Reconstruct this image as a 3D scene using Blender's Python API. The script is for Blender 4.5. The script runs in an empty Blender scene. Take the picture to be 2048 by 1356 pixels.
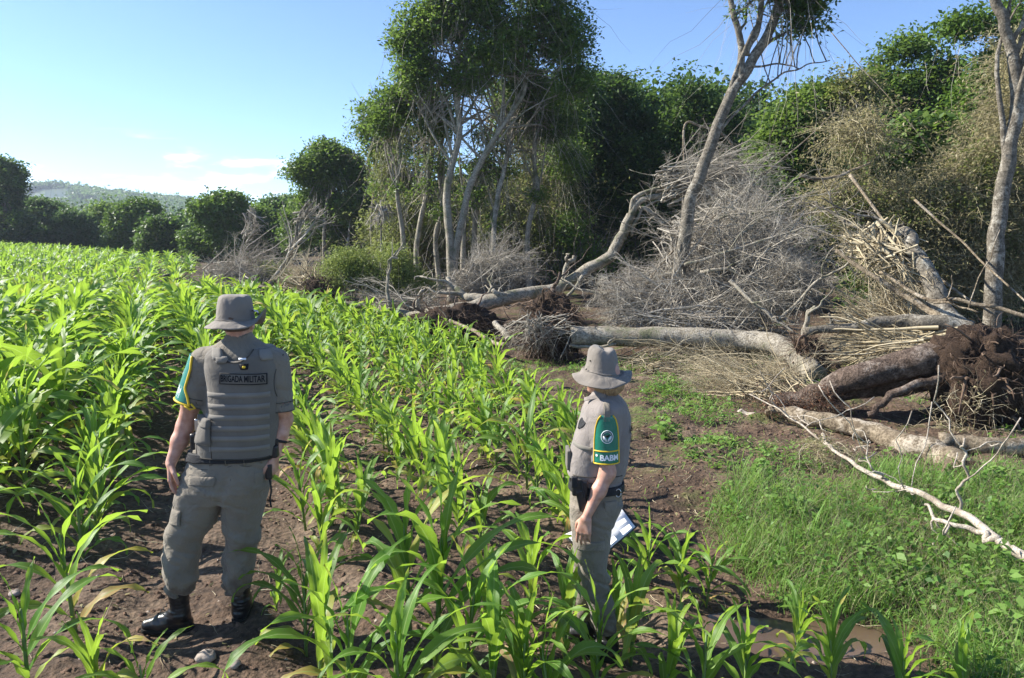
import bpy, math, random
import numpy as np
from math import radians, sin, cos, pi
random.seed(7)
R = np.random.default_rng(7)
SC = bpy.context.scene
COL = SC.collection
# ------------------------------------------------------------------ camera, sky, sun, exposure
F = 1547.0; PITCH = radians(7.3); CAMZ = 2.15
cam = bpy.data.objects.new('camera', bpy.data.cameras.new('camera')); COL.objects.link(cam)
cam.location = (0, 0, CAMZ); cam.rotation_euler = (radians(90) - PITCH, 0, 0)
cam.data.sensor_width = 36; cam.data.lens = F / 2048 * 36
cam.data.clip_start = 0.05; cam.data.clip_end = 4000
SC.camera = cam
SC.view_settings.view_transform = 'Standard'; SC.view_settings.look = 'None'
SC.view_settings.exposure = 1.2; SC.view_settings.gamma = 1
try:
    SC.view_settings.use_curve_mapping = False
except Exception: pass
SC.cycles.max_bounces = 6; SC.cycles.diffuse_bounces = 4; SC.cycles.transmission_bounces = 4; SC.cycles.transparent_max_bounces = 8
SC.cycles.volume_bounces = 0
SUN_EL = radians(37); SUN_AZ = radians(-77)   # azimuth clockwise from +y
sd = (sin(SUN_AZ) * cos(SUN_EL), cos(SUN_AZ) * cos(SUN_EL), sin(SUN_EL))
sl = bpy.data.lights.new('sun', 'SUN'); sl.energy = 5.0; sl.angle = radians(0.5); sl.color = (1.0, 0.95, 0.86)
so = bpy.data.objects.new('sun', sl); COL.objects.link(so)
from mathutils import Vector
so.rotation_euler = Vector(sd).to_track_quat('Z', 'Y').to_euler()
W = bpy.data.worlds.new('World'); SC.world = W; W.use_nodes = True
nt = W.node_tree; nt.nodes.clear()
def N(t, k, **kw):
    n = t.nodes.new(k)
    for a, b in kw.items(): setattr(n, a, b)
    return n
wo = N(nt, 'ShaderNodeOutputWorld'); bg = N(nt, 'ShaderNodeBackground'); bg.inputs['Strength'].default_value = 0.112
sky = N(nt, 'ShaderNodeTexSky', sky_type='NISHITA'); sky.sun_disc = False
sky.sun_elevation = SUN_EL; sky.sun_rotation = SUN_AZ; sky.altitude = 3500; sky.air_density = 1.0; sky.dust_density = .1; sky.ozone_density = 4.2
tc = N(nt, 'ShaderNodeTexCoord'); mp = N(nt, 'ShaderNodeMapping'); mp.inputs['Scale'].default_value = (5, 5, 22)
mp.inputs['Location'].default_value = (0.35, 0.2, 0.1)
nz = N(nt, 'ShaderNodeTexNoise'); nz.inputs['Scale'].default_value = 1.5; nz.inputs['Detail'].default_value = 7; nz.inputs['Roughness'].default_value = .55
L = nt.links.new
L(tc.outputs['Generated'], mp.inputs['Vector']); L(mp.outputs[0], nz.inputs['Vector'])
cr = N(nt, 'ShaderNodeMapRange'); cr.inputs['From Min'].default_value = .56; cr.inputs['From Max'].default_value = .7; cr.interpolation_type = 'SMOOTHSTEP'
L(nz.outputs['Fac'], cr.inputs['Value'])
sx = N(nt, 'ShaderNodeSeparateXYZ'); L(tc.outputs['Generated'], sx.inputs[0])
# clouds only low over the horizon, out to the left
m1 = N(nt, 'ShaderNodeMapRange'); m1.inputs['From Min'].default_value = .125; m1.inputs['From Max'].default_value = .09; L(sx.outputs['Z'], m1.inputs['Value'])
m2 = N(nt, 'ShaderNodeMapRange'); m2.inputs['From Min'].default_value = -.22; m2.inputs['From Max'].default_value = -.34; L(sx.outputs['X'], m2.inputs['Value'])
a1 = N(nt, 'ShaderNodeMath', operation='MULTIPLY'); L(m1.outputs[0], a1.inputs[0]); L(m2.outputs[0], a1.inputs[1])
a2 = N(nt, 'ShaderNodeMath', operation='MULTIPLY'); L(a1.outputs[0], a2.inputs[0]); L(cr.outputs[0], a2.inputs[1])
mx = N(nt, 'ShaderNodeMix', data_type='RGBA'); L(a2.outputs[0], mx.inputs['Factor'])
L(sky.outputs[0], mx.inputs['A']); mx.inputs['B'].default_value = (8.6, 9.2, 10.4, 1)
L(mx.outputs['Result'], bg.inputs['Color']); L(bg.outputs[0], wo.inputs[0])

# ------------------------------------------------------------------ projection and noise helpers
cp, sp = cos(PITCH), sin(PITCH)
def P(u, v, d):
    """the point seen at photo pixel (u, v) at ground distance d"""
    a = (u - 1024) / F; b = (678 - v) / F
    y = cp + b * sp; z = -sp + b * cp
    s = d / y
    return np.array([a * s, d, CAMZ + z * s])
def ss(a, b, x):
    t = np.clip((x - a) / (b - a), 0, 1); return t * t * (3 - 2 * t)
def _h(i, j, k, s):
    n = (i * 374761393 + j * 668265263 + k * 2147483647 + s * 1274126177) & 0xffffffff
    n = ((n ^ (n >> 13)) * 1274126177) & 0xffffffff
    n = ((n ^ (n >> 16)) * 2246822519) & 0xffffffff
    return (n ^ (n >> 15)).astype(np.float64) / 4294967295.0
def noise3(x, y, z, s=0):
    x, y, z = np.broadcast_arrays(*(np.asarray(q, dtype=np.float64) for q in (x, y, z)))
    xi, yi, zi = np.floor(x).astype(np.int64), np.floor(y).astype(np.int64), np.floor(z).astype(np.int64)
    fx, fy, fz = x - xi, y - yi, z - zi
    fx, fy, fz = [f * f * (3 - 2 * f) for f in (fx, fy, fz)]
    r = 0
    for a in (0, 1):
        wx = fx if a else 1 - fx
        for b in (0, 1):
            wy = fy if b else 1 - fy
            for c in (0, 1):
                wz = fz if c else 1 - fz
                r = r + wx * wy * wz * _h(xi + a, yi + b, zi + c, s)
    return r * 2 - 1
def noise2(x, y, s=0):
    x, y = np.broadcast_arrays(np.asarray(x, dtype=np.float64), np.asarray(y, dtype=np.float64))
    xi, yi = np.floor(x).astype(np.int64), np.floor(y).astype(np.int64)
    fx, fy = x - xi, y - yi
    fx, fy = fx * fx * (3 - 2 * fx), fy * fy * (3 - 2 * fy)
    r = 0
    for a in (0, 1):
        for b in (0, 1):
            r = r + (fx if a else 1 - fx) * (fy if b else 1 - fy) * _h(xi + a, yi + b, xi * 0, s)
    return r * 2 - 1
def fbm2(x, y, o=4, s=0):
    r = 0; a = 1.0
    for k in range(o):
        r = r + a * noise2(x * 2 ** k, y * 2 ** k, s + k); a *= .5
    return r
EDGE = np.array([(3.2, 1.5), (2.5, 3.5), (1.95, 4.4), (1.05, 6), (.35, 9), (-.2, 11.9), (-1.9, 16.6), (-4.6, 19.6), (-8.8, 22.6), (-11.5, 27), (-15.3, 38), (-21.5, 46), (-40, 58), (-75, 80)])
def edge_x(y): return np.interp(y, EDGE[:, 1], EDGE[:, 0])
def H0(x, y):
    """large form of the ground"""
    x = np.asarray(x, float); y = np.asarray(y, float)
    h = .62 * ss(16, 32, y) + .38 * ss(2.2, 8, -x) * ss(2, 6, y) * (1 - .8 * ss(10, 22, y)) + .55 * ss(12, 42, -x)
    h = h - .19 * ss(-.7, .7, x) * (1 - ss(4.9, 6.6, y)) * (1 - ss(2.7, 4.2, x) * .9)
    return h
PUDZ = -.232
def H(x, y):
    x = np.asarray(x, float); y = np.asarray(y, float)
    h = H0(x, y)
    near = 1 - ss(14, 40, y)
    infield = 1 - ss(-.3, .3, x - edge_x(y))
    row = ((x + .45 * (y - 4)) + .55) / .9
    h = h + .03 * np.cos(row * 2 * pi) * infield * (1 - ss(15, 25, y))
    h = h + near * (.035 * fbm2(x * 1.3, y * 1.3, 2, 3) + .02 * fbm2(x * 5, y * 5, 4, 9))
    h = h + .12 * fbm2(x * .12, y * .12, 2, 21) * ss(10, 25, np.hypot(x, y))
    h = h + .05 * np.abs(fbm2(x * 2.5, y * 2.5, 3, 31)) * ss(.2, 1.0, x - edge_x(y)) * near
    # puddle basin
    b = 1 - ss(.55, 1.15, np.hypot((x - 1.75) / .75, (y - 4.4) / .3))
    h = h * (1 - b) + (PUDZ - .03 + .02 * fbm2(x * 3, y * 3, 2, 44)) * b
    return h
def Hf(x, y): return float(H(x, y))

# ------------------------------------------------------------------ mesh helpers
def link(o, parent=None):
    COL.objects.link(o)
    if parent is not None: o.parent = parent
    return o
def mesh(name, V, Fq, mat, parent=None, att=None, uv=None, smooth=True, tri=None, mi=None):
    """V (n,3); Fq (m,4) quads; tri (k,3)"""
    me = bpy.data.meshes.new(name)
    V = np.asarray(V, dtype=np.float32).reshape(-1, 3)
    Fq = np.zeros((0, 4), int) if Fq is None else np.asarray(Fq).reshape(-1, 4)
    T = np.zeros((0, 3), int) if tri is None else np.asarray(tri).reshape(-1, 3)
    me.vertices.add(len(V)); me.vertices.foreach_set('co', V.ravel())
    nl = len(Fq) * 4 + len(T) * 3
    me.loops.add(nl); me.polygons.add(len(Fq) + len(T))
    me.loops.foreach_set('vertex_index', np.concatenate([Fq.ravel(), T.ravel()]).astype(np.int32))
    st = np.concatenate([np.arange(len(Fq)) * 4, len(Fq) * 4 + np.arange(len(T)) * 3]).astype(np.int32)
    me.polygons.foreach_set('loop_start', st)
    if smooth: me.polygons.foreach_set('use_smooth', np.ones(len(st), dtype=bool))
    if mi is not None: me.polygons.foreach_set('material_index', np.asarray(mi, dtype=np.int32))
    if att is not None:
        a = me.attributes.new('rnd', 'FLOAT', 'FACE'); a.data.foreach_set('value', np.asarray(att, dtype=np.float32))
    if uv is not None:
        ul = me.uv_layers.new(name='uv'); idx = np.concatenate([Fq.ravel(), T.ravel()])
        ul.data.foreach_set('uv', np.asarray(uv, dtype=np.float32)[idx].ravel())
    me.update(); me.validate()
    for m in (mat if isinstance(mat, (list, tuple)) else [mat]): me.materials.append(m)
    o = bpy.data.objects.new(name, me)
    return link(o, parent)
def empty(name, loc=(0, 0, 0)):
    o = bpy.data.objects.new(name, None); o.location = [float(q) for q in loc]; o.empty_display_size = .1
    return link(o)
def tag(o, label=None, cat=None, group=None, kind=None):
    if label: o['label'] = label
    if cat: o['category'] = cat
    if group: o['group'] = group
    if kind: o['kind'] = kind
    return o
class MB:
    """collects geometry for one mesh"""
    def __init__(s): s.v = []; s.f = []; s.a = []; s.t = []; s.n = 0; s.ta = []
    def add(s, V, Fq, a=0.5):
        V = np.asarray(V, float).reshape(-1, 3); Fq = np.asarray(Fq).reshape(-1, 4)
        s.v.append(V); s.f.append(Fq + s.n); s.n += len(V)
        s.a.append(np.broadcast_to(np.asarray(a, float), (len(Fq),)).copy())
    def tube(s, pts, rad, k=6, a=.5, rough=0, cap=True, freq=3., seed=0):
        V, Q = tube(pts, rad, k, rough, cap, freq, seed); s.add(V, Q, a)
    def build(s, name, mat, parent=None, origin=None, smooth=True):
        if not s.v: return None
        V = np.concatenate(s.v)
        if origin is not None: V = V - np.asarray(origin)
        return mesh(name, V, np.concatenate(s.f), mat, parent, att=np.concatenate(s.a), smooth=smooth)
def tube(pts, rad, k=6, rough=0, cap=True, freq=3., seed=0):
    pts = np.asarray(pts, float); n = len(pts)
    rad = np.broadcast_to(np.asarray(rad, float), (n,))
    T = np.gradient(pts, axis=0); T /= np.linalg.norm(T, axis=1)[:, None] + 1e-9
    up = np.array([0, 0, 1.]) if abs(T[0, 2]) < .9 else np.array([1., 0, 0])
    A = np.zeros((n, 3)); a = np.cross(T[0], up); a /= np.linalg.norm(a); A[0] = a
    for i in range(1, n):
        a = a - T[i] * a.dot(T[i]); a /= np.linalg.norm(a) + 1e-9; A[i] = a
    B = np.cross(T, A)
    th = np.arange(k) / k * 2 * pi
    V = pts[:, None, :] + rad[:, None, None] * (np.cos(th)[None, :, None] * A[:, None, :] + np.sin(th)[None, :, None] * B[:, None, :])
    if rough:
        nn = noise3(V[..., 0] * freq / 1, V[..., 1] * freq, V[..., 2] * freq, seed) + .5 * noise3(V[..., 0] * freq * 2.3, V[..., 1] * freq * 2.3, V[..., 2] * freq * 2.3, seed + 5)
        V = V + (V - pts[:, None, :]) * (nn * rough)[..., None]
    V = V.reshape(-1, 3)
    i = np.arange(n - 1)[:, None] * k; j = np.arange(k)[None, :]; j2 = (j + 1) % k
    Q = np.stack([i + j, i + j2, i + k + j2, i + k + j], -1).reshape(-1, 4)
    if cap:
        for base, p, fl in ((0, pts[0], 0), ((n - 1) * k, pts[-1], 1)):
            c = len(V); V = np.vstack([V, p[None]])
            for q in range(0, k, 2):
                f = [c, base + (q + 2) % k, base + (q + 1) % k, base + q]
                if fl: f = [c, base + q, base + (q + 1) % k, base + (q + 2) % k]
                Q = np.vstack([Q, [f]])
    return V, Q
def spline(pts, m=8):
    """Catmull-Rom through points, m samples per span"""
    p = np.asarray(pts, float)
    if len(p) < 3: 
        t = np.linspace(0, 1, m + 1)[:, None]; return p[0] * (1 - t) + p[-1] * t
    q = np.vstack([2 * p[0] - p[1], p, 2 * p[-1] - p[-2]])
    out = []
    t = np.linspace(0, 1, m, endpoint=False)[:, None]
    for i in range(1, len(q) - 2):
        a, b, c, d = q[i - 1], q[i], q[i + 1], q[i + 2]
        out.append(.5 * (2 * b + (c - a) * t + (2 * a - 5 * b + 4 * c - d) * t ** 2 + (3 * b - a - 3 * c + d) * t ** 3))
    out.append(p[-1:]); return np.vstack(out)
def strands(start, dirs, length, rad, seg=4, k=3, droop=0.0, wob=.25, rng=R):
    """many thin curved twigs at once. start (n,3), dirs (n,3) -> V, Q"""
    n = len(start); length = np.broadcast_to(length, (n,)); rad = np.broadcast_to(rad, (n,))
    d = dirs / (np.linalg.norm(dirs, axis=1)[:, None] + 1e-9)
    pts = np.zeros((n, seg + 1, 3)); pts[:, 0] = start
    for i in range(seg):
        d = d + rng.normal(0, wob / math.sqrt(seg), (n, 3)); d[:, 2] -= droop / seg
        d /= np.linalg.norm(d, axis=1)[:, None] + 1e-9
        pts[:, i + 1] = pts[:, i] + d * (length / seg)[:, None]
    T = pts[:, -1] - pts[:, 0]; T /= np.linalg.norm(T, axis=1)[:, None] + 1e-9
    ref = np.where(np.abs(T[:, 2:3]) < .9, np.array([[0, 0, 1.]]), np.array([[1., 0, 0]]))
    A = np.cross(T, ref); A /= np.linalg.norm(A, axis=1)[:, None] + 1e-9; B = np.cross(T, A)
    th = np.arange(k) / k * 2 * pi
    ring = np.cos(th)[None, :, None] * A[:, None] + np.sin(th)[None, :, None] * B[:, None]
    taper = np.linspace(1, .25, seg + 1)
    V = pts[:, :, None, :] + (rad[:, None] * taper[None])[:, :, None, None] * ring[:, None]
    base = np.arange(n)[:, None, None] * (seg + 1) * k + np.arange(seg)[None, :, None] * k
    j = np.arange(k)[None, None]; j2 = (j + 1) % k
    Q = np.stack([base + j, base + j2, base + k + j2, base + k + j], -1).reshape(-1, 4)
    return V.reshape(-1, 3), Q, pts
def leaves(C, size, asp=.5, upb=.5, rng=R):
    """one rhombic leaf at each centre"""
    n = len(C); size = np.broadcast_to(size, (n,))
    nrm = rng.normal(0, 1, (n, 3)); nrm[:, 2] = np.abs(nrm[:, 2]) + upb; nrm /= np.linalg.norm(nrm, axis=1)[:, None]
    a = np.cross(nrm, rng.normal(0, 1, (n, 3))); a /= np.linalg.norm(a, axis=1)[:, None] + 1e-9
    b = np.cross(nrm, a)
    s = size[:, None]
    V = np.stack([C - a * s * .5, C - b * s * asp * .5 + a * s * .05 + nrm * s * .08, C + a * s * .5 - nrm * s * .1, C + b * s * asp * .5 + a * s * .05 + nrm * s * .08], 1).reshape(-1, 3)
    Q = np.arange(n * 4).reshape(-1, 4)
    return V, Q

# ------------------------------------------------------------------ materials
def mat(name):
    m = bpy.data.materials.new(name); m.use_nodes = True; t = m.node_tree; t.nodes.clear()
    return m, t, N(t, 'ShaderNodeOutputMaterial')
def ramp(t, stops):
    r = N(t, 'ShaderNodeValToRGB'); e = r.color_ramp.elements
    while len(e) < len(stops): e.new(.5)
    for x, (p, c) in zip(e, stops): x.position = p; x.color = (*c, 1)
    return r
def plain(name, col, rough=.6, spec=.3, bump=0, bscale=40, var=.15, vscale=6, metal=0, coat=0):
    m, t, o = mat(name); b = N(t, 'ShaderNodeBsdfPrincipled'); l = t.links.new
    b.inputs['Roughness'].default_value = rough; b.inputs['Specular IOR Level'].default_value = spec; b.inputs['Metallic'].default_value = metal
    b.inputs['Coat Weight'].default_value = coat
    g = N(t, 'ShaderNodeTexCoord'); n = N(t, 'ShaderNodeTexNoise'); n.inputs['Scale'].default_value = vscale; n.inputs['Detail'].default_value = 5
    l(g.outputs['Object'], n.inputs['Vector'])
    c = np.array(col)
    r = ramp(t, [(.3, tuple(c * (1 - var))), (.7, tuple(np.minimum(c * (1 + var), 1)))]); l(n.outputs['Fac'], r.inputs[0]); l(r.outputs[0], b.inputs['Base Color'])
    if bump:
        n2 = N(t, 'ShaderNodeTexNoise'); n2.inputs['Scale'].default_value = bscale; n2.inputs['Detail'].default_value = 4; l(g.outputs['Object'], n2.inputs['Vector'])
        bp = N(t, 'ShaderNodeBump'); bp.inputs['Strength'].default_value = bump; bp.inputs['Distance'].default_value = .01
        l(n2.outputs['Fac'], bp.inputs['Height']); l(bp.outputs[0], b.inputs['Normal'])
    l(b.outputs[0], o.inputs[0]); return m
def leafmat(name, stops, trans=.3, tcol=(.3, .5, .06), rough=.5, spec=.3, patch=.0):
    m, t, o = mat(name); l = t.links.new
    b = N(t, 'ShaderNodeBsdfPrincipled'); b.inputs['Roughness'].default_value = rough; b.inputs['Specular IOR Level'].default_value = spec
    a = N(t, 'ShaderNodeAttribute', attribute_name='rnd'); r = ramp(t, stops)
    l(a.outputs['Fac'], r.inputs[0]); l(r.outputs[0], b.inputs['Base Color'])
    tr = N(t, 'ShaderNodeBsdfTranslucent'); mm = N(t, 'ShaderNodeMix', data_type='RGBA', blend_type='MULTIPLY'); mm.inputs['Factor'].default_value = 1
    sc = N(t, 'ShaderNodeMix', data_type='RGBA'); sc.inputs['Factor'].default_value = .55
    l(r.outputs[0], sc.inputs['A']); sc.inputs['B'].default_value = (*tcol, 1); l(sc.outputs['Result'], tr.inputs[0])
    x = N(t, 'ShaderNodeMixShader'); x.inputs[0].default_value = trans; l(b.outputs[0], x.inputs[1]); l(tr.outputs[0], x.inputs[2]); l(x.outputs[0], o.inputs[0])
    return m
def barkmat(name, c1, c2, c3=None, scale=3, bump=.6):
    """bark: c1 dark, c2 light, c3 blotches (lichen / moss)"""
    m, t, o = mat(name); l = t.links.new; b = N(t, 'ShaderNodeBsdfPrincipled'); b.inputs['Roughness'].default_value = .85; b.inputs['Specular IOR Level'].default_value = .2
    g = N(t, 'ShaderNodeTexCoord'); n = N(t, 'ShaderNodeTexNoise'); n.inputs['Scale'].default_value = scale * 4; n.inputs['Detail'].default_value = 8; n.inputs['Roughness'].default_value = .65
    l(g.outputs['Object'], n.inputs['Vector']); r = ramp(t, [(.35, c1), (.62, c2)]); l(n.outputs['Fac'], r.inputs[0])
    n2 = N(t, 'ShaderNodeTexNoise'); n2.inputs['Scale'].default_value = scale; n2.inputs['Detail'].default_value = 8; n2.inputs['Roughness'].default_value = .75; l(g.outputs['Object'], n2.inputs['Vector'])
    n3 = N(t, 'ShaderNodeTexNoise'); n3.inputs['Scale'].default_value = scale * 16; n3.inputs['Detail'].default_value = 5; n3.inputs['Roughness'].default_value = .7; l(g.outputs['Object'], n3.inputs['Vector'])
    mr = N(t, 'ShaderNodeMapRange'); mr.inputs['From Min'].default_value = .52; mr.inputs['From Max'].default_value = .6; l(n2.outputs['Fac'], mr.inputs['Value'])
    x = N(t, 'ShaderNodeMix', data_type='RGBA'); l(mr.outputs[0], x.inputs['Factor']); l(r.outputs[0], x.inputs['A']); x.inputs['B'].default_value = (*(c3 or c2), 1)
    r3 = ramp(t, [(.36, (.5, .48, .45)), (.56, (1.08, 1.06, 1.04))]); l(n3.outputs['Fac'], r3.inputs[0]); x3 = N(t, 'ShaderNodeMix', data_type='RGBA', blend_type='MULTIPLY'); x3.inputs['Factor'].default_value = .85; l(x.outputs['Result'], x3.inputs['A']); l(r3.outputs[0], x3.inputs['B'])
    l(x3.outputs['Result'], b.inputs['Base Color'])
    bp = N(t, 'ShaderNodeBump'); bp.inputs['Strength'].default_value = bump; bp.inputs['Distance'].default_value = .03; ad = N(t, 'ShaderNodeMath', operation='ADD'); l(n.outputs['Fac'], ad.inputs[0]); l(n3.outputs['Fac'], ad.inputs[1]); l(ad.outputs[0], bp.inputs['Height']); l(bp.outputs[0], b.inputs['Normal'])
    l(b.outputs[0], o.inputs[0]); return m
def twigmat(name, stops):
    m, t, o = mat(name); l = t.links.new; b = N(t, 'ShaderNodeBsdfPrincipled'); b.inputs['Roughness'].default_value = .8; b.inputs['Specular IOR Level'].default_value = .2
    a = N(t, 'ShaderNodeAttribute', attribute_name='rnd'); r = ramp(t, stops); l(a.outputs['Fac'], r.inputs[0]); l(r.outputs[0], b.inputs['Base Color']); l(b.outputs[0], o.inputs[0]); return m
M = {}
G1 = [(0, (.03, .065, .018)), (.5, (.075, .14, .03)), (1, (.17, .25, .045))]
M['leaf_mid'] = leafmat('leaf_mid', G1, .42, (.28, .42, .07))
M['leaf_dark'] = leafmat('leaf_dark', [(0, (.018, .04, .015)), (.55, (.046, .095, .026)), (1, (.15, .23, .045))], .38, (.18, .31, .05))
M['leaf_light'] = leafmat('leaf_light', [(0, (.05, .1, .02)), (.5, (.1, .18, .03)), (1, (.18, .28, .05))], .32, (.25, .4, .05))
M['leaf_olive'] = leafmat('leaf_olive', [(0, (.08, .1, .03)), (.5, (.16, .19, .06)), (.8, (.23, .22, .09)), (1, (.3, .25, .13))], .45, (.34, .4, .1))
M['leaf_far'] = leafmat('leaf_far', [(0, (.045, .085, .035)), (.5, (.08, .15, .05)), (1, (.14, .22, .07))], .4, (.2, .32, .08))
M['feather'] = leafmat('feather', [(0, (.13, .17, .04)), (.5, (.22, .28, .07)), (1, (.32, .36, .11))], .35, (.35, .42, .1))
M['dry_leaf'] = leafmat('dry_leaf', [(0, (.13, .13, .05)), (.5, (.26, .24, .11)), (1, (.42, .36, .21))], .4, (.45, .4, .2))
M['red_leaf'] = leafmat('red_leaf', [(0, (.08, .035, .02)), (.6, (.18, .085, .05)), (1, (.32, .22, .13))], .2, (.3, .1, .05))
M['dry_vine'] = twigmat('dry_vine', [(0, (.2, .175, .1)), (.5, (.35, .305, .18)), (1, (.5, .44, .29))])
M['grey_twig'] = twigmat('grey_twig', [(0, (.14, .118, .093)), (.5, (.31, .278, .228)), (1, (.6, .55, .46))])
M['tan_twig'] = twigmat('tan_twig', [(0, (.18, .14, .085)), (.5, (.38, .315, .2)), (1, (.6, .53, .38))])
M['root'] = twigmat('root', [(0, (.05, .033, .022)), (.5, (.1, .066, .045)), (1, (.2, .14, .1))])
M['bark_pale'] = barkmat('bark_pale', (.19, .165, .125), (.42, .385, .32), (.13, .135, .08), 2.2)
M['bark_grey'] = barkmat('bark_grey', (.1, .088, .07), (.23, .205, .165), (.36, .34, .29), 2.0)
M['bark_dark'] = barkmat('bark_dark', (.06, .05, .04), (.16, .13, .1), (.22, .2, .16), 1.5)
M['bark_brown'] = barkmat('bark_brown', (.065, .046, .035), (.19, .14, .11), (.3, .25, .21), 2.5, 1)
M['bark_tan'] = barkmat('bark_tan', (.13, .1, .068), (.31, .255, .18), (.4, .35, .28), 2.5)
M['soilball'] = barkmat('soilball', (.035, .022, .015), (.11, .072, .05), (.07, .045, .03), 5, 1)
M['deadwood'] = barkmat('deadwood', (.33, .28, .22), (.62, .56, .48), (.3, .25, .2), 6, .5)

def soil():
    m, t, o = mat('soil'); l = t.links.new; b = N(t, 'ShaderNodeBsdfPrincipled'); b.inputs['Roughness'].default_value = .9; b.inputs['Specular IOR Level'].default_value = .25
    g = N(t, 'ShaderNodeTexCoord')
    n = N(t, 'ShaderNodeTexNoise'); n.inputs['Scale'].default_value = 1.2; n.inputs['Detail'].default_value = 9; n.inputs['Roughness'].default_value = .65; l(g.outputs['Object'], n.inputs['Vector'])
    r = ramp(t, [(.3, (.045, .029, .02)), (.5, (.098, .066, .045)), (.68, (.185, .138, .1))]); l(n.outputs['Fac'], r.inputs[0])
    n2 = N(t, 'ShaderNodeTexNoise'); n2.inputs['Scale'].default_value = 28; n2.inputs['Detail'].default_value = 6; l(g.outputs['Object'], n2.inputs['Vector'])
    r2 = ramp(t, [(.35, (.55, .55, .55)), (.65, (1.25, 1.2, 1.15))]); l(n2.outputs['Fac'], r2.inputs[0])
    x = N(t, 'ShaderNodeMix', data_type='RGBA', blend_type='MULTIPLY'); x.inputs['Factor'].default_value = 1; l(r.outputs[0], x.inputs['A']); l(r2.outputs[0], x.inputs['B'])
    # pale crumbs
    vo = N(t, 'ShaderNodeTexVoronoi'); vo.inputs['Scale'].default_value = 45; l(g.outputs['Object'], vo.inputs['Vector'])
    mr = N(t, 'ShaderNodeMapRange'); mr.inputs['From Min'].default_value = .14; mr.inputs['From Max'].default_value = .05; l(vo.outputs['Distance'], mr.inputs['Value'])
    x2 = N(t, 'ShaderNodeMix', data_type='RGBA'); l(mr.outputs[0], x2.inputs['Factor']); l(x.outputs['Result'], x2.inputs['A']); x2.inputs['B'].default_value = (.24, .18, .14, 1)
    # green film of seedlings and moss outside the field, as patches
    a = N(t, 'ShaderNodeAttribute', attribute_name='green'); n3 = N(t, 'ShaderNodeTexNoise'); n3.inputs['Scale'].default_value = 1.6; n3.inputs['Detail'].default_value = 8; n3.inputs['Roughness'].default_value = .7; l(g.outputs['Object'], n3.inputs['Vector'])
    mr3 = N(t, 'ShaderNodeMapRange'); mr3.inputs['From Min'].default_value = .52; mr3.inputs['From Max'].default_value = .68; l(n3.outputs['Fac'], mr3.inputs['Value'])
    mu = N(t, 'ShaderNodeMath', operation='MULTIPLY'); l(a.outputs['Fac'], mu.inputs[0]); l(mr3.outputs[0], mu.inputs[1])
    x3 = N(t, 'ShaderNodeMix', data_type='RGBA'); l(mu.outputs[0], x3.inputs['Factor']); l(x2.outputs['Result'], x3.inputs['A']); x3.inputs['B'].default_value = (.09, .12, .03, 1)
    l(x3.outputs['Result'], b.inputs['Base Color'])
    ad = N(t, 'ShaderNodeMath', operation='ADD'); l(n2.outputs['Fac'], ad.inputs[0]); l(n.outputs['Fac'], ad.inputs[1])
    bp = N(t, 'ShaderNodeBump'); bp.inputs['Strength'].default_value = .9; bp.inputs['Distance'].default_value = .03; l(ad.outputs[0], bp.inputs['Height']); l(bp.outputs[0], b.inputs['Normal'])
    l(b.outputs[0], o.inputs[0]); return m
M['soil'] = soil()

# ------------------------------------------------------------------ ground, puddle, hills
def axis(lo, hi, c, fine, n):
    t = np.linspace(-1, 1, n); k = 6.5
    s = np.sinh(k * t) / np.sinh(k); v = np.where(s < 0, c + s * (c - lo), c + s * (hi - c))
    return v
def build_ground():
    xs = np.concatenate([np.linspace(-680, -80, 18), np.linspace(-76, -12, 70), np.linspace(-11.6, -4, 130), np.linspace(-3.97, 4.5, 330), np.linspace(4.55, 14, 150), np.linspace(14.3, 80, 60), np.linspace(90, 680, 16)])
    ys = np.concatenate([np.linspace(-60, 0, 12), np.linspace(.5, 2.8, 14), np.linspace(2.85, 9, 270), np.linspace(9.04, 20, 220), np.linspace(20.1, 70, 170), np.linspace(73, 160, 20), np.linspace(180, 900, 14)])
    X, Y = np.meshgrid(xs, ys); Z = H(X, Y)
    Z = np.where(Y > 90, Z + 0, Z)
    V = np.stack([X, Y, Z], -1).reshape(-1, 3); nx = len(xs); ny = len(ys)
    i, j = np.meshgrid(np.arange(ny - 1), np.arange(nx - 1), indexing='ij'); b = (i * nx + j).ravel()
    Q = np.stack([b, b + 1, b + nx + 1, b + nx], -1)
    o = mesh('ground', V, Q, M['soil']); tag(o, kind='structure')
    g = ss(.1, .9, X - edge_x(Y)) * ss(2, 5, Y); a = o.data.attributes.new('green', 'FLOAT', 'POINT'); a.data.foreach_set('value', g.ravel().astype(np.float32))
build_ground()
def water():
    m, t, o = mat('muddy_water'); l = t.links.new; b = N(t, 'ShaderNodeBsdfPrincipled'); b.inputs['Base Color'].default_value = (.1, .064, .044, 1); b.inputs['Roughness'].default_value = .16
    g = N(t, 'ShaderNodeTexCoord'); n = N(t, 'ShaderNodeTexNoise'); n.inputs['Scale'].default_value = 9; l(g.outputs['Object'], n.inputs['Vector'])
    n2 = N(t, 'ShaderNodeTexNoise'); n2.inputs['Scale'].default_value = 2.5; n2.inputs['Detail'].default_value = 6; l(g.outputs['Object'], n2.inputs['Vector'])
    r = ramp(t, [(.35, (.085, .055, .038)), (.65, (.135, .09, .064))]); l(n2.outputs['Fac'], r.inputs[0]); l(r.outputs[0], b.inputs['Base Color'])
    bp = N(t, 'ShaderNodeBump'); bp.inputs['Strength'].default_value = .15; bp.inputs['Distance'].default_value = .01; l(n.outputs['Fac'], bp.inputs['Height']); l(bp.outputs[0], b.inputs['Normal'])
    l(b.outputs[0], o.inputs[0]); return m
M['water'] = water()
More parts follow.
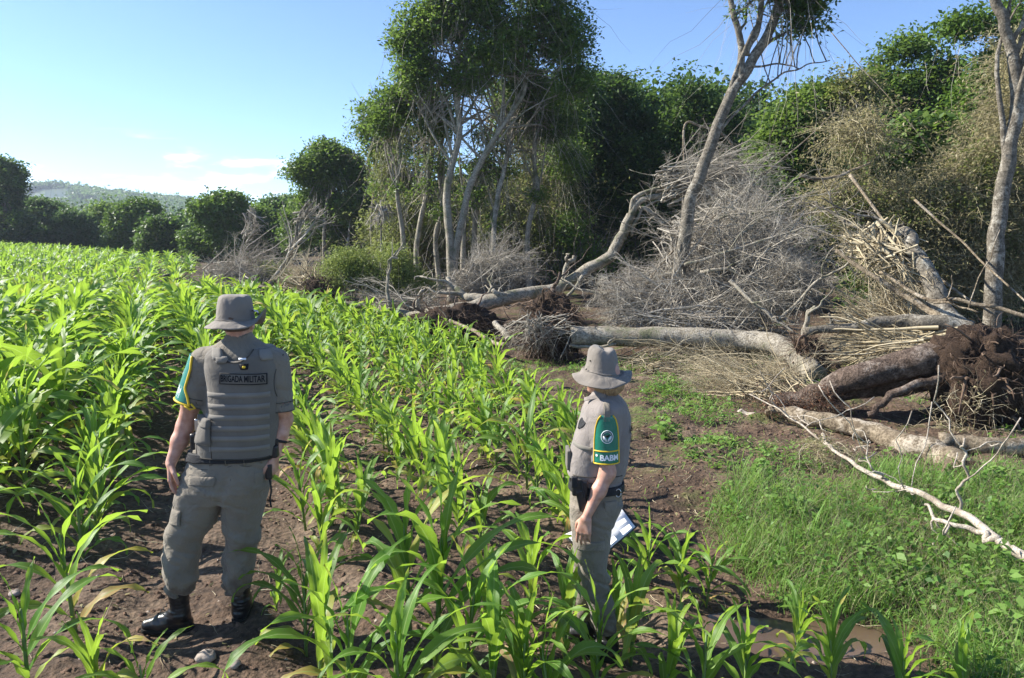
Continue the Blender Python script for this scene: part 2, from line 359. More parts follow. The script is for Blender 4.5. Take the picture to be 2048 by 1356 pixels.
def disc(cx, cy, rx, ry, z, rings=6, k=48):
    V = [(cx, cy, z)]; Q = []
    for r in range(1, rings + 1):
        for j in range(k):
            a = j / k * 2 * pi; V.append((cx + rx * r / rings * cos(a), cy + ry * r / rings * sin(a), z))
    for r in range(1, rings):
        for j in range(k):
            j2 = (j + 1) % k; b = 1 + (r - 1) * k; Q.append((b + j, b + k + j, b + k + j2, b + j2))
    T = [(0, 1 + j, 1 + (j + 1) % k) for j in range(k)]
    return V, Q, T
V_, Q_, T_ = disc(1.75, 4.4, .85, .36, PUDZ)
tag(mesh('puddle', V_, Q_, M['water'], tri=T_), kind='structure')
M['hill'] = leafmat('hill', [(0, (.035, .06, .04)), (.5, (.05, .085, .05)), (1, (.08, .11, .06))], .0)
def hills():
    us = np.linspace(-420, 560, 220); prof = np.interp(us, [-420, -200, 40, 90, 130, 180, 230, 300, 385, 470, 560], [420, 392, 386, 379, 377, 386, 392, 401, 409, 432, 470])
    prof = prof + 1.6 * noise2(us * .25, us * 0, 4) + 1.0 * noise2(us * .06, us * 0, 5)
    rows = []
    for k, (d, f) in enumerate([(300, 0.), (380, .35), (450, .7), (520, 1.), (620, .6), (760, 0)]):
        top = np.array([P(u, v, d) for u, v in zip(us, prof)]); top[:, 2] = -3 + (top[:, 2] * 520 / 520 + 3) * f + 1.2 * noise2(top[:, 0] * .02, top[:, 1] * .02 + k, 7) * (f < 1) * (f > 0)
        rows.append(top)
    V = np.array(rows); nr, nc = V.shape[:2]; V = V.reshape(-1, 3)
    i, j = np.meshgrid(np.arange(nr - 1), np.arange(nc - 1), indexing='ij'); b = (i * nc + j).ravel()
    Q = np.stack([b, b + 1, b + nc + 1, b + nc], -1)
    tag(mesh('hills', V, Q, M['hill'], att=R.random(len(Q))), kind='structure')
    # woodland on the ridge and slopes: one mass
    n = 13000; uu = R.uniform(-300, 480, n); f = R.random(n) ** .7; dd = 380 + 150 * f
    vv = np.interp(uu, us, prof); C = np.array([P(a, b_, 520) for a, b_ in zip(uu, vv)])
    z = -2.2 + (C[:, 2] + 3) * np.interp(dd, [300, 380, 450, 520], [0, .35, .7, 1.]); x = (uu - 1024) / F * dd
    keep = noise2(x * .02, dd * .02, 12) > -.55
    C = np.stack([x, dd, z], 1)[keep]
    rep = 14; CC = np.repeat(C, rep, 0) + R.normal(0, 1, (len(C) * rep, 3)) * np.array([1.7, 1.7, 1.3]) + np.array([0, 0, 1.2])
    V, Q = leaves(CC, R.uniform(1.4, 2.6, len(CC)), .8)
    tag(mesh('distant_woodland', V, Q, M['leaf_far'], att=np.repeat(R.random(len(C)), rep), smooth=False), 'distant woodland covering the low hills beyond the treeline', 'woodland', kind='stuff')
hills()
# ------------------------------------------------------------------ trees
def T(n): return np.asarray(n, float)
def blob_points(blobs, n, rng=R, shell=.35):
    """cluster centres inside ellipsoid blobs (c, r); biased to the outside"""
    vol = np.array([np.prod(b[1]) ** .75 for b in blobs]); pick = rng.choice(len(blobs), n, p=vol / vol.sum())
    d = rng.normal(0, 1, (n, 3)); d /= np.linalg.norm(d, axis=1)[:, None]
    r = rng.random(n) ** shell
    r = r * (1 + .22 * noise3(d[:, 0] * 2 + pick, d[:, 1] * 2, d[:, 2] * 2, 77))
    c = np.array([b[0] for b in blobs])[pick]; q = np.array([b[1] for b in blobs])[pick]
    return c + d * r[:, None] * q
def pxblob(u, v, ru, rv, d, dd=0, depth=None):
    c = P(u, v, d + dd); s = (d + dd) / F
    return (c, .9 * np.array([ru * s, (depth if depth else (ru + rv) / 2 * s), rv * s]))
def crown(name, parent, blobs, ncl, per, spread, size, matname, asp=.5, upb=.5, org=None, tone=(0, 1), shell=.42, gap=.6):
    C = blob_points(blobs, int(ncl * 1.32), shell=shell)
    g = noise3(C[:, 0] * gap, C[:, 1] * gap, C[:, 2] * gap, 91) + .5 * noise3(C[:, 0] * gap * 2.3, C[:, 1] * gap * 2.3, C[:, 2] * gap * 2.3, 92); C = C[np.argsort(-g)[:ncl]]
    k = R.poisson(per, ncl).clip(3); idx = np.repeat(np.arange(ncl), k)
    sp_ = spread * R.uniform(.5, 1.5, ncl)
    off = np.clip(R.normal(0, 1, (len(idx), 3)), -1.7, 1.7) * sp_[idx][:, None] * np.array([1, 1, .6])
    Cn = C[idx] + off
    V, Q = leaves(Cn, size * R.uniform(.6, 1.35, len(Cn)), asp, upb)
    a = np.clip((.5 + .42 * R.normal(0, 1, ncl))[idx] * .7 + .3 * R.random(len(Cn)), 0, 1) * (tone[1] - tone[0]) + tone[0]
    if org is not None: V = V - org
    mesh(name, V, Q, M[matname], parent, att=a, smooth=False)
    return C
def wiggle(pts, amp, seed=0, m=8):
    p = spline(pts, m); n = len(p); s = np.arange(n) * 2.4 / m
    off = np.stack([noise2(s, s * 0 + .5, seed), noise2(s, s * 0 + .5, seed + 1), noise2(s, s * 0 + .5, seed + 2)], 1) * amp
    off[0] = 0; off[-1] *= .5
    return p + off
def tree(name, label, cat, d, trunks, blobs, bark='bark_grey', leaf='leaf_mid', ncl=300, per=40, spread=.35, size=.16, asp=.5, group=None, limbs=14, tone=(0, 1), vines=0, upb=.5, shell=.35, k=7, base=None, gap=.6):
    """trunks: list of (pixel polyline, r0, r1 in metres[, dd]); blobs: (u, v, ru, rv[, dd])"""
    bl = [pxblob(*b[:4], d, b[4] if len(b) > 4 else 0) for b in blobs]
    u0, v0 = trunks[0][0][0]; p0 = P(u0, v0, d); org = np.array([p0[0], d, Hf(p0[0], d)])
    root = empty(name, org); tag(root, label, cat, group)
    tips = []
    mb = MB()
    for ti, tr in enumerate(trunks):
        dd = tr[3] if len(tr) > 3 else 0
        pts = [P(u, v, d + dd * (i / max(1, len(tr[0]) - 1))) for i, (u, v) in enumerate(tr[0])]
        if tr[0][0][1] > 400 and ti == 0:
            g = Hf(pts[0][0], pts[0][1])
            if pts[0][2] > g: pts[0][2] = g - .05
        L_ = wiggle(pts, .03 * (1 + tr[1]), ti * 7 + int(u0) % 97); n = len(L_)
        rad = .85 * (tr[1] * (1 - np.linspace(0, 1, n)) + tr[2] * np.linspace(0, 1, n)); rad[0] *= 1.35; rad[1] *= 1.12
        mb.tube(L_, rad, k, rough=.06, seed=int(u0) % 50); tips.append((L_, rad))
    mb.build('trunk', M[bark], root, org)
    C = crown('crown', root, bl, ncl, per, spread, size, leaf, asp, upb, org, tone, shell, gap) if ncl else np.zeros((0, 3))
    lm = MB()
    if len(C):
        for i in range(limbs):
            L_, rad = tips[R.integers(len(tips))]; j = int(len(L_) * R.uniform(.45, .98)); c = C[R.integers(len(C))]
            a = L_[j]; mid = (a + c) / 2 + np.array([R.normal(0, .25), R.normal(0, .25), .25 + R.random() * .3]) * np.linalg.norm(c - a) * .25
            q = wiggle([a, mid, c], .06, i * 3, 5); r0 = max(.012, rad[j] * .5)
            lm.tube(q, np.linspace(r0, .008, len(q)), 5, R.random())
            for s in range(4):
                e = q[R.integers(len(q) // 2, len(q))]; f = e + R.normal(0, .45, 3) * (d / 28)
                lm.tube([e, (e + f) / 2 + R.normal(0, .05, 3), f], [r0 * .3 + .004, .006, .004], 3, R.random(), cap=False)
        lm.build('limbs', M[bark], root, org)
    if vines:
        st = C[R.integers(0, len(C), vines)] if len(C) else L_[R.integers(0, len(L_), vines)]
        V, Q, _ = strands(st, R.normal(0, .35, (vines, 3)) + [0, 0, -1], R.uniform(.8, 3.2, vines), R.uniform(.004, .009, vines) * (d / 25), 6, 3, .3, .5)
        mesh('hanging_vines', V - org, Q, M['grey_twig'], root, att=np.repeat(R.random(vines), 18))
    return root

# ---- far treeline beyond the field, each crown its own tree
TL = 'trees of the far treeline beyond the corn field'
far = [ # label, d, trunk(u,v base, v top), blobs, leaf, tone
 ('tall dark tree at the edge of the frame rising above the far treeline', 58, (8, 500, 360), [(0, 350, 46, 48), (-8, 400, 60, 60), (24, 345, 24, 30), (10, 455, 70, 45)], 'leaf_dark', (.1, .9)),
 ('low rounded tree below the tall dark one in the far treeline', 60, (60, 500, 450), [(62, 465, 48, 34), (90, 480, 30, 22)], 'leaf_far', (0, .6)),
 ('mid green tree under the wooded hill in the far treeline', 64, (95, 500, 430), [(90, 420, 48, 32), (120, 455, 38, 40)], 'leaf_far', (.1, .8)),
 ('grey green rounded tree with dark base in the far treeline', 60, (155, 505, 440), [(150, 445, 42, 38), (165, 480, 36, 28)], 'leaf_far', (0, .6)),
 ('pale green tree with feathery top left of centre in the far treeline', 62, (205, 505, 430), [(208, 422, 40, 30), (198, 468, 40, 40)], 'leaf_mid', (.4, 1)),
 ('bright green broad tree standing highest under the hill ridge', 58, (275, 510, 430), [(283, 416, 38, 27), (255, 440, 38, 42), (290, 465, 32, 48), (240, 480, 34, 28)], 'leaf_light', (0, .6)),
 ('dark round tree with grey leaves beside the field corner', 52, (330, 515, 460), [(328, 446, 40, 30), (322, 480, 46, 34), (360, 478, 34, 36)], 'leaf_dark', (.3, 1)),
 ('light green spreading tree at the far field corner', 48, (420, 520, 440), [(425, 412, 44, 26), (455, 398, 34, 22), (405, 470, 40, 44), (455, 465, 44, 50)], 'leaf_light', (0, .55)),
 ('yellow green tree behind the bare sapling', 50, (500, 520, 440), [(505, 420, 34, 26), (520, 470, 44, 46)], 'leaf_mid', (.1, .9)),
 ('grey green tree between the bare sapling and the round crowned tree', 52, (560, 520, 440), [(555, 412, 38, 28), (590, 440, 42, 40), (560, 480, 50, 36)], 'leaf_far', (.1, .9)),
 ('small pale tree top showing above the far treeline', 75, (575, 520, 430), [(575, 396, 22, 16), (560, 420, 40, 20)], 'leaf_light', (.2, .8)),
]
for i, (lab, d, tk, bl, lf, tone) in enumerate(far):
    b2 = [(b[0], b[1] + 9, b[2] * .88, b[3] * R.uniform(.75, 1.02), R.uniform(-1.5, 1.5)) for b in bl]
    tree('broadleaf_tree', lab, 'tree', d, [([(tk[0], tk[1]), (tk[0] + 3, (tk[1] + tk[2]) / 2), (tk[0] - 2, tk[2])], .2, .06)], b2, 'bark_dark', lf, 300 * len(bl), 34, .32, .24, .6, TL, limbs=8, tone=tone, k=5)
# solid dark mass of wood closing the view behind the single trees
def wood_mass(label, blobs, d, n, per, size, leaf, spread=.6, tone=(0, .6)):
    bl = [pxblob(*b, d) for b in blobs]; C = blob_points(bl, n, shell=.5); idx = np.repeat(np.arange(n), per)
    Cn = C[idx] + R.normal(0, spread, (len(idx), 3)); V, Q = leaves(Cn, size * R.uniform(.7, 1.3, len(Cn)), .65)
    a = np.clip(.5 * R.random(n)[idx] + .5 * R.random(len(idx)), 0, 1) * (tone[1] - tone[0]) + tone[0]
    V[:, 2] = np.maximum(V[:, 2], -1)
    tag(mesh('dense_wood', V, Q, M[leaf], att=a, smooth=False), label, 'woodland', kind='stuff')
wood_mass('dark wood closing the gaps behind the far treeline', [(u, 456 + 8 * (u // 70 % 3), 60, 44) for u in range(-60, 720, 70)], 72, 2600, 24, .32, 'leaf_far', .7)
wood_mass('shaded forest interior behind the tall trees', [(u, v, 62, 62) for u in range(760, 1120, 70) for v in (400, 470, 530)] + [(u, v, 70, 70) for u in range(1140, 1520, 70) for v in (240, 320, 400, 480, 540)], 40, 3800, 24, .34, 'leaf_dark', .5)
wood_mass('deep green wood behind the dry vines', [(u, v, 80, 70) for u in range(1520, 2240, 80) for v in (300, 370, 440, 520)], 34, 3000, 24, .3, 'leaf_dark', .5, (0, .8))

# ---- mid trees
tree('round_crowned_tree', 'round crowned tree on thin trunks between treeline and tall trees', 'tree', 38,
     [([(650, 530), (648, 470), (655, 400), (662, 350)], .14, .06), ([(590, 520), (600, 450), (620, 390), (650, 335)], .08, .03), ([(690, 520), (700, 450), (690, 380)], .1, .04)],
     [(655, 325, 56, 38), (615, 345, 40, 26), (690, 345, 46, 40), (700, 400, 44, 46), (650, 300, 34, 20), (640, 400, 50, 36, 1), (665, 450, 64, 44, 2), (705, 470, 36, 44, 2), (600, 450, 40, 50, 3)], 'bark_grey', 'leaf_mid', 1500, 36, .28, .16, .55, limbs=26, tone=(0, .75), vines=160)
tree('slender_tree', 'slender pale tree with small airy crown against the sky', 'tree', 30,
     [([(752, 560), (742, 470), (748, 380), (752, 290), (748, 230)], .075, .02), ([(748, 380), (735, 320), (728, 270)], .03, .012), ([(750, 340), (770, 280), (778, 230)], .03, .012)],
     [(752, 225, 34, 28), (735, 262, 26, 22), (765, 300, 30, 40), (772, 400, 30, 60)], 'bark_pale', 'leaf_mid', 300, 22, .24, .15, .5, limbs=24, tone=(.2, .9), vines=30)
tree('tall_tree', 'tallest tree with two pale leaning trunks and a broad high crown', 'tree', 23.5,
     [([(905, 548), (900, 470), (893, 400), (905, 330), (917, 260), (912, 170), (922, 80), (930, 0)], .17, .06),
      ([(905, 548), (922, 450), (938, 380), (975, 300), (1010, 245), (1045, 190), (1060, 110)], .15, .05),
      ([(985, 540), (990, 440), (1003, 360), (1022, 290), (1030, 220), (1050, 120)], .10, .04, 1.5),
      ([(917, 170), (870, 130), (830, 100), (800, 60)], .09, .03), ([(905, 330), (860, 260), (830, 200)], .05, .02)],
     [(860, 40, 70, 50), (820, 90, 42, 40), (960, 20, 90, 60), (1060, 30, 95, 70), (1130, 90, 60, 70), (1000, 110, 90, 50), (1140, 170, 52, 50), (840, 150, 50, 45), (930, 160, 48, 36), (1060, 180, 60, 45, 1), (1100, 240, 70, 50, 2), (1140, 320, 50, 50, 3), (1030, 215, 50, 34, 2), (800, 190, 44, 50, 1), (770, 240, 34, 34, 1), (870, 230, 40, 50, 1), (930, -50, 110, 60), (1080, -50, 90, 50)],
     'bark_pale', 'leaf_mid', 2500, 36, .22, .12, .5, limbs=130, tone=(.05, 1), vines=550, gap=1.0, shell=.55)
tree('forked_tree', 'olive tree with feathery foliage and many thin stems left of the tall trunks', 'tree', 29,
     [([(835, 560), (832, 480), (815, 400), (800, 330), (795, 260)], .11, .03), ([(815, 560), (800, 460), (790, 380), (800, 300), (820, 240)], .08, .03), ([(865, 555), (850, 470), (862, 390), (850, 300), (840, 210)], .09, .03), ([(790, 540), (808, 450), (842, 350), (860, 280)], .06, .02)],
     [(800, 260, 40, 50), (850, 300, 50, 60), (820, 380, 56, 60), (780, 340, 36, 50), (860, 430, 60, 60), (800, 470, 50, 50), (905, 430, 40, 70, 2)], 'bark_grey', 'leaf_olive', 560, 30, .26, .12, .42, limbs=40, tone=(0, .85), vines=260)
tree('shaded_tree', 'dark dense tree with shaded crown right of the tall tree', 'tree', 31,
     [([(1180, 560), (1185, 450), (1190, 350), (1200, 250)], .2, .08), ([(1130, 555), (1120, 450), (1110, 350), (1130, 240)], .12, .05)],
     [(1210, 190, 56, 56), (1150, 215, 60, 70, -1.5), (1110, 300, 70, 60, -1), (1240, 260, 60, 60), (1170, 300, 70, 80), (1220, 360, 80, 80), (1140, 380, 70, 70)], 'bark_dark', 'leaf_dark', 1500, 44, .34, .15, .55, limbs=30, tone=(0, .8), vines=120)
tree('shaded_tree', 'dark broad tree with sunlit top behind the leaning trunk', 'tree', 30,
     [([(1330, 560), (1325, 460), (1330, 350), (1340, 250)], .22, .09), ([(1400, 550), (1410, 430), (1400, 300)], .14, .06)],
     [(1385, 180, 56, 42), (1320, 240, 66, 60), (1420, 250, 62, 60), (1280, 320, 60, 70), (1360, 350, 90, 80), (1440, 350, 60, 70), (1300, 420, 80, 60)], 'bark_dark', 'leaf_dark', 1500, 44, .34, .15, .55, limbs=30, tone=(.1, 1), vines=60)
tree('leaning_tree', 'tall leaning trunk forking against the sky above the grey brush', 'tree', 15,
     [([(1340, 520), (1375, 430), (1405, 340), (1440, 240), (1480, 160), (1530, 80), (1562, 0), (1585, -70)], .15, .085),
      ([(1478, 165), (1482, 110), (1476, 60), (1462, 0), (1450, -50)], .085, .05), ([(1490, 110), (1512, 60), (1522, 0), (1530, -60)], .075, .05),
      ([(1425, 290), (1465, 230), (1540, 165), (1600, 135), (1660, 120)], .035, .01), ([(1500, 135), (1560, 127), (1600, 138)], .025, .01), ([(1560, 20), (1610, 5), (1660, -10)], .035, .015)],
     [(1620, 10, 60, 28), (1675, 22, 34, 26), (1600, 48, 34, 22), (1485, 30, 18, 22), (1560, -40, 100, 30), (1640, 62, 28, 14)], 'bark_grey', 'leaf_mid', 240, 26, .16, .09, .45, limbs=30, tone=(0, .5), vines=60, k=10)
def deadvines(name, label, cat, blobs, d, n, seed=0, lsz=(.05, .12), leafy=.5, mt='dry_vine', lmat='dry_leaf', rad=.005, ln=(.4, 1.6), group=None):
    bl = [pxblob(*b[:4], d, b[4] if len(b) > 4 else 0) for b in blobs]; C = blob_points(bl, n, shell=.5)
    org = np.mean([b[0] for b in bl], 0); org[2] = Hf(org[0], org[1]); root = empty(name, org); tag(root, label, cat, group)
    dr = R.normal(0, 1, (n, 3)); dr[:, 2] = dr[:, 2] * .6 - .35
    V, Q, pts = strands(C, dr, R.uniform(*ln, n), rad * R.uniform(.5, 1.6, n), 5, 3, .35, .7)
    mesh('stems', V - org, Q, M[mt], root, att=np.repeat(R.random(n), 15))
    if leafy:
        k = int(n * leafy * 8); q = pts[R.integers(0, n, k), R.integers(1, 6, k)] + R.normal(0, .08 if d > 12 else .02, (k, 3))
        V, Q = leaves(q, R.uniform(*lsz, k), .35, 0); mesh('dry_leaves', V - org, Q, M[lmat], root, att=R.random(k), smooth=False)
    return root
for pts, bl, lab in [
  ([(810, 560), (808, 477), (794, 378), (801, 302), (788, 215)], [(790, 215, 30, 34), (770, 240, 24, 20)], 'slender pale trunk with drooping crown at the left of the tall tree'),
  ([(836, 560), (834, 486), (851, 392), (863, 330), (862, 270), (848, 190)], [(850, 190, 34, 30), (880, 230, 24, 30)], 'slender pale trunk curving right and back left of the tall tree'),
  ([(950, 560), (950, 449), (964, 354), (978, 283), (992, 189)], [(990, 180, 34, 30)], 'straight slender trunk between the two tall leaning trunks'),
  ([(983, 560), (985, 490), (990, 425), (1002, 359), (1016, 302), (1026, 240)], [(1030, 240, 34, 34), (1010, 270, 24, 20)], 'pale grey slender trunk right of the two tall leaning trunks'),
  ([(925, 560), (927, 472), (931, 400), (958, 330), (985, 300)], [(1000, 290, 26, 20)], 'thin bent trunk hugging the tall leaning trunks'),
  ([(1060, 560), (1055, 470), (1075, 380), (1068, 300), (1085, 220)], [(1085, 220, 40, 30)], 'thin crooked trunk at the right of the tall tree'),
  ([(880, 560), (872, 480), (884, 410), (876, 330), (890, 250)], [(890, 245, 30, 28)], 'thin wavy trunk just left of the tall leaning trunks')]:
    tree('slender_tree', lab, 'tree', R.uniform(24.8, 26.2), [(pts, .12, .045), ([pts[2], ((pts[2][0] + pts[3][0]) / 2 - 24, pts[3][1] + 10), (pts[3][0] - 40, pts[4][1] if len(pts) > 4 else 240)], .045, .015)], bl + [(pts[i][0] + R.uniform(-16, 16), pts[i][1] + R.uniform(-20, 20), 16, 26) for i in (2, 3)], 'bark_pale', 'leaf_mid', 75, 24, .22, .11, .45, 'slender trees around the tall tree', limbs=20, vines=45, shell=.7)
for bl, lab in [([(800, 420, 50, 50), (850, 470, 50, 50), (780, 500, 40, 40)], 'sunlit olive thicket among the thin stems left of the tall trunks'), ([(970, 470, 40, 50), (1030, 440, 50, 50), (1080, 500, 50, 46)], 'sunlit green thicket right of the tall pale trunks'), ([(1140, 470, 50, 50), (1190, 520, 50, 36), (1110, 540, 40, 24)], 'light green sprays of leaves before the shaded trees')]:
    b = [pxblob(*q, 27.5) for q in bl]; org = b[0][0].copy(); org[2] = Hf(org[0], org[1]); root = empty('undergrowth_thicket', org); tag(root, lab, 'thicket')
    C = crown('foliage', root, b, 190, 26, .24, .13, 'leaf_light' if 'sprays' in lab else 'leaf_olive', org=org, tone=(.1, .8), shell=.6)
    n = 60; st = C[R.integers(0, len(C), n)].copy(); st[:, 2] = H(st[:, 0], st[:, 1]); V, Q, _ = strands(st, R.normal(0, .3, (n, 3)) + [0, 0, 1], R.uniform(1, 3.5, n), .02, 6, 4, 0, .5)
    mesh('stems', V - org, Q, M['bark_grey'], root, att=np.repeat(R.random(n), 24))
# ---- right hand wood
RW = 'green trees of the wood on the right'
tree('wood_edge_tree', 'bright green leafy tree at the gap in the wood beside the leaning trunk', 'tree', 25,
     [([(1600, 560), (1610, 450), (1620, 350), (1625, 260)], .12, .05)], [(1600, 250, 62, 56), (1560, 310, 52, 60), (1640, 210, 50, 50), (1600, 370, 66, 60), (1660, 300, 60, 60)], 'bark_grey', 'leaf_mid', 820, 40, .28, .16, .5, RW, limbs=24, tone=(.25, 1), vines=80)
tree('wood_edge_tree', 'airy tree with pale branches crowning the wood against the sky', 'tree', 28,
     [([(1840, 560), (1835, 420), (1830, 300), (1828, 180)], .14, .05), ([(1830, 300), (1790, 220), (1770, 170)], .06, .02), ([(1828, 250), (1870, 180), (1890, 130)], .06, .02)], [(1830, 110, 60, 40), (1780, 160, 60, 50), (1870, 170, 56, 60), (1830, 240, 80, 60), (1740, 240, 50, 56)], 'bark_pale', 'leaf_mid', 800, 38, .28, .17, .5, RW, limbs=40, tone=(.1, .8), vines=60)
tree('wood_edge_tree', 'tall tree crown at the frame edge above the dry vines', 'tree', 25,
     [([(2010, 560), (2010, 400), (2000, 250), (1990, 120)], .14, .05)], [(1930, 60, 50, 36), (1990, 90, 60, 50), (2040, 50, 50, 60), (2000, 180, 80, 60), (1930, 220, 60, 60), (2080, 160, 60, 90)], 'bark_grey', 'leaf_light', 820, 38, .28, .16, .5, RW, limbs=30, tone=(0, .6), vines=100)
tree('climber_covered_tree', 'tree hung with big glossy leaves in the middle of the dry vines', 'tree', 21,
     [([(1830, 580), (1835, 450), (1850, 350), (1840, 270)], .08, .03)], [(1830, 265, 44, 30), (1880, 250, 30, 26), (1790, 330, 56, 40), (1720, 330, 50, 44), (1850, 310, 40, 26)], 'bark_grey', 'leaf_mid', 330, 26, .22, .2, .6, RW, limbs=14, tone=(.15, .9))
tree('thin_topped_tree', 'thin brownish tree top hung with dead creepers against the blue sky', 'tree', 24,
     [([(1730, 560), (1725, 400), (1715, 250), (1700, 150)], .08, .02)], [(1700, 140, 30, 24), (1720, 180, 40, 30), (1690, 190, 40, 40)], 'bark_grey', 'leaf_olive', 150, 24, .25, .13, .5, limbs=20, vines=150)
tree('pale_trunked_tree', 'pale bare trunk standing behind the uprooted root ball', 'tree', 15,
     [([(1985, 640), (1988, 560), (1993, 480), (2003, 400), (2018, 300), (2035, 200), (2025, 100), (2005, 40), (1985, -20)], .2, .1)], [(2060, -60, 60, 40)], 'bark_grey', 'leaf_mid', 30, 20, .2, .14, .5, limbs=6, k=10)
deadvines('dry_creepers', 'large curtain of dry brown creepers hanging over the wood edge', 'creeper', [(1980, 330, 90, 70), (2040, 230, 60, 80), (1900, 420, 110, 80), (1990, 480, 90, 80), (1780, 420, 80, 70), (1720, 260, 60, 40), (1840, 520, 110, 60), (2060, 420, 60, 90), (1950, 560, 100, 50), (1680, 380, 50, 50), (2050, 120, 50, 60)], 18, 9000, leafy=1.0, rad=.006)
b = [pxblob(*q, 17.6) for q in [(1980, 330, 80, 60), (1900, 420, 100, 60), (1990, 480, 80, 60), (1780, 440, 70, 50), (1840, 520, 100, 40), (1700, 420, 50, 50)]]; org = b[0][0].copy(); org[2] = Hf(org[0], org[1]); root = empty('green_creepers', org); tag(root, 'olive green leafy creepers growing through the dry brown ones', 'creeper')
C = crown('foliage', root, b, 420, 22, .2, .09, 'leaf_olive', org=org, tone=(0, .6), shell=.4, gap=1.0)
V, Q, _ = strands(C[:200], R.normal(0, .4, (200, 3)) - [0, 0, .8], R.uniform(.6, 2, 200), .006, 6, 3, .3, .5); mesh('stems', V - org, Q, M['dry_vine'], root, att=np.repeat(R.random(200), 18))
deadvines('thin_creepers', 'thin grey creepers tangled in the undergrowth below the tall trees', 'creeper', [(1010, 420, 80, 70), (1080, 360, 70, 70), (900, 440, 60, 60), (960, 480, 80, 50), (1110, 450, 60, 60), (1040, 270, 60, 60), (830, 470, 60, 60)], 28.5, 1700, leafy=1.6, mt='dry_vine', lmat='leaf_olive', lsz=(.08, .16), rad=.007, ln=(.8, 2.6))
for i, (bl, lab, lf, tn) in enumerate([
  ([(800, 440, 50, 60), (760, 480, 40, 60), (840, 500, 50, 50)], 'olive undergrowth left of the tall twin trunks', 'leaf_olive', (0, .7)),
  ([(960, 440, 60, 60), (1000, 500, 70, 50), (930, 510, 50, 40)], 'green undergrowth between the tall pale trunks', 'leaf_olive', (0, .6)),
  ([(1090, 400, 60, 70), (1080, 480, 60, 60), (1130, 520, 60, 40)], 'leafy undergrowth with yellow sprays under the shaded trees', 'leaf_mid', (.1, .9)),
  ([(1200, 500, 70, 60), (1270, 520, 60, 50)], 'dim undergrowth behind the arched fallen limb', 'leaf_dark', (.3, 1)),
  ([(1560, 430, 60, 70), (1620, 450, 60, 70), (1500, 460, 50, 50)], 'green thicket behind the grey brush pile', 'leaf_mid', (.1, .9)),
  ([(1760, 560, 90, 60), (1900, 590, 80, 50), (2040, 580, 70, 60)], 'shaded thicket behind the curved fallen trunk', 'leaf_dark', (.2, 1))]):
    d = 31 if i < 4 else 21 - (i - 4) * 2
    b = [pxblob(*q, d) for q in bl]; org = b[0][0].copy(); org[2] = Hf(org[0], org[1]); root = empty('undergrowth_thicket', org); tag(root, lab, 'thicket')
    C = crown('foliage', root, b, 420, 30, .28, .14, lf, org=org, tone=tn, shell=.45)
    n = 90; st = C[R.integers(0, len(C), n)].copy(); st[:, 2] = H(st[:, 0], st[:, 1]); V, Q, _ = strands(st, R.normal(0, .3, (n, 3)) + [0, 0, 1], R.uniform(1, 3.5, n), .02, 6, 4, 0, .5)
    mesh('stems', V - org, Q, M['bark_grey'], root, att=np.repeat(R.random(n), 24))
# yellow green feathery shrubs in the clearing
for bl, lab, n in ([[(695, 525, 46, 34), (680, 560, 46, 40), (735, 580, 44, 36), (735, 540, 30, 26)], 'yellow green feathery shrub left half of the pair by the root plates', 420], [[(800, 515, 40, 36), (785, 560, 50, 40), (830, 580, 36, 34), (835, 540, 28, 30)], 'yellow green feathery shrub nearest the tall pale trunks', 420], [[(530, 545, 30, 24), (560, 560, 30, 20)], 'small yellow leaved bush among the grey brushwood', 120]):
    d = 20 if n > 200 else 25; b = [pxblob(*q, d) for q in bl]; org = b[0][0].copy(); org[2] = Hf(org[0], org[1]); root = empty('feathery_shrub', org); tag(root, lab, 'shrub', None)
    C = crown('foliage', root, b, n, 46, .16, .07, 'feather', .3, org=org, upb=0)
    m_ = 70; st = np.tile(org, (m_, 1)) + R.normal(0, .3, (m_, 3)) * [1, 1, 0]; e = C[R.integers(0, len(C), m_)]
    V, Q, _ = strands(st, e - st, np.linalg.norm(e - st, axis=1), .012, 6, 4, 0, .25); mesh('stems', V - org, Q, M['bark_grey'], root, att=np.repeat(R.random(m_), 24))
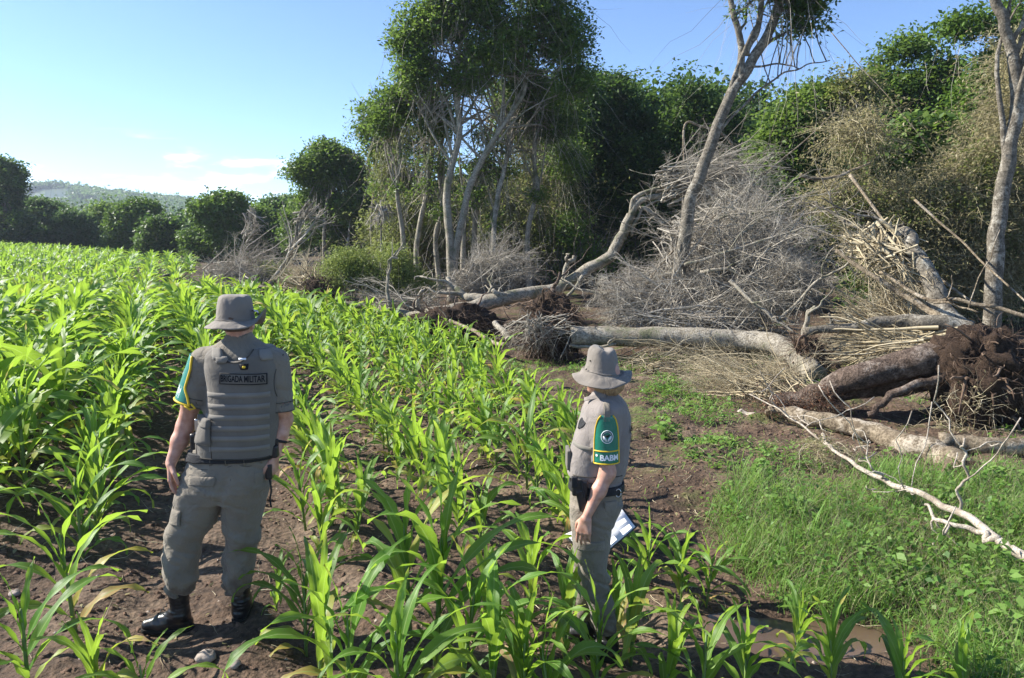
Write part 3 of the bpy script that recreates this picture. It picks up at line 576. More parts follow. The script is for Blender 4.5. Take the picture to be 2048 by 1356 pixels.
# ------------------------------------------------------------------ fallen trees, brushwood, roots
def pd(pts): return [P(*q) for q in pts]
def rootball(parent, org, c, r, seed=0, nroots=26, nfib=900, facing=(-.3, -1, 0), fl=(.15, .5), roots=None):
    """clod of soil with thick roots and hanging fibres"""
    k, m = 56, 30; th = np.linspace(0, 2 * pi, k, endpoint=False); ph = np.linspace(.02, pi - .02, m)
    A, B = np.meshgrid(th, ph); D = np.stack([np.cos(A) * np.sin(B), np.sin(A) * np.sin(B), np.cos(B)], -1)
    nn = .30 * noise3(D[..., 0] * 1.8, D[..., 1] * 1.8, D[..., 2] * 1.8 + seed, seed) + .22 * noise3(D[..., 0] * 5, D[..., 1] * 5, D[..., 2] * 5 + seed, seed + 1) + .14 * noise3(D[..., 0] * 12, D[..., 1] * 12, D[..., 2] * 12, seed + 2)
    V = c + D * (1 + nn)[..., None] * r; Vf = V.reshape(-1, 3)
    i = np.arange(m - 1)[:, None] * k; j = np.arange(k)[None]; j2 = (j + 1) % k; Q = np.stack([i + j, i + k + j, i + k + j2, i + j2], -1).reshape(-1, 4)
    # fragments of soil on top
    mesh('root_plate', Vf - org, Q, M['soilball'], parent, smooth=False)
    mb = MB()
    for s in range(nroots):
        d = R.normal(0, 1, 3); d[2] *= .8; d += np.array(facing) * .4; d /= np.linalg.norm(d); a = c + d * r * .75; ln = R.uniform(.3, .9) * max(r)
        q = wiggle([a, a + d * ln * .5 + R.normal(0, .08, 3), a + d * ln + np.array([0, 0, -.1]) + R.normal(0, .12, 3)], .05, seed + s, 5)
        mb.tube(q, np.linspace(R.uniform(.014, .038), .006, len(q)), 6, R.random(), rough=.15)
    mb.build('roots', M['root'], parent, org)
    d = R.normal(0, 1, (nfib, 3)); d /= np.linalg.norm(d, axis=1)[:, None]; st = c + d * r * R.uniform(.85, 1.1, (nfib, 1))
    V, Q, _ = strands(st, d + R.normal(0, .5, (nfib, 3)) + [0, 0, -.5], R.uniform(*fl, nfib), R.uniform(.0025, .007, nfib), 4, 3, .8, .7)
    mesh('fine_roots', V - org, Q, M['root'], parent, att=np.repeat(R.random(nfib), 12))
def brush_geo(bases, bl, n1, n2=9, n3=4, rad=.012, arch=.3, rng=R, d0=None, bend=.35):
    """fans of twigs from base points into blobs. returns V,Q,att"""
    tgt = blob_points(bl, n1, shell=.5); bs = np.asarray(bases)[rng.integers(0, len(bases), n1)] + rng.normal(0, .12, (n1, 3))
    ln = np.linalg.norm(tgt - bs, axis=1); d = tgt - bs; d[:, 2] += ln * arch
    V1, Q1, p1 = strands(bs, d, ln * 1.05, rad * rng.uniform(.5, 1, n1) ** 2 * 2.6, 7, 4, arch * 1.2, .4)
    i = rng.integers(0, n1, n1 * n2); j = rng.integers(2, 7, n1 * n2); s2 = p1[i, j]; dir2 = (p1[i, j + 0] - p1[i, j - 1]); dir2 /= np.linalg.norm(dir2, axis=1)[:, None] + 1e-9
    l2 = rng.uniform(.25, .8, len(i)) * np.clip(ln[i] * .5, .4, 1.4)
    V2, Q2, p2 = strands(s2, dir2 + rng.normal(0, .38, (len(i), 3)), l2, rad * .45 * rng.uniform(.6, 1.4, len(i)), 5, 3, .25, .45)
    k = rng.integers(0, len(i), len(i) * n3); j = rng.integers(1, 5, len(k)); s3 = p2[k, j]; d3 = p2[k, j] - p2[k, j - 1]; d3 /= np.linalg.norm(d3, axis=1)[:, None] + 1e-9
    V3, Q3, p3 = strands(s3, d3 + rng.normal(0, .45, (len(k), 3)), l2[k] * rng.uniform(.25, .6, len(k)), rad * .24, 3, 3, .2, .5)
    t = rng.random(n1) * .5 + .25
    at = np.concatenate([np.repeat(t, 28), np.repeat(np.clip(t[i] + rng.normal(0, .2, len(i)), 0, 1), 15), np.repeat(np.clip(t[i][k] + rng.normal(0, .25, len(k)), 0, 1), 9)])
    return np.concatenate([V1, V2, V3]), np.concatenate([Q1, Q2 + len(V1), Q3 + len(V1) + len(V2)]), at
def clampz(V, e=.0):
    g = H0(V[:, 0], V[:, 1]) - .02 + e; V[:, 2] = np.maximum(V[:, 2], g); return V
def brush(name, label, cat, bases, blobs, n1, matname='grey_twig', group=None, **kw):
    b = [pxblob(*q[:4], q[4]) for q in blobs]; bs = pd(bases); org = np.mean(bs, 0); org[2] = Hf(org[0], org[1])
    V, Q, a = brush_geo(bs, b, n1, **kw); V = clampz(V)
    o = mesh(name, V - org, Q, M[matname], att=a); o.location = org; tag(o, label, cat, group); return o
def fallen(name, label, cat, trunk, r0, r1, bark, limbs=(), ball=None, twigs=None, k=14, fq=3, rough=.06, group=None, ends=True, amp=.04, knots=0):
    pts = pd(trunk); org = np.mean(pts, 0); org[2] = Hf(org[0], org[1]); root = empty(name, org); tag(root, label, cat, group)
    q = wiggle(pts, amp, int(abs(trunk[0][0])) % 61, 14); n = len(q); mb = MB()
    rad = np.interp(np.linspace(0, 1, n), [0, .08, 1], [r0 * 1.15, r0, r1]); mb.tube(q, rad, k + 4, rough=rough, freq=fq, seed=int(trunk[0][1]))
    for s in range(knots):
        j = R.integers(2, n - 2); d = R.normal(0, 1, 3); d[2] = abs(d[2]); d /= np.linalg.norm(d); mb.tube([q[j], q[j] + d * rad[j] * 1.1, q[j] + d * rad[j] * 1.6], [rad[j] * .4, rad[j] * .3, rad[j] * .22], 7, rough=.15)
    mb.build('trunk', M[bark], root, org)
    if limbs:
        for L_ in limbs:
            mb = MB(); p = wiggle(pd(L_[0]), .05, int(L_[0][0][0]) % 53, 7); mb.tube(p, np.linspace(L_[1], L_[2], len(p)), 8, rough=.07, freq=3)
            for s in range(L_[3] if len(L_) > 3 else 3):
                j = R.integers(len(p) // 3, len(p)); e = p[j] + R.normal(0, .3, 3) + np.array([0, 0, .12]); mb.tube(wiggle([p[j], (p[j] + e) / 2 + R.normal(0, .06, 3), e], .04, s, 4), np.linspace(L_[2] * .9, .005, 9), 5)
            mb.build('limb', M[bark], root, org)
    if ball: rootball(root, org, P(*ball[0]), np.array(ball[1]), **(ball[2] if len(ball) > 2 else {}))
    if twigs:
        b = [pxblob(*z[:4], z[4]) for z in twigs[1]]; V, Q, a = brush_geo(pd(twigs[0]), b, twigs[2], **(twigs[4] if len(twigs) > 4 else {})); mesh('dead_crown', clampz(V) - org, Q, M[twigs[3]], root, att=a)
    return root
# long pale log with its root flare on the right
fallen('fallen_tree', 'long pale smooth log lying level behind the woman, its right end bending down', 'fallen tree',
       [(1142, 672, 13.4), (1200, 671, 13.4), (1300, 673, 13.2), (1400, 676, 13), (1490, 680, 12.8), (1550, 688, 12.4), (1590, 712, 12.0), (1632, 752, 11.4)], .17, .165, 'bark_pale',
       [([(1140, 690, 13.3), (1180, 694, 13.2), (1230, 690, 13.1)], .03, .02, 1), ([(1605, 700, 12), (1612, 660, 12), (1618, 628, 12), (1628, 615, 12)], .05, .03, 1)], k=16, rough=.07, amp=.02,
       ball=((1612, 715, 11.9), (.22, .25, .3), dict(seed=3, nroots=34, nfib=500)))
fallen('fallen_tree', 'pale arching fallen tree whose limb rises over the brush pile', 'fallen tree',
       [(860, 632, 17), (930, 618, 17.3), (1000, 598, 17.5), (1060, 588, 17.8), (1120, 574, 18), (1175, 540, 18), (1225, 505, 18), (1245, 470, 18), (1262, 430, 18)], .17, .11, 'bark_pale',
       [([(1262, 430, 18), (1285, 400, 18), (1330, 388, 18), (1380, 378, 18), (1440, 376, 17.8), (1500, 390, 17.5)], .085, .03, 8), ([(1262, 430, 18), (1272, 395, 18), (1300, 378, 18), (1320, 375, 18), (1328, 345, 18)], .06, .02, 5),
        ([(1285, 415, 18), (1310, 428, 18), (1325, 445, 18), (1360, 440, 18)], .05, .02, 5), ([(1262, 470, 18), (1275, 440, 18), (1290, 410, 18), (1350, 395, 18)], .045, .02, 3), ([(1175, 545, 17.8), (1150, 575, 17.6), (1125, 612, 17.2), (1125, 650, 16.8), (1135, 690, 16.4)], .05, .02, 6),
        ([(1110, 575, 18), (1095, 590, 17.8), (1090, 625, 17.5)], .05, .04, 1), ([(1120, 572, 18), (1135, 530, 17.9), (1150, 512, 17.9)], .06, .05, 1), ([(1010, 596, 17.5), (1005, 588, 17.4), (985, 580, 17.4)], .06, .05, 1)],
       ball=((900, 655, 16), (.95, .6, .42), dict(seed=11, nroots=40, nfib=1000)), knots=7, twigs=([(1330, 388, 18), (1328, 350, 18), (1380, 378, 18)], [(1370, 370, 46, 26, 18), (1430, 390, 60, 30, 17.8)], 60, 'grey_twig', dict(rad=.014)))
fallen('fallen_tree', 'pale white fallen limb slanting up through the middle of the grey brush', 'fallen tree',
       [(1190, 592, 15.6), (1250, 584, 15.6), (1310, 560, 15.5), (1370, 534, 15.4), (1400, 520, 15.4), (1450, 492, 15.3), (1520, 440, 15.2)], .09, .03, 'bark_pale',
       [([(1370, 534, 15.4), (1378, 520, 15.4), (1398, 502, 15.4)], .04, .02, 3), ([(1400, 522, 15.4), (1440, 530, 15), (1490, 520, 15), (1540, 512, 15)], .035, .012, 7), ([(1345, 550, 15.4), (1420, 540, 15), (1500, 548, 15)], .03, .01, 6), ([(1230, 588, 15.5), (1170, 580, 15.5), (1120, 560, 15.8)], .04, .015, 5)])
fallen('fallen_tree', 'pale fallen trunk at the foot of the yellow green shrubs', 'fallen tree',
       [(690, 606, 19), (735, 618, 18.8), (790, 624, 18.5), (850, 634, 18), (890, 640, 17.6)], .05, .15, 'bark_pale', [([(830, 632, 18.2), (838, 600, 18.2), (845, 580, 18)], .06, .04, 2), ([(780, 618, 18.4), (778, 570, 18.4), (782, 520, 18.4), (796, 516, 18.4)], .045, .025, 4)], ball=((640, 600, 19.6), (.38, .4, .55), dict(seed=21, nroots=50, nfib=900, fl=(.2, .7))))
fallen('fallen_tree', 'whitish broken trunk leaning on the brush left of the arching one', 'fallen tree',
       [(1010, 600, 18.5), (960, 596, 18.6), (930, 590, 18.8), (905, 572, 19), (895, 555, 19.2), (940, 560, 19.4)][:5], .12, .05, 'bark_pale', [([(930, 590, 18.8), (880, 585, 18.8), (845, 575, 19)], .06, .02, 4), ([(960, 596, 18.6), (985, 575, 18.8), (975, 555, 19)], .05, .02, 3), ([(905, 572, 19), (870, 558, 19), (840, 552, 19.2), (830, 560, 19.2)], .04, .015, 3)])
fallen('uprooted_stump', 'dark uprooted stump with reddish roots beside the cut end of the long log', 'uprooted stump',
       [(1108, 660, 13.8), (1080, 640, 14), (1070, 612, 14.2)], .22, .12, 'bark_brown', [([(1100, 600, 14), (1112, 570, 14), (1120, 545, 14)], .05, .02, 2), ([(1060, 690, 13.6), (1110, 660, 13.4), (1150, 640, 13.5)], .03, .012, 4), ([(1010, 650, 14), (1040, 662, 13.8), (1080, 690, 13.4)], .035, .015, 5)],
       ball=((1100, 655, 14), (.5, .45, .52), dict(seed=31, nroots=60, nfib=1000, fl=(.15, .6))))
fallen('fallen_tree', 'curved mossy trunk rising from behind the root ball with pale limbs reaching left', 'fallen tree',
       [(1925, 665, 11.4), (1900, 638, 11.6), (1878, 610, 11.8), (1868, 570, 12), (1850, 535, 12.2), (1828, 505, 12.4), (1822, 478, 12.6), (1806, 464, 12.8)], .17, .09, 'bark_grey',
       [([(1806, 464, 12.8), (1780, 455, 13), (1765, 446, 13)], .07, .03, 3), ([(1822, 480, 12.6), (1790, 488, 12.8), (1740, 484, 13), (1695, 486, 13.2)], .06, .02, 6), ([(1815, 470, 12.7), (1760, 465, 13), (1710, 452, 13.2), (1670, 430, 13.4), (1630, 404, 13.6)], .06, .015, 8),
        ([(1800, 470, 12.6), (1750, 440, 13), (1700, 430, 13), (1640, 395, 13)], .03, .01, 6), ([(1850, 535, 12.2), (1800, 515, 12.4), (1740, 520, 12.6), (1680, 512, 12.8)], .025, .01, 8), ([(1868, 570, 12), (1830, 560, 12.2), (1770, 575, 12.3)], .025, .01, 7)],
       twigs=([(1760, 450, 13), (1700, 485, 13.1), (1800, 520, 12.4)], [(1700, 470, 60, 30, 13), (1760, 520, 70, 40, 12.6), (1820, 560, 60, 40, 12.2)], 70, 'tan_twig', dict(rad=.016, n2=5, n3=2, arch=.1)))
fallen('fallen_log', 'grey barked log lying level just left of the top of the root ball', 'log',
       [(1610, 664, 11.9), (1700, 656, 11.8), (1780, 645, 11.7), (1860, 646, 11.5), (1945, 660, 11.3)], .06, .14, 'bark_grey', [([(1670, 650, 12.4), (1660, 640, 12.4), (1655, 628, 12.4)], .035, .02, 1)])
fallen('fallen_log', 'tan pole slanting down to the top of the root ball', 'log', [(1672, 502, 12.8), (1750, 555, 12.3), (1820, 600, 12), (1885, 640, 11.5)], .03, .055, 'bark_tan')
fallen('fallen_log', 'pair of pale saplings pressed over the grey log toward the frame edge', 'log', [(1760, 545, 12.4), (1850, 598, 11.6), (1940, 602, 11.2), (2060, 636, 10.8)], .025, .03, 'bark_tan', [([(1850, 598, 11.6), (1900, 606, 11.3), (1960, 625, 11)], .02, .012, 3)])
fallen('uprooted_tree', 'thick brown peeling trunk ending in the huge earthy root ball', 'uprooted tree',
       [(1558, 806, 9.6), (1610, 796, 9.55), (1680, 778, 9.4), (1760, 765, 9.3), (1830, 752, 9.2), (1900, 735, 9.1), (1960, 740, 9.0)], .11, .27, 'bark_brown',
       [([(1640, 788, 9.3), (1700, 760, 9.1), (1780, 740, 9.0), (1890, 712, 9.0)], .12, .2, 0), ([(1900, 748, 8.8), (1850, 765, 8.75), (1790, 790, 8.7), (1765, 805, 8.7), (1735, 828, 8.7)], .055, .035, 0)],
       ball=((1965, 755, 8.9), (.55, .5, .58), dict(seed=41, nroots=50, nfib=1100, fl=(.06, .28))), k=30, rough=.1, fq=7)
fallen('uprooted_tree', 'pale smooth trunk with shaded underside cut by the frame edge behind the root ball', 'uprooted tree',
       [(1960, 770, 9.4), (2010, 775, 9.3), (2060, 768, 9.2), (2120, 760, 9.2)], .2, .24, 'bark_pale', k=16, ball=((2060, 850, 9.0), (.5, .45, .4), dict(seed=47, nroots=40, nfib=800)))
fallen('fallen_log', 'dirty brown log running from under the brush down to the mound of earth', 'log',
       [(1585, 830, 8.74), (1640, 842, 8.46), (1700, 856, 8.18), (1760, 872, 7.91), (1820, 892, 7.53), (1880, 915, 7.25), (1935, 950, 6.88), (1965, 985, 6.70)], .09, .14, 'bark_tan', [([(1590, 826, 8.74), (1560, 822, 8.84), (1540, 812, 8.93)], .04, .03, 1)], rough=.1, ball=((1945, 965, 6.70), (.22, .2, .15), dict(seed=53, nroots=8, nfib=200)))
fallen('fallen_log', 'clean tan log running level out of the frame below the root ball', 'log', [(1880, 885, 7.64), (1950, 890, 7.54), (2048, 895, 7.45), (2120, 898, 7.45)], .085, .08, 'bark_tan', rough=.08)
fallen('fallen_log', 'short weathered log lying in the grass behind the woman', 'log', [(1262, 778, 11.4), (1310, 776, 11.4), (1350, 780, 11.3)], .04, .045, 'deadwood')
fallen('fallen_log', 'short broken log lying in the grass right of the weathered one', 'log', [(1310, 800, 10.6), (1340, 804, 10.5), (1368, 806, 10.4)], .05, .03, 'deadwood')
fallen('fallen_log', 'splintered branch butt poking left out of the twig heap', 'log', [(1478, 824, 9.51), (1520, 836, 9.31), (1570, 852, 9.12), (1620, 868, 8.92)], .05, .04, 'deadwood')
fallen('dead_branch', 'long bleached forked branch lying across the grass on the right', 'branch',
       [(1645, 868, 7.32), (1668, 900, 6.98), (1715, 932, 6.53), (1770, 962, 6.19), (1830, 985, 5.83), (1890, 1012, 5.52), (1950, 1046, 5.21), (2000, 1080, 4.94), (2060, 1118, 4.73)], .014, .034, 'deadwood',
       [([(2000, 1078, 4.94), (1960, 1062, 5.08), (1915, 1050, 5.21), (1870, 1035, 5.38), (1850, 1010, 5.65)], .024, .01, 3), ([(1915, 1020, 5.43), (1921, 975, 5.38), (1930, 930, 5.38), (1925, 900, 5.38), (1930, 880, 5.38)], .012, .006, 4), ([(1772, 960, 6.19), (1745, 935, 6.19), (1735, 900, 6.27), (1740, 880, 6.27)], .01, .004, 5), ([(1668, 900, 6.98), (1620, 865, 7.42), (1560, 825, 7.94), (1500, 790, 8.47)], .012, .006, 7), ([(1850, 990, 5.74), (1800, 975, 5.92), (1760, 985, 6.00)], .008, .004, 4)], k=6, amp=.02)
fallen('dead_branch', 'thin pale pole leaning over the dark hollow under the arching tree', 'branch', [(900, 640, 15.5), (940, 660, 14.8), (985, 682, 14), (1010, 690, 13.6)], .035, .04, 'bark_tan', [([(872, 685, 14.4), (895, 670, 14.4), (915, 655, 14.4)], .03, .02, 1)])
fallen('dead_branch', 'short white peeled branch in the hollow left of the dark stump', 'branch', [(990, 645, 14.6), (1005, 660, 14.3), (1018, 680, 14)], .05, .06, 'bark_pale')
fallen('arched_bare_branch', 'bare branch bent over like a hook in front of the leaning trunk', 'branch', [(1365, 430, 18.4), (1368, 330, 18.4), (1370, 250, 18.5), (1400, 252, 18.5), (1440, 265, 18.5), (1465, 288, 18.5)], .02, .035, 'bark_tan', amp=.01)
fallen('broken_snag', 'dark broken snag of a trunk standing in the corn at the field edge', 'stump', [(318, 590, 23), (328, 572, 23), (332, 548, 23)], .14, .11, 'bark_dark', [([(330, 570, 23), (345, 575, 23), (300, 590, 23)], .06, .04, 2)])
fallen('broken_snag', 'smaller dark stump standing right of its twin at the field edge', 'stump', [(352, 590, 23), (355, 572, 23), (357, 557, 23)], .1, .09, 'bark_dark', [([(356, 585, 23), (375, 592, 23)], .05, .03, 2)])
fallen('cut_log_end', 'cut log with a pale orange end just right of the man\'s hat', 'log', [(535, 622, 20.5), (541, 605, 20.5), (548, 588, 20.6)], .13, .12, 'bark_tan')
for (lab, pts, r) in [('leaning grey snag among the far brushwood behind the hat', [(540, 570, 24), (560, 540, 24), (585, 500, 24), (597, 440, 24), (620, 400, 24)], .08), ('bare sapling with a fan of fine twigs before the far treeline', [(468, 560, 28), (480, 510, 28), (492, 470, 28), (500, 420, 28)], .05), ('thin bare stem standing behind the yellow green shrubs', [(770, 560, 21.5), (765, 480, 21.5), (760, 420, 21.5)], .04)]:
    r_ = fallen('bare_snag', lab, 'dead tree', pts, r, r * .3, 'bark_grey', twigs=(pts[2:4], [(pts[-1][0] + 5, pts[-1][1] + 20, 26, 34, pts[0][2])], 26, 'grey_twig', dict(rad=.018, arch=.0, n2=6, n3=3)))
# brushwood
BW = None
def rnd_bases(n, u0, u1, v0, v1, d0, d1): return [(R.uniform(u0, u1), v, d0 + (d1 - d0) * (v - v0) / (v1 - v0) + R.uniform(-.4, .4)) for v in R.uniform(v0, v1, n)]
brush('brush_pile', 'big domed grey brush pile of dead twigs behind the long log', 'brush pile', rnd_bases(26, 1330, 1600, 430, 640, 17, 14.2), [(1450, 450, 120, 40, 16.8), (1530, 490, 120, 50, 15.8), (1400, 560, 150, 50, 15.4), (1560, 570, 120, 50, 14.8), (1470, 405, 90, 22, 17), (1330, 610, 120, 36, 14.8), (1600, 470, 70, 60, 15), (1480, 625, 150, 26, 14.2), (1600, 640, 90, 22, 13.8)], 520, n2=9, n3=5, rad=.011, arch=.2)
brush('brush_pile', 'wispy grey twigs curling over the top of the arching limb', 'brush pile', [(1340, 385, 17.8), (1380, 378, 17.8), (1440, 376, 17.6), (1500, 392, 17.3), (1330, 350, 17.9)], [(1380, 340, 50, 26, 17.8), (1450, 345, 60, 32, 17.6), (1530, 400, 60, 34, 17.2)], 130, n2=8, n3=5, rad=.010, arch=.5)
brush('brush_pile', 'tangle of dry twigs packed along the back of the long log', 'brush pile', rnd_bases(14, 1200, 1600, 630, 670, 14.2, 13.7), [(1250, 640, 90, 22, 14.2), (1400, 640, 110, 24, 14), (1540, 645, 90, 24, 13.8)], 240, 'grey_twig', n2=6, n3=4, rad=.010, arch=.15)
brush('brush_pile', 'light grey fan of fine twigs spraying left beside the dark root plate', 'brush pile', [(1290, 640, 14.4), (1330, 600, 14.6), (1240, 590, 15)], [(1230, 622, 60, 30, 14.4), (1260, 560, 70, 36, 15.2), (1195, 635, 40, 24, 14.2)], 130, n2=9, n3=5, rad=.008)
brush('brush_pile', 'dark violet grey heap of very fine twigs near the middle of the brush', 'brush pile', rnd_bases(8, 1540, 1640, 540, 610, 14.2, 13.8), [(1580, 550, 60, 50, 14), (1620, 590, 50, 44, 13.8), (1520, 630, 60, 24, 13.9)], 200, n2=10, n3=6, rad=.006)
brush('brush_pile', 'tangle of long tan stems lying behind and over the grey log', 'brush pile', [(1900, 670, 12.6), (1880, 650, 12.8), (1850, 690, 12.3), (1780, 660, 12.9)], [(1700, 690, 90, 22, 12.4), (1650, 640, 90, 24, 13), (1740, 610, 80, 34, 13), (1780, 580, 70, 40, 13.2)], 190, 'tan_twig', n2=4, n3=3, rad=.012, arch=.05)
brush('brush_pile', 'bundle of pale stems pressed flat below the grey log', 'brush pile', [(1890, 690, 11.3), (1870, 700, 11.2)], [(1700, 700, 80, 16, 11.8), (1760, 720, 70, 14, 11.3), (1660, 680, 60, 14, 12)], 110, 'tan_twig', n2=2, n3=2, rad=.014, arch=.02)
brush('brush_pile', 'low straw coloured heap of twigs on the grass below the long log', 'brush pile', rnd_bases(10, 1480, 1640, 770, 840, 10.6, 9.5), [(1440, 765, 90, 22, 10.9), (1500, 790, 80, 24, 10.3), (1400, 755, 70, 18, 11.2), (1560, 750, 60, 28, 10.9), (1350, 762, 50, 12, 11.2)], 280, 'tan_twig', n2=8, n3=4, rad=.006, arch=.1)
brush('brush_pile', 'dry twigs filling the dark hollow under the long log', 'brush pile', rnd_bases(8, 1260, 1520, 722, 735, 12.6, 12.4), [(1300, 728, 80, 9, 12.5), (1450, 730, 90, 10, 12.4), (1230, 732, 60, 8, 12.4)], 70, 'tan_twig', n2=5, n3=2, rad=.007, arch=.05)
brush('brush_pile', 'brown heap of old brushwood at the corner of the field behind the stumps', 'brush pile', rnd_bases(12, 410, 530, 530, 590, 27, 23.5), [(440, 560, 50, 30, 25), (490, 560, 46, 40, 24.5), (540, 550, 50, 34, 25), (420, 580, 40, 22, 24)], 300, 'grey_twig', n2=7, n3=4, rad=.012)
brush('brush_pile', 'jumble of broken sticks between the hat and the feathery shrubs', 'brush pile', rnd_bases(8, 560, 630, 550, 600, 22, 21), [(590, 570, 50, 34, 22), (620, 540, 44, 30, 23), (560, 595, 44, 24, 21)], 170, 'tan_twig', n2=5, n3=3, rad=.013)
brush('brush_pile', 'pale wiry twigs standing between shrubs and the arching fallen tree', 'brush pile', rnd_bases(12, 900, 1050, 540, 600, 20.5, 19.4), [(980, 520, 60, 46, 20.5), (930, 570, 70, 34, 19.8), (1040, 560, 50, 30, 19.8), (1060, 530, 40, 30, 20)], 300, 'grey_twig', n2=8, n3=4, rad=.009)
brush('brush_pile', 'fine dry twigs lying over the roots below the feathery shrubs', 'brush pile', rnd_bases(6, 740, 860, 610, 625, 18.9, 18.6), [(800, 605, 70, 20, 18.9), (870, 605, 50, 20, 18.8), (720, 608, 40, 18, 19.4)], 130, 'grey_twig', n2=7, n3=4, rad=.008)
brush('brush_pile', 'thin pale rootlets hanging in front of the dark stump', 'brush pile', [(1060, 640, 13.4), (1130, 650, 13.4)], [(1060, 690, 60, 24, 13.4), (1120, 700, 30, 20, 13.3), (1010, 695, 40, 18, 13.6)], 60, 'grey_twig', n2=4, n3=2, rad=.006)
for lab, pts, r in [('crooked pale branch crossing the top of the grey brush pile', [(1340, 470, 16), (1400, 455, 15.8), (1460, 430, 15.6), (1530, 425, 15.4), (1590, 400, 15.2)], .035), ('dark bare branch forking through the middle of the brush pile', [(1400, 545, 14.4), (1450, 538, 14.2), (1500, 556, 14), (1545, 552, 13.9)], .035),
   ('mossy yellow branch poking down out of the brush over the log', [(1460, 560, 13.6), (1500, 600, 13.2), (1545, 635, 12.9), (1590, 665, 12.7)], .035), ('long pale branch reaching right across the brush pile', [(1370, 530, 14.6), (1460, 500, 14.4), (1560, 470, 14.2), (1660, 445, 14)], .03), ('bent grey branch hooking up out of the brush near the curved trunk', [(1560, 640, 13.4), (1640, 560, 13.2), (1690, 530, 13), (1720, 470, 12.9)], .028)]:
    fallen('bare_branch', lab, 'branch', pts, r, r * .4, 'bark_pale', [([pts[1], ((pts[1][0] + pts[2][0]) / 2, pts[2][1] - 30, pts[2][2]), (pts[2][0] + 30, pts[2][1] - 50, pts[2][2])], r * .5, .006, 6), ([pts[2], (pts[2][0] + 30, pts[2][1] + 16, pts[2][2] - .1), (pts[2][0] + 70, pts[2][1] + 14, pts[2][2] - .2)], r * .5, .006, 6)], k=8)
# reddish withered leaves on wiry stems round the brown trunk
root = deadvines('withered_shrub', 'withered shrub with small red brown leaves under the brown trunk', 'shrub', [(1560, 805, 60, 22), (1650, 820, 50, 30), (1640, 790, 40, 24)], 9.1, 420, leafy=.35, mt='root', lmat='red_leaf', lsz=(.02, .055), rad=.003, ln=(.15, .5))
root = deadvines('withered_shrub', 'withered shrub with pale wiry stems in front of the root ball', 'shrub', [(1900, 850, 60, 50), (1980, 870, 50, 40), (1860, 900, 40, 36), (1940, 800, 50, 50)], 8.4, 200, leafy=.25, mt='tan_twig', lsz=(.02, .055), rad=.003, ln=(.15, .6))
root = deadvines('withered_shrub', 'low tangle of dry weeds beside the long bleached branch', 'shrub', [(1700, 920, 80, 22), (1800, 960, 90, 24), (1640, 890, 60, 20)], 7.1, 500, leafy=.3, mt='tan_twig', lsz=(.02, .05), rad=.002, ln=(.1, .4))
# poles and vines crossing the creeper curtain
for i, (lab, pts, r) in enumerate([
  ('long straight tan pole leaning from the brush up to the right wood', [(1250, 640, 14.5), (1330, 520, 15.2), (1420, 440, 16), (1500, 370, 17), (1600, 290, 18), (1680, 215, 19)], .022),
  ('thin pole slanting across the creepers down to the root ball', [(1700, 350, 16), (1790, 470, 14.5), (1880, 560, 13), (1990, 630, 12)], .03),
  ('thin pole slanting behind the pale bare trunk to the frame edge', [(1830, 400, 16), (1940, 500, 15), (2060, 610, 13.5)], .025),
  ('crooked pale branch caught in the dry creepers', [(1600, 350, 17.5), (1650, 358, 17.5), (1700, 342, 17.5), (1740, 325, 17.5)], .04),
  ('taut thin vine strung from the leaning tree to the creepers', [(1640, 40, 19), (1700, 110, 18.6), (1800, 220, 18), (1880, 330, 17.5)], .012)]):
    fallen('leaning_pole', lab, 'pole' if i < 3 else ('branch' if i == 3 else 'vine'), pts, r, r * .6, 'bark_tan', k=4, amp=.02)
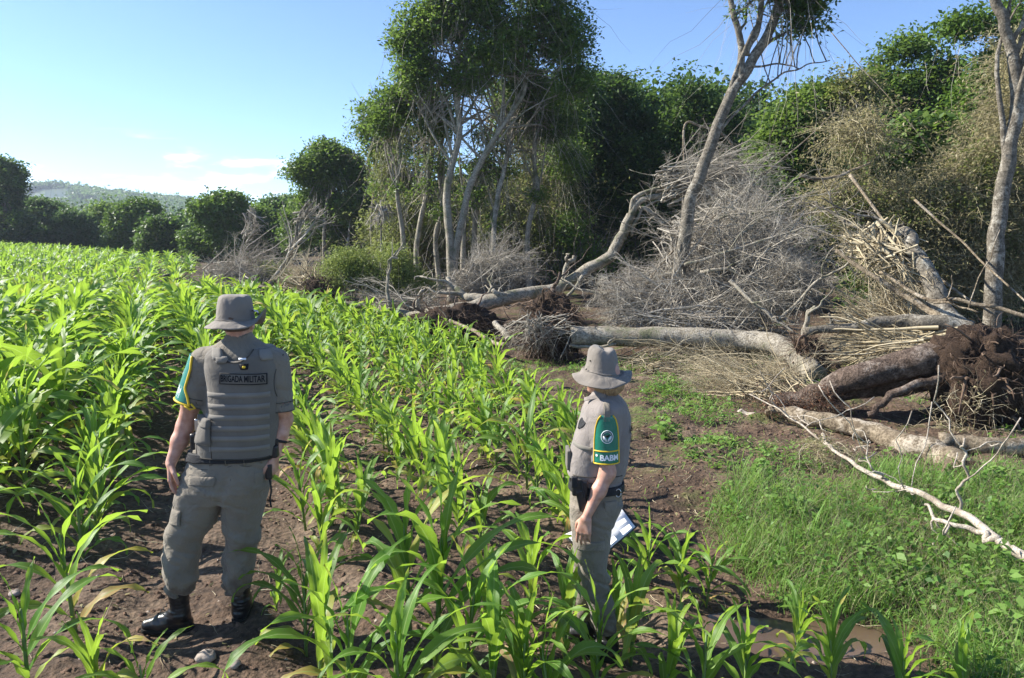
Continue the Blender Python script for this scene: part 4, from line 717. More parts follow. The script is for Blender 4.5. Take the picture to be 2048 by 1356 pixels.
# ------------------------------------------------------------------ corn
def cornmat():
    m, t, o = mat('corn_leaf'); l = t.links.new; b = N(t, 'ShaderNodeBsdfPrincipled')
    b.inputs['Roughness'].default_value = .43; b.inputs['Specular IOR Level'].default_value = .4
    a = N(t, 'ShaderNodeAttribute', attribute_name='rnd')
    r = ramp(t, [(0, (.055, .15, .024)), (.45, (.11, .235, .032)), (.8, (.19, .33, .045)), (.88, (.3, .32, .06)), (.95, (.46, .3, .07)), (1, (.42, .3, .18))])
    l(a.outputs['Fac'], r.inputs[0])
    u = N(t, 'ShaderNodeUVMap', uv_map='uv'); s = N(t, 'ShaderNodeSeparateXYZ'); l(u.outputs[0], s.inputs[0])
    # midrib: pale line where u = .5; fine veins along the blade
    d = N(t, 'ShaderNodeMath', operation='SUBTRACT'); l(s.outputs['X'], d.inputs[0]); d.inputs[1].default_value = .5
    ab = N(t, 'ShaderNodeMath', operation='ABSOLUTE'); l(d.outputs[0], ab.inputs[0])
    mr = N(t, 'ShaderNodeMapRange'); mr.inputs['From Min'].default_value = .06; mr.inputs['From Max'].default_value = .03; l(ab.outputs[0], mr.inputs['Value'])
    sc = N(t, 'ShaderNodeMath', operation='MULTIPLY'); l(s.outputs['X'], sc.inputs[0]); sc.inputs[1].default_value = 75
    si = N(t, 'ShaderNodeMath', operation='SINE'); l(sc.outputs[0], si.inputs[0])
    v = N(t, 'ShaderNodeMapRange'); v.inputs['From Min'].default_value = -1; v.inputs['To Min'].default_value = .86; v.inputs['To Max'].default_value = 1.1; l(si.outputs[0], v.inputs['Value'])
    g = N(t, 'ShaderNodeTexCoord'); n = N(t, 'ShaderNodeTexNoise'); n.inputs['Scale'].default_value = 14; n.inputs['Detail'].default_value = 4; l(g.outputs['Object'], n.inputs['Vector'])
    v2 = N(t, 'ShaderNodeMapRange'); v2.inputs['To Min'].default_value = .75; v2.inputs['To Max'].default_value = 1.25; l(n.outputs['Fac'], v2.inputs['Value'])
    mu = N(t, 'ShaderNodeMath', operation='MULTIPLY'); l(v.outputs[0], mu.inputs[0]); l(v2.outputs[0], mu.inputs[1])
    oi = N(t, 'ShaderNodeObjectInfo'); ro = ramp(t, [(0, (.78, .92, .85)), (.5, (1, 1, 1)), (1, (1.25, 1.06, .9))]); l(oi.outputs['Random'], ro.inputs[0])
    mo = N(t, 'ShaderNodeMix', data_type='RGBA', blend_type='MULTIPLY'); mo.inputs['Factor'].default_value = 1; l(r.outputs[0], mo.inputs['A']); l(ro.outputs[0], mo.inputs['B'])
    ns = N(t, 'ShaderNodeTexNoise'); ns.inputs['Scale'].default_value = 55; ns.inputs['Detail'].default_value = 2; l(g.outputs['Object'], ns.inputs['Vector'])
    ms = N(t, 'ShaderNodeMapRange'); ms.inputs['From Min'].default_value = .7; ms.inputs['From Max'].default_value = .76; ms.inputs['To Max'].default_value = .8; l(ns.outputs['Fac'], ms.inputs['Value'])
    m3 = N(t, 'ShaderNodeMix', data_type='RGBA'); l(ms.outputs[0], m3.inputs['Factor']); l(mo.outputs['Result'], m3.inputs['A']); m3.inputs['B'].default_value = (.3, .24, .1, 1)
    c1 = N(t, 'ShaderNodeVectorMath', operation='SCALE'); l(m3.outputs['Result'], c1.inputs[0]); l(mu.outputs[0], c1.inputs['Scale'])
    c2 = N(t, 'ShaderNodeMix', data_type='RGBA'); l(mr.outputs[0], c2.inputs['Factor']); l(c1.outputs[0], c2.inputs['A']); c2.inputs['B'].default_value = (.28, .4, .13, 1)
    l(c2.outputs['Result'], b.inputs['Base Color'])
    tr = N(t, 'ShaderNodeBsdfTranslucent'); c3 = N(t, 'ShaderNodeMix', data_type='RGBA', blend_type='MIX'); c3.inputs['Factor'].default_value = .6; l(c2.outputs['Result'], c3.inputs['A']); c3.inputs['B'].default_value = (.52, .76, .07, 1)
    l(c3.outputs['Result'], tr.inputs[0])
    bp = N(t, 'ShaderNodeBump'); bp.inputs['Strength'].default_value = .25; bp.inputs['Distance'].default_value = .004; l(si.outputs[0], bp.inputs['Height']); l(bp.outputs[0], b.inputs['Normal'])
    x = N(t, 'ShaderNodeMixShader'); x.inputs[0].default_value = .44; l(b.outputs[0], x.inputs[1]); l(tr.outputs[0], x.inputs[2]); l(x.outputs[0], o.inputs[0]); return m
M['corn_leaf'] = cornmat()
M['corn_stalk'] = plain('corn_stalk', (.16, .24, .07), .5, .4, var=.3)
def corn_geo(rng, height=.8, nl=10, seg=10, wid=.052, across=5, bushy=1.0, stalk=True):
    """one corn plant at the origin. leaves V,Q,att,uv and stalk V,Q"""
    VV = []; QQ = []; AA = []; UU = []; n0 = 0
    az0 = rng.uniform(0, 2 * pi); sh = height * .52; lean = rng.normal(0, .04, 2)
    for i in range(nl):
        f = i / (nl - 1)
        z0 = .03 + sh * f ** .9; az = az0 + (pi if i % 2 else 0) + rng.normal(0, .35)
        ln = height * (.55 + .30 * sin(pi * min(1, f * 1.05 + .1))) * rng.uniform(.85, 1.15) * (1 if f < .85 else .8)
        if f < .25: ln *= .7
        el = radians(np.interp(f, [0, .3, .7, 1], [50, 60, 72, 84]) + rng.normal(0, 6))
        curl = np.interp(f, [0, .35, .75, 1], [2.3, 2.4, 1.4, .35]) * rng.uniform(.75, 1.3) * bushy
        w = wid * (.6 + .5 * sin(pi * min(1, f * .9 + .12))) * rng.uniform(.85, 1.15)
        t = np.linspace(0, 1, seg + 1); ang = el - curl * t ** 1.9
        ds = ln / seg; r = np.concatenate([[0], np.cumsum(np.cos((ang[1:] + ang[:-1]) / 2) * ds)]); z = z0 + np.concatenate([[0], np.cumsum(np.sin((ang[1:] + ang[:-1]) / 2) * ds)])
        side = rng.normal(0, .10) * t ** 2 * ln
        wd = w * np.interp(t, [0, .06, .3, .55, .8, 1], [.45, .7, 1, .92, .55, .02])
        h = np.array([cos(az), sin(az)]); s_ = np.array([-sin(az), cos(az)])
        tw = rng.normal(0, .5) * t ** 1.3
        a = np.linspace(-1, 1, across)
        nrm_r, nrm_z = -np.sin(ang), np.cos(ang)
        wave = .10 * w * np.sin(t * rng.uniform(14, 24) + rng.uniform(0, 6))[:, None] * np.sign(a)[None] * (np.abs(a)[None] ** 2) * 1.6
        vee = (.32 - .2 * t)[:, None] * wd[:, None] * .5 * np.abs(a)[None]
        oth = (wd[:, None] * .5 * a[None])
        up = vee + wave + oth * np.sin(tw)[:, None]; oth = oth * np.cos(tw)[:, None]
        rr = r[:, None] + nrm_r[:, None] * up; zz = z[:, None] + nrm_z[:, None] * up
        X = h[0] * (rr + .008) + s_[0] * (oth + side[:, None]) + lean[0] * zz; Y = h[1] * (rr + .008) + s_[1] * (oth + side[:, None]) + lean[1] * zz
        VV.append(np.stack([X, Y, zz], -1).reshape(-1, 3)); UU.append(np.stack(np.broadcast_arrays((a * .5 + .5)[None], t[:, None]), -1).reshape(-1, 2))
        ii, jj = np.meshgrid(np.arange(seg), np.arange(across - 1), indexing='ij'); b = (ii * across + jj).ravel() + n0
        QQ.append(np.stack([b, b + 1, b + across + 1, b + across], -1)); n0 += (seg + 1) * across
        tone = np.clip(.3 + .4 * f + rng.normal(0, .13), 0, .8)
        if f < .3 and rng.random() < .45: tone = rng.uniform(.84, 1)
        elif f < .6 and rng.random() < .1: tone = rng.uniform(.8, .9)
        tipb = np.repeat(np.where(t[:-1] > rng.uniform(.65, .95), rng.random() < .45, False), across - 1)
        AA.append(np.clip(np.full(seg * (across - 1), tone) + tipb * .14, 0, 1))
    q = [(0, 0, -.05), (lean[0] * sh * .5, lean[1] * sh * .5, sh * .5), (lean[0] * sh, lean[1] * sh, sh), (lean[0] * sh * 1.1, lean[1] * sh * 1.1, sh * 1.25)]
    SV, SQ = tube(q, [.014, .013, .012, .006], 8)
    return np.concatenate(VV), np.concatenate(QQ), np.concatenate(AA), np.concatenate(UU), SV, SQ
crng = np.random.default_rng(11)
protos = []
for i in range(16):
    g = corn_geo(crng, 1.0, nl=int(crng.integers(10, 14)), wid=.074, seg=12)
    root = empty('corn_plant'); fo = mesh('foliage', g[0], g[1], M['corn_leaf'], root, att=g[2], uv=g[3]); st = mesh('stalk', g[4], g[5], M['corn_stalk'], root)
    protos.append([root, fo, st, False])
tall = []
for i in range(7):
    g = corn_geo(crng, 1.0, nl=int(crng.integers(11, 15)), wid=.092, seg=12, bushy=1.1)
    root = empty('corn_plant'); fo = mesh('foliage', g[0], g[1], M['corn_leaf'], root, att=g[2], uv=g[3]); st = mesh('stalk', g[4], g[5], M['corn_stalk'], root)
    tall.append([root, fo, st, False])
placed = []; plants = []
def plant(x, y, h, label, group, pr=None, rz=None, z=None):
    pr = pr if pr is not None else protos[crng.integers(len(protos))]
    if not pr[3]: r, f, s = pr[:3]; pr[3] = True
    else:
        r = pr[0].copy(); COL.objects.link(r)
        for c in pr[1:3]:
            k = c.copy(); COL.objects.link(k); k.parent = r
    r.location = (x, y, (Hf(x, y) if z is None else z) - .01); r.rotation_euler = (crng.normal(0, .04), crng.normal(0, .04), crng.uniform(0, 6.28) if rz is None else rz); r.scale = (h, h, h)
    tag(r, label, 'corn plant', group); placed.append((x, y)); plants.append((x, y, r))
def ground_at(u, v):
    d = 3.
    for _ in range(60):
        p = P(u, v, d); e = p[2] - Hf(p[0], p[1]); 
        if abs(e) < .002: break
        d *= 1 + e * .4 / max(.3, (CAMZ - p[2]))
    return P(u, v, d)
# nearest plants, placed one by one: (base u, v, height, label)
NEAR = [
 (152, 1262, .80, 'large corn plant with curled brown tipped lower leaves left of the man\'s boots'),
 (205, 1440, .5, 'corn plant cut by the bottom edge below the man\'s left boot'),
 (290, 1465, .48, 'corn plant with one broad folded leaf at the bottom edge under the man\'s boots'),
 (165, 1120, .80, 'second corn plant up the row left of the man\'s legs'),
 (185, 1010, .85, 'third corn plant up the row left of the man\'s hand'),
 (553, 1222, .34, 'tiny thin corn seedling just right of the man\'s right boot'),
 (612, 1312, .62, 'arching corn plant whose long leaf reaches toward the man\'s right boot'),
 (640, 1390, .74, 'corn plant with many upright leaves at the bottom left of centre'),
 (700, 1440, .72, 'corn plant with narrow folded leaves at the bottom edge between the two people'),
 (800, 1470, .72, 'corn plant with square cut broad leaves at the bottom edge between the people'),
 (870, 1330, .95, 'tall dark green corn plant with the widest leaves between the two people'),
 (820, 1260, .90, 'shaded dark corn plant right behind the tallest one between the people'),
 (920, 1385, .74, 'upright corn plant with two bright yellow green leaves, below the dark tall one'),
 (1062, 1235, .66, 'corn plant with orange withered lower leaves just left of the woman\'s legs'),
 (1050, 1450, .66, 'corn plant at the bottom edge left of the woman\'s boots'),
 (1108, 1470, .62, 'corn plant with a broad shiny leaf at the bottom edge below the woman\'s boots'),
 (1160, 1245, .55, 'slim corn plant standing against the woman\'s shins'),
 (1262, 1330, .62, 'corn plant leaning over the ground right of the woman\'s boots'),
 (1292, 1185, .58, 'corn plant with a yellow lower leaf behind the clipboard'),
 (1362, 1205, .55, 'bushy corn plant right of the woman with reddish lower leaves'),
 (1412, 1215, .48, 'corn plant with one long leaf arching toward the grass'),
 (1402, 1440, .66, 'corn plant with a long silvery leaf at the bottom, right of the woman'),
 (1590, 1318, .42, 'corn stub with a single dark blunt leaf at the puddle edge'),
 (1662, 1400, .55, 'corn plant in front of the puddle with three drooping leaves'),
 (1810, 1430, .52, 'corn plant at the bottom edge right of the puddle'),
 (1925, 1425, .50, 'corn plant nearest the bottom right corner'),
 (1330, 1420, .56, 'corn plant at the bottom edge midway between the woman and the puddle'),
 (650, 1120, .62, 'corn plant right of the man\'s knees with a dry pink sheath'),
 (612, 1060, .66, 'corn plant right of the man\'s thigh and hanging strap'),
]
NEAR += [
 (985, 1440, .70, 'corn plant at the bottom edge below the dark tall one'),
 (985, 1290, .60, 'corn plant between the dark tall one and the withered leaved one'),
 (1190, 1400, .66, 'corn plant rising in front of the woman\'s boots'),
 (1230, 1290, .58, 'corn plant standing behind the woman\'s heel'),
 (1130, 1320, .60, 'corn plant touching the front of the woman\'s boots'),
 (1490, 1420, .55, 'corn plant at the bottom edge between the silvery leaved one and the puddle'),
 (60, 1400, .66, 'corn plant cut by the bottom left corner of the frame'),
]
for i, (u, v, h, lab) in enumerate(NEAR):
    p = ground_at(u, v); plant(p[0], p[1], h * 1.1, lab, None, pr=protos[i % 16])
rows = []
for k in range(-54, 7):
    x0 = -.55 + .9 * k; y = 3.2
    while y < 62:
        yy = y + crng.normal(0, .03); x = x0 - .45 * (yy - 4) + crng.normal(0, .04) + .15 * noise2(yy * .2, k * .0)
        u = 1024 + x / yy * F
        if x < edge_x(yy) - .05 and u > -260 and u < 2200: rows.append((x, yy, k))
        y += crng.uniform(.19, .34) if y < 12 else crng.uniform(.18, .32) * (1 if y < 20 else 1.3)
rows = np.array(rows)
def near_any(x, y, pts, r): return any((x - a) ** 2 + (y - b) ** 2 < r * r for a, b in pts)
man = (-1.68, 4.3); woman = (.5, 4.5)
keep = []
for x, y, k in rows:
    u = 1024 + x / y * F
    if y < 5.05: continue                                # the nearest plants are placed by hand
    if near_any(x, y, placed, .16): continue
    if abs(x - man[0]) < .5 and y < 5.2: continue
    if y < 7.5 and -1.95 < x + .45 * (y - 4) < -1.0: continue   # trodden gap where the man walks
    if y > 9 and y < 30 and crng.random() < .04: continue
    keep.append((x, y, k))
keep = np.array(keep); dist = np.hypot(keep[:, 0], keep[:, 1]); 
uu = 1024 + keep[:, 0] / keep[:, 1] * F
order = np.argsort(dist + 50 * ((uu < -60) | (uu > 2100)))
nInd = 300 - len(placed); ind = keep[order[:nInd]]; rest = keep[order[nInd:]]
def hgt(x, y):
    h = .74 + .34 * ss(2.6, 5.0, -x) * (1 - ss(12, 26, y)) + .08 * ss(8, 20, y)
    return h * crng.uniform(.82, 1.15)
for x, y, k in ind:
    q = x + .45 * (y - 4)
    if y < 7.5: z_ = 'near'
    else: z_ = 'far'
    if q < -2.8: lab, grp = ('corn plant in the tall dense stand at the left of the man, nearer half', 'corn plants of the dense stand left of the man, near') if y < 8.5 else ('corn plant in the tall dense stand at the left of the man, farther half', 'corn plants of the dense stand left of the man, far')
    elif q < -1.9: lab, grp = 'corn plant in the single row running up past the man\'s left side', 'corn plants in the row left of the man'
    elif q < -.1: lab, grp = ('corn plant in the rows rising just right of the man\'s back', 'corn plants in the rows right of the man')
    elif q < .8: lab, grp = 'corn plant in the middle row between the man and the woman', 'corn plants in the middle row'
    elif q < 1.7: lab, grp = 'corn plant in the row that meets the woman\'s left side', 'corn plants in the row beside the woman'
    else: lab, grp = 'corn plant in the outer row along the grass edge of the field', 'corn plants along the field edge'
    plant(x, y, hgt(x, y), lab, grp, pr=(tall[crng.integers(7)] if q < -2.8 and crng.random() < .8 else None))
ORD = 'first second third fourth fifth sixth seventh eighth ninth tenth eleventh twelfth thirteenth fourteenth fifteenth sixteenth seventeenth eighteenth'.split()
ROWN = {-2: 'the row at the man\'s left side', -1: 'the gappy row behind the man', 0: 'the row right of the man\'s back', 1: 'the middle row between the two people', 2: 'the row meeting the woman\'s front', 3: 'the outermost row by the grass', -3: 'the nearest row of the dense left stand', -4: 'the second row of the dense left stand', -5: 'the third row of the dense left stand', 4: 'the short row running to the puddle'}
byrow = {}
for x, y, r in plants: byrow.setdefault(int(round((x + .45 * (y - 4) + .55) / .9)), []).append((y, r))
for k, lst in byrow.items():
    nm = ROWN.get(k, 'the rows deep in the left stand'); lst.sort(key=lambda q: q[0])
    for i, (y, r) in enumerate(lst):
        if not r.get('group'): continue
        r['group'] = 'corn plants in ' + nm
        r['label'] = ('corn plant, %s from the near end of %s' % (ORD[i], nm)) if i < len(ORD) and k in ROWN else 'corn plant toward the far end of ' + nm
# the taller plants cut by the left edge of the frame
for u, d, h, lab in [(30, 6.0, 1.42, 'tallest corn plant of all, cut by the left edge with a very broad glowing leaf'), (95, 7.2, 1.28, 'tall corn plant next to the tallest one at the left edge'), (-30, 6.6, 1.35, 'tall corn plant low behind the tallest one at the left edge'), (150, 8.2, 1.15, 'tall corn plant third in from the left edge')]:
    p = P(u, 700, d); plant(p[0], d, h, lab, None, pr=tall[crng.integers(7)])
# the rest of the field: past 300 plants, one mass
lod = []
for i in range(10):
    lod.append(corn_geo(crng, 1.0, nl=9, seg=5, wid=.115, across=3))
lod2 = []
for i in range(8):
    lod2.append(corn_geo(crng, 1.0, nl=6, seg=4, wid=.13, across=2))
def field(name, pts, lods, label):
    VV = []; QQ = []; AA = []; UU = []; n0 = 0
    which = crng.integers(0, len(lods), len(pts)); Z = H(pts[:, 0], pts[:, 1])
    for w in range(len(lods)):
        s = np.where(which == w)[0]; g = lods[w]; m = len(s)
        if not m: continue
        a = crng.uniform(0, 2 * pi, m); hh = np.array([hgt(x, y) for x, y, _ in pts[s]]); c, sn = np.cos(a) * hh, np.sin(a) * hh
        V = np.stack([g[0][None, :, 0] * c[:, None] - g[0][None, :, 1] * sn[:, None] + pts[s, 0][:, None], g[0][None, :, 0] * sn[:, None] + g[0][None, :, 1] * c[:, None] + pts[s, 1][:, None], g[0][None, :, 2] * hh[:, None] + Z[s][:, None]], -1)
        VV.append(V.reshape(-1, 3)); nv = len(g[0]); QQ.append((g[1][None] + (np.arange(m) * nv)[:, None, None] + n0).reshape(-1, 4)); n0 += m * nv
        AA.append(np.clip(g[2][None] + crng.normal(0, .08, (m, 1)), 0, 1).ravel()); UU.append(np.tile(g[3], (m, 1)))
    o = mesh(name, np.concatenate(VV), np.concatenate(QQ), M['corn_leaf'], att=np.concatenate(AA), uv=np.concatenate(UU))
    tag(o, label, 'corn field', kind='stuff')
m_ = rest[:, 1] < 24
field('corn_field', rest[m_], lod, 'corn of the middle field filling the space behind the nearest rows')
field('corn_field', rest[~m_], lod2, 'distant corn of the sloping field reaching the treeline')

# ------------------------------------------------------------------ grass, weeds, clods, litter
M['grass'] = leafmat('grass', [(0, (.11, .21, .04)), (.5, (.22, .4, .085)), (.85, (.28, .41, .1)), (1, (.42, .45, .2))], .5, (.3, .45, .06), .5)
M['weed'] = leafmat('weed', [(0, (.06, .14, .03)), (.6, (.13, .25, .045)), (1, (.22, .34, .09))], .4, (.3, .5, .07), .5)
def blades(C, ln, w, seg=3, lean=.5, rng=R):
    n = len(C); ln = np.broadcast_to(ln, (n,)); az = rng.uniform(0, 2 * pi, n); el = np.clip(rng.normal(1.25, .25, n), .4, 1.57); cu = rng.uniform(.3, 2.2, n) * lean
    t = np.linspace(0, 1, seg + 1); ang = el[:, None] - cu[:, None] * t[None] ** 1.5
    r = np.concatenate([np.zeros((n, 1)), np.cumsum(np.cos(ang[:, 1:]) * (ln / seg)[:, None], 1)], 1); z = np.concatenate([np.zeros((n, 1)), np.cumsum(np.sin(ang[:, 1:]) * (ln / seg)[:, None], 1)], 1)
    wd = np.broadcast_to(w, (n,))[:, None] * np.array([.8] + [1] * (seg - 1) + [.1])[None] * .5
    h = np.stack([np.cos(az), np.sin(az)], 1); s = np.stack([-np.sin(az), np.cos(az)], 1)
    X = C[:, None, 0] + h[:, None, 0] * r; Y = C[:, None, 1] + h[:, None, 1] * r; Z = C[:, None, 2] + z
    V = np.stack([np.stack([X - s[:, None, 0] * wd, Y - s[:, None, 1] * wd, Z], -1), np.stack([X + s[:, None, 0] * wd, Y + s[:, None, 1] * wd, Z], -1)], 2).reshape(-1, 3)
    b = np.arange(n)[:, None] * (seg + 1) * 2 + np.arange(seg)[None] * 2
    return V, np.stack([b, b + 1, b + 3, b + 2], -1).reshape(-1, 4)
def scatter(n, x0, x1, y0, y1, dens):
    x = R.uniform(x0, x1, n); y = R.uniform(y0, y1, n); k = R.random(n) < dens(x, y); x, y = x[k], y[k]
    return np.stack([x, y, H(x, y) - .005], 1)
def bank(x, y):
    """dense grass on the right bank"""
    u = 1024 + x / y * F
    e = np.interp(y, [3.5, 4.45, 4.7, 5.2, 6, 7, 8.2], [2.1, 2.3, 1.62, 1.42, 1.5, 2.1, 3.0])
    return ss(-.05, .35, x - e) * (1 - ss(5.7, 7.3, y + .5 * noise2(x * 2, y * 2, 3)))
C = scatter(60000, 1.2, 5.2, 3.4, 7.6, lambda x, y: bank(x, y) * np.clip(.75 + .5 * noise2(x * 3, y * 3, 8), .15, 1))
n = len(C); hN = .12 + .09 * noise2(C[:, 0] * 1.5, C[:, 1] * 1.5, 14) + .05 * noise2(C[:, 0] * 5, C[:, 1] * 5, 15) ; V, Q = blades(C, (hN + .06) * R.uniform(.5, 1.5, n), R.uniform(.003, .007, n), 4, .9)
tag(mesh('grass', V, Q, M['grass'], att=np.repeat(np.clip(R.normal(.45, .25, n), 0, 1), 4)), 'tall dense green grass on the bank beside the puddle', 'grass', kind='stuff')
# fine seed stalks over the dense grass
C = scatter(6500, 1.2, 5.2, 3.5, 7.0, bank); n = len(C); V, Q, p = strands(C, R.normal(0, .25, (n, 3)) + [0, 0, 1], R.uniform(.22, .5, n), .0010, 4, 3, .5, .3)
tag(mesh('seed_stalks', V, Q, M['dry_vine'], att=np.repeat(R.random(n), 12)), 'fine pale seed stalks standing over the dense bank grass', 'grass', kind='stuff')
def rough(x, y): return ss(.1, .7, x - edge_x(y)) * np.clip(-.1 + 1.5 * noise2(x * .9 + 3, y * .7, 18) + .8 * noise2(x * 3, y * 3, 28), 0, 1) * (1 - .75 * ss(5.2, 6.2, y) * (1 - ss(7, 8, y)) * (1 - ss(1.6, 2.6, x)))
C = scatter(90000, -1.5, 8.5, 4.4, 14, lambda x, y: rough(x, y) * .55 + .03); n = len(C); V, Q = blades(C, R.uniform(.03, .12, n) , R.uniform(.004, .010, n), 3, 1)
tag(mesh('short_grass', V, Q, M['grass'], att=np.repeat(np.clip(R.normal(.55, .25, n), 0, 1), 3)), 'short sparse grass on the brown ground behind the woman', 'grass', kind='stuff')
# broad leaved weeds
C = scatter(14000, -1.2, 9, 3.6, 14, lambda x, y: np.clip(rough(x, y) * .6 + .5 * bank(x, y), 0, 1)); n = len(C)
idx = np.repeat(np.arange(n), 9); CC = C[idx] + R.normal(0, 1, (len(idx), 3)) * [.05, .05, .025] + np.array([0, 0, .05]) + np.stack([0 * idx, 0 * idx, bank(C[idx, 0], C[idx, 1]) * R.uniform(.02, .2, len(idx))], 1)
V, Q = leaves(CC, R.uniform(.025, .065, len(CC)), .6, 1.5); tag(mesh('weeds', V, Q, M['weed'], att=np.clip(R.normal(.5, .22, n)[idx], 0, 1), smooth=False), 'small broad leaved weeds scattered through the grass', 'weeds', kind='stuff')
# a few bigger leafy herbs on the bank, each a thing
for u, v, hh, lab in [(1595, 1040, .22, 'leafy herb with large oval leaves at the top of the dense grass'), (1330, 880, .3, 'dark leafy weed clump on bare soil right of the woman'), (1810, 1180, .3, 'pale leafy herb in the middle of the dense grass'), (1985, 1200, .45, 'large pale lobed weed at the right edge of the grass'), (1900, 1010, .2, 'round leaved weed below the fork of the bleached branch'), (1985, 985, .25, 'bright weed under the level tan log'), (1520, 960, .2, 'small bright weed between bare soil and grass'), (2030, 1290, .5, 'tall pale weed near the bottom right corner'), (1230, 760, .25, 'low green weed between the woman and the long log')]:
    p = ground_at(u, v); d = p[1]; root = empty('leafy_herb', p); tag(root, lab, 'weed')
    n = 60; a = R.uniform(0, 2 * pi, n); rr = R.random(n) ** .6 * hh * .6; zz = hh * (1 - (rr / (hh * .6)) ** 2 * .6) * R.uniform(.35, 1, n)
    CC = np.stack([np.cos(a) * rr, np.sin(a) * rr, zz], 1); V, Q = leaves(CC, R.uniform(.05, .1, n), .65, 1.6); mesh('foliage', V, Q, M['weed'], root, att=R.uniform(.5, 1, n), smooth=False)
    V, Q, _ = strands(np.zeros((n, 3)), CC, np.linalg.norm(CC, axis=1), .003, 3, 3, 0, .05); mesh('stems', V, Q, M['corn_stalk'], root)
# soil clods
def clod_shapes(n, seed):
    k, m = 7, 5; th = np.linspace(0, 2 * pi, k, endpoint=False); ph = np.linspace(.05, pi - .05, m); A, B = np.meshgrid(th, ph); D = np.stack([np.cos(A) * np.sin(B), np.sin(A) * np.sin(B), .7 * np.cos(B)], -1).reshape(-1, 3)
    i = np.arange(m - 1)[:, None] * k; j = np.arange(k)[None]; j2 = (j + 1) % k; return D, np.stack([i + j, i + k + j, i + k + j2, i + j2], -1).reshape(-1, 4)
D, Qc = clod_shapes(1, 1)
def clods(name, C, size, matname, label, cat):
    n = len(C); j = 1 + .28 * R.normal(0, 1, (n, len(D), 1)); sc = size[:, None, None] * R.uniform(.6, 1.3, (n, 1, 3)); V = C[:, None] + D[None] * j * sc; Q = Qc[None] + (np.arange(n) * len(D))[:, None, None]
    tag(mesh(name, V.reshape(-1, 3), Q.reshape(-1, 4), M[matname], smooth=False), label, cat, kind='stuff')
M['clod'] = plain('clod', (.12, .078, .056), .95, .15, 1, 60, .45, 3); M['stone'] = plain('stone', (.3, .25, .21), .8, .3, .6, 40, .3, 8)
C = scatter(52000, -5, 4.5, 3.0, 9, lambda x, y: .25 + .5 * np.clip(noise2(x * 2, y * 2, 55), 0, 1)); C = C[np.hypot((C[:, 0] - 1.75) / .85, (C[:, 1] - 4.4) / .36) > 1]
clods('soil_clods', C, .005 + .022 * R.random(len(C)) ** 4, 'clod', 'crumbs and clods of brown soil between the corn rows', 'soil')
C = scatter(2500, -5, 4.5, 3.0, 9, lambda x, y: .5 + 0 * x); clods('gravel', C, .003 + .012 * R.random(len(C)) ** 4, 'stone', 'small pale stones and crumbs scattered on the soil', 'gravel')
# straw and twig litter
C = scatter(8200, -6, 8, 3.0, 12, lambda x, y: .6 + 0 * x); C[:, 2] += .012; n = len(C); dr = R.normal(0, 1, (n, 3)); dr[:, 2] *= .08
V, Q, _ = strands(C, dr, R.uniform(.03, .2, n), R.uniform(.0012, .004, n), 3, 3, 0, .25); tag(mesh('straw_litter', V, Q, M['tan_twig'], att=np.repeat(R.random(n), 9)), 'dry straw and twig litter lying on the soil', 'litter', kind='stuff')
C = scatter(3000, -5, 8, 3.0, 11, lambda x, y: .7 + 0 * x); C[:, 2] += .015; V, Q = leaves(C, R.uniform(.02, .06, len(C)), .45, 2); tag(mesh('dry_leaf_litter', V, Q, M['dry_leaf'], att=R.random(len(C)), smooth=False), 'withered brown leaf scraps on the soil', 'litter', kind='stuff')
for u, v, s, lab in [(412, 1318, .05, 'pale orange stone on the soil in front of the man\'s boots'), (470, 1332, .03, 'small brown stone right of the pale orange one'), (660, 1120, .045, 'grey brown stone beside the corn right of the man\'s knee'), (30, 1190, .035, 'flat stone at the left edge among the soil clods')]:
    p = ground_at(u, v); k, m = 14, 9; th = np.linspace(0, 2 * pi, k, endpoint=False); ph = np.linspace(.05, pi - .05, m); A, B = np.meshgrid(th, ph); Dd = np.stack([np.cos(A) * np.sin(B), np.sin(A) * np.sin(B), .6 * np.cos(B)], -1).reshape(-1, 3)
    Dd = Dd * (1 + .3 * noise3(Dd[:, 0] * 1.7 + u, Dd[:, 1] * 1.7, Dd[:, 2] * 1.7, 9) + .1 * noise3(Dd[:, 0] * 5 + u, Dd[:, 1] * 5, Dd[:, 2] * 5, 19))[:, None]
    i = np.arange(m - 1)[:, None] * k; j = np.arange(k)[None]; j2 = (j + 1) % k; Qs = np.stack([i + j, i + k + j, i + k + j2, i + j2], -1).reshape(-1, 4)
    o = mesh('stone', Dd * s, Qs, M['stone']); o.location = (p[0], p[1], p[2] + s * .3); tag(o, lab, 'stone')
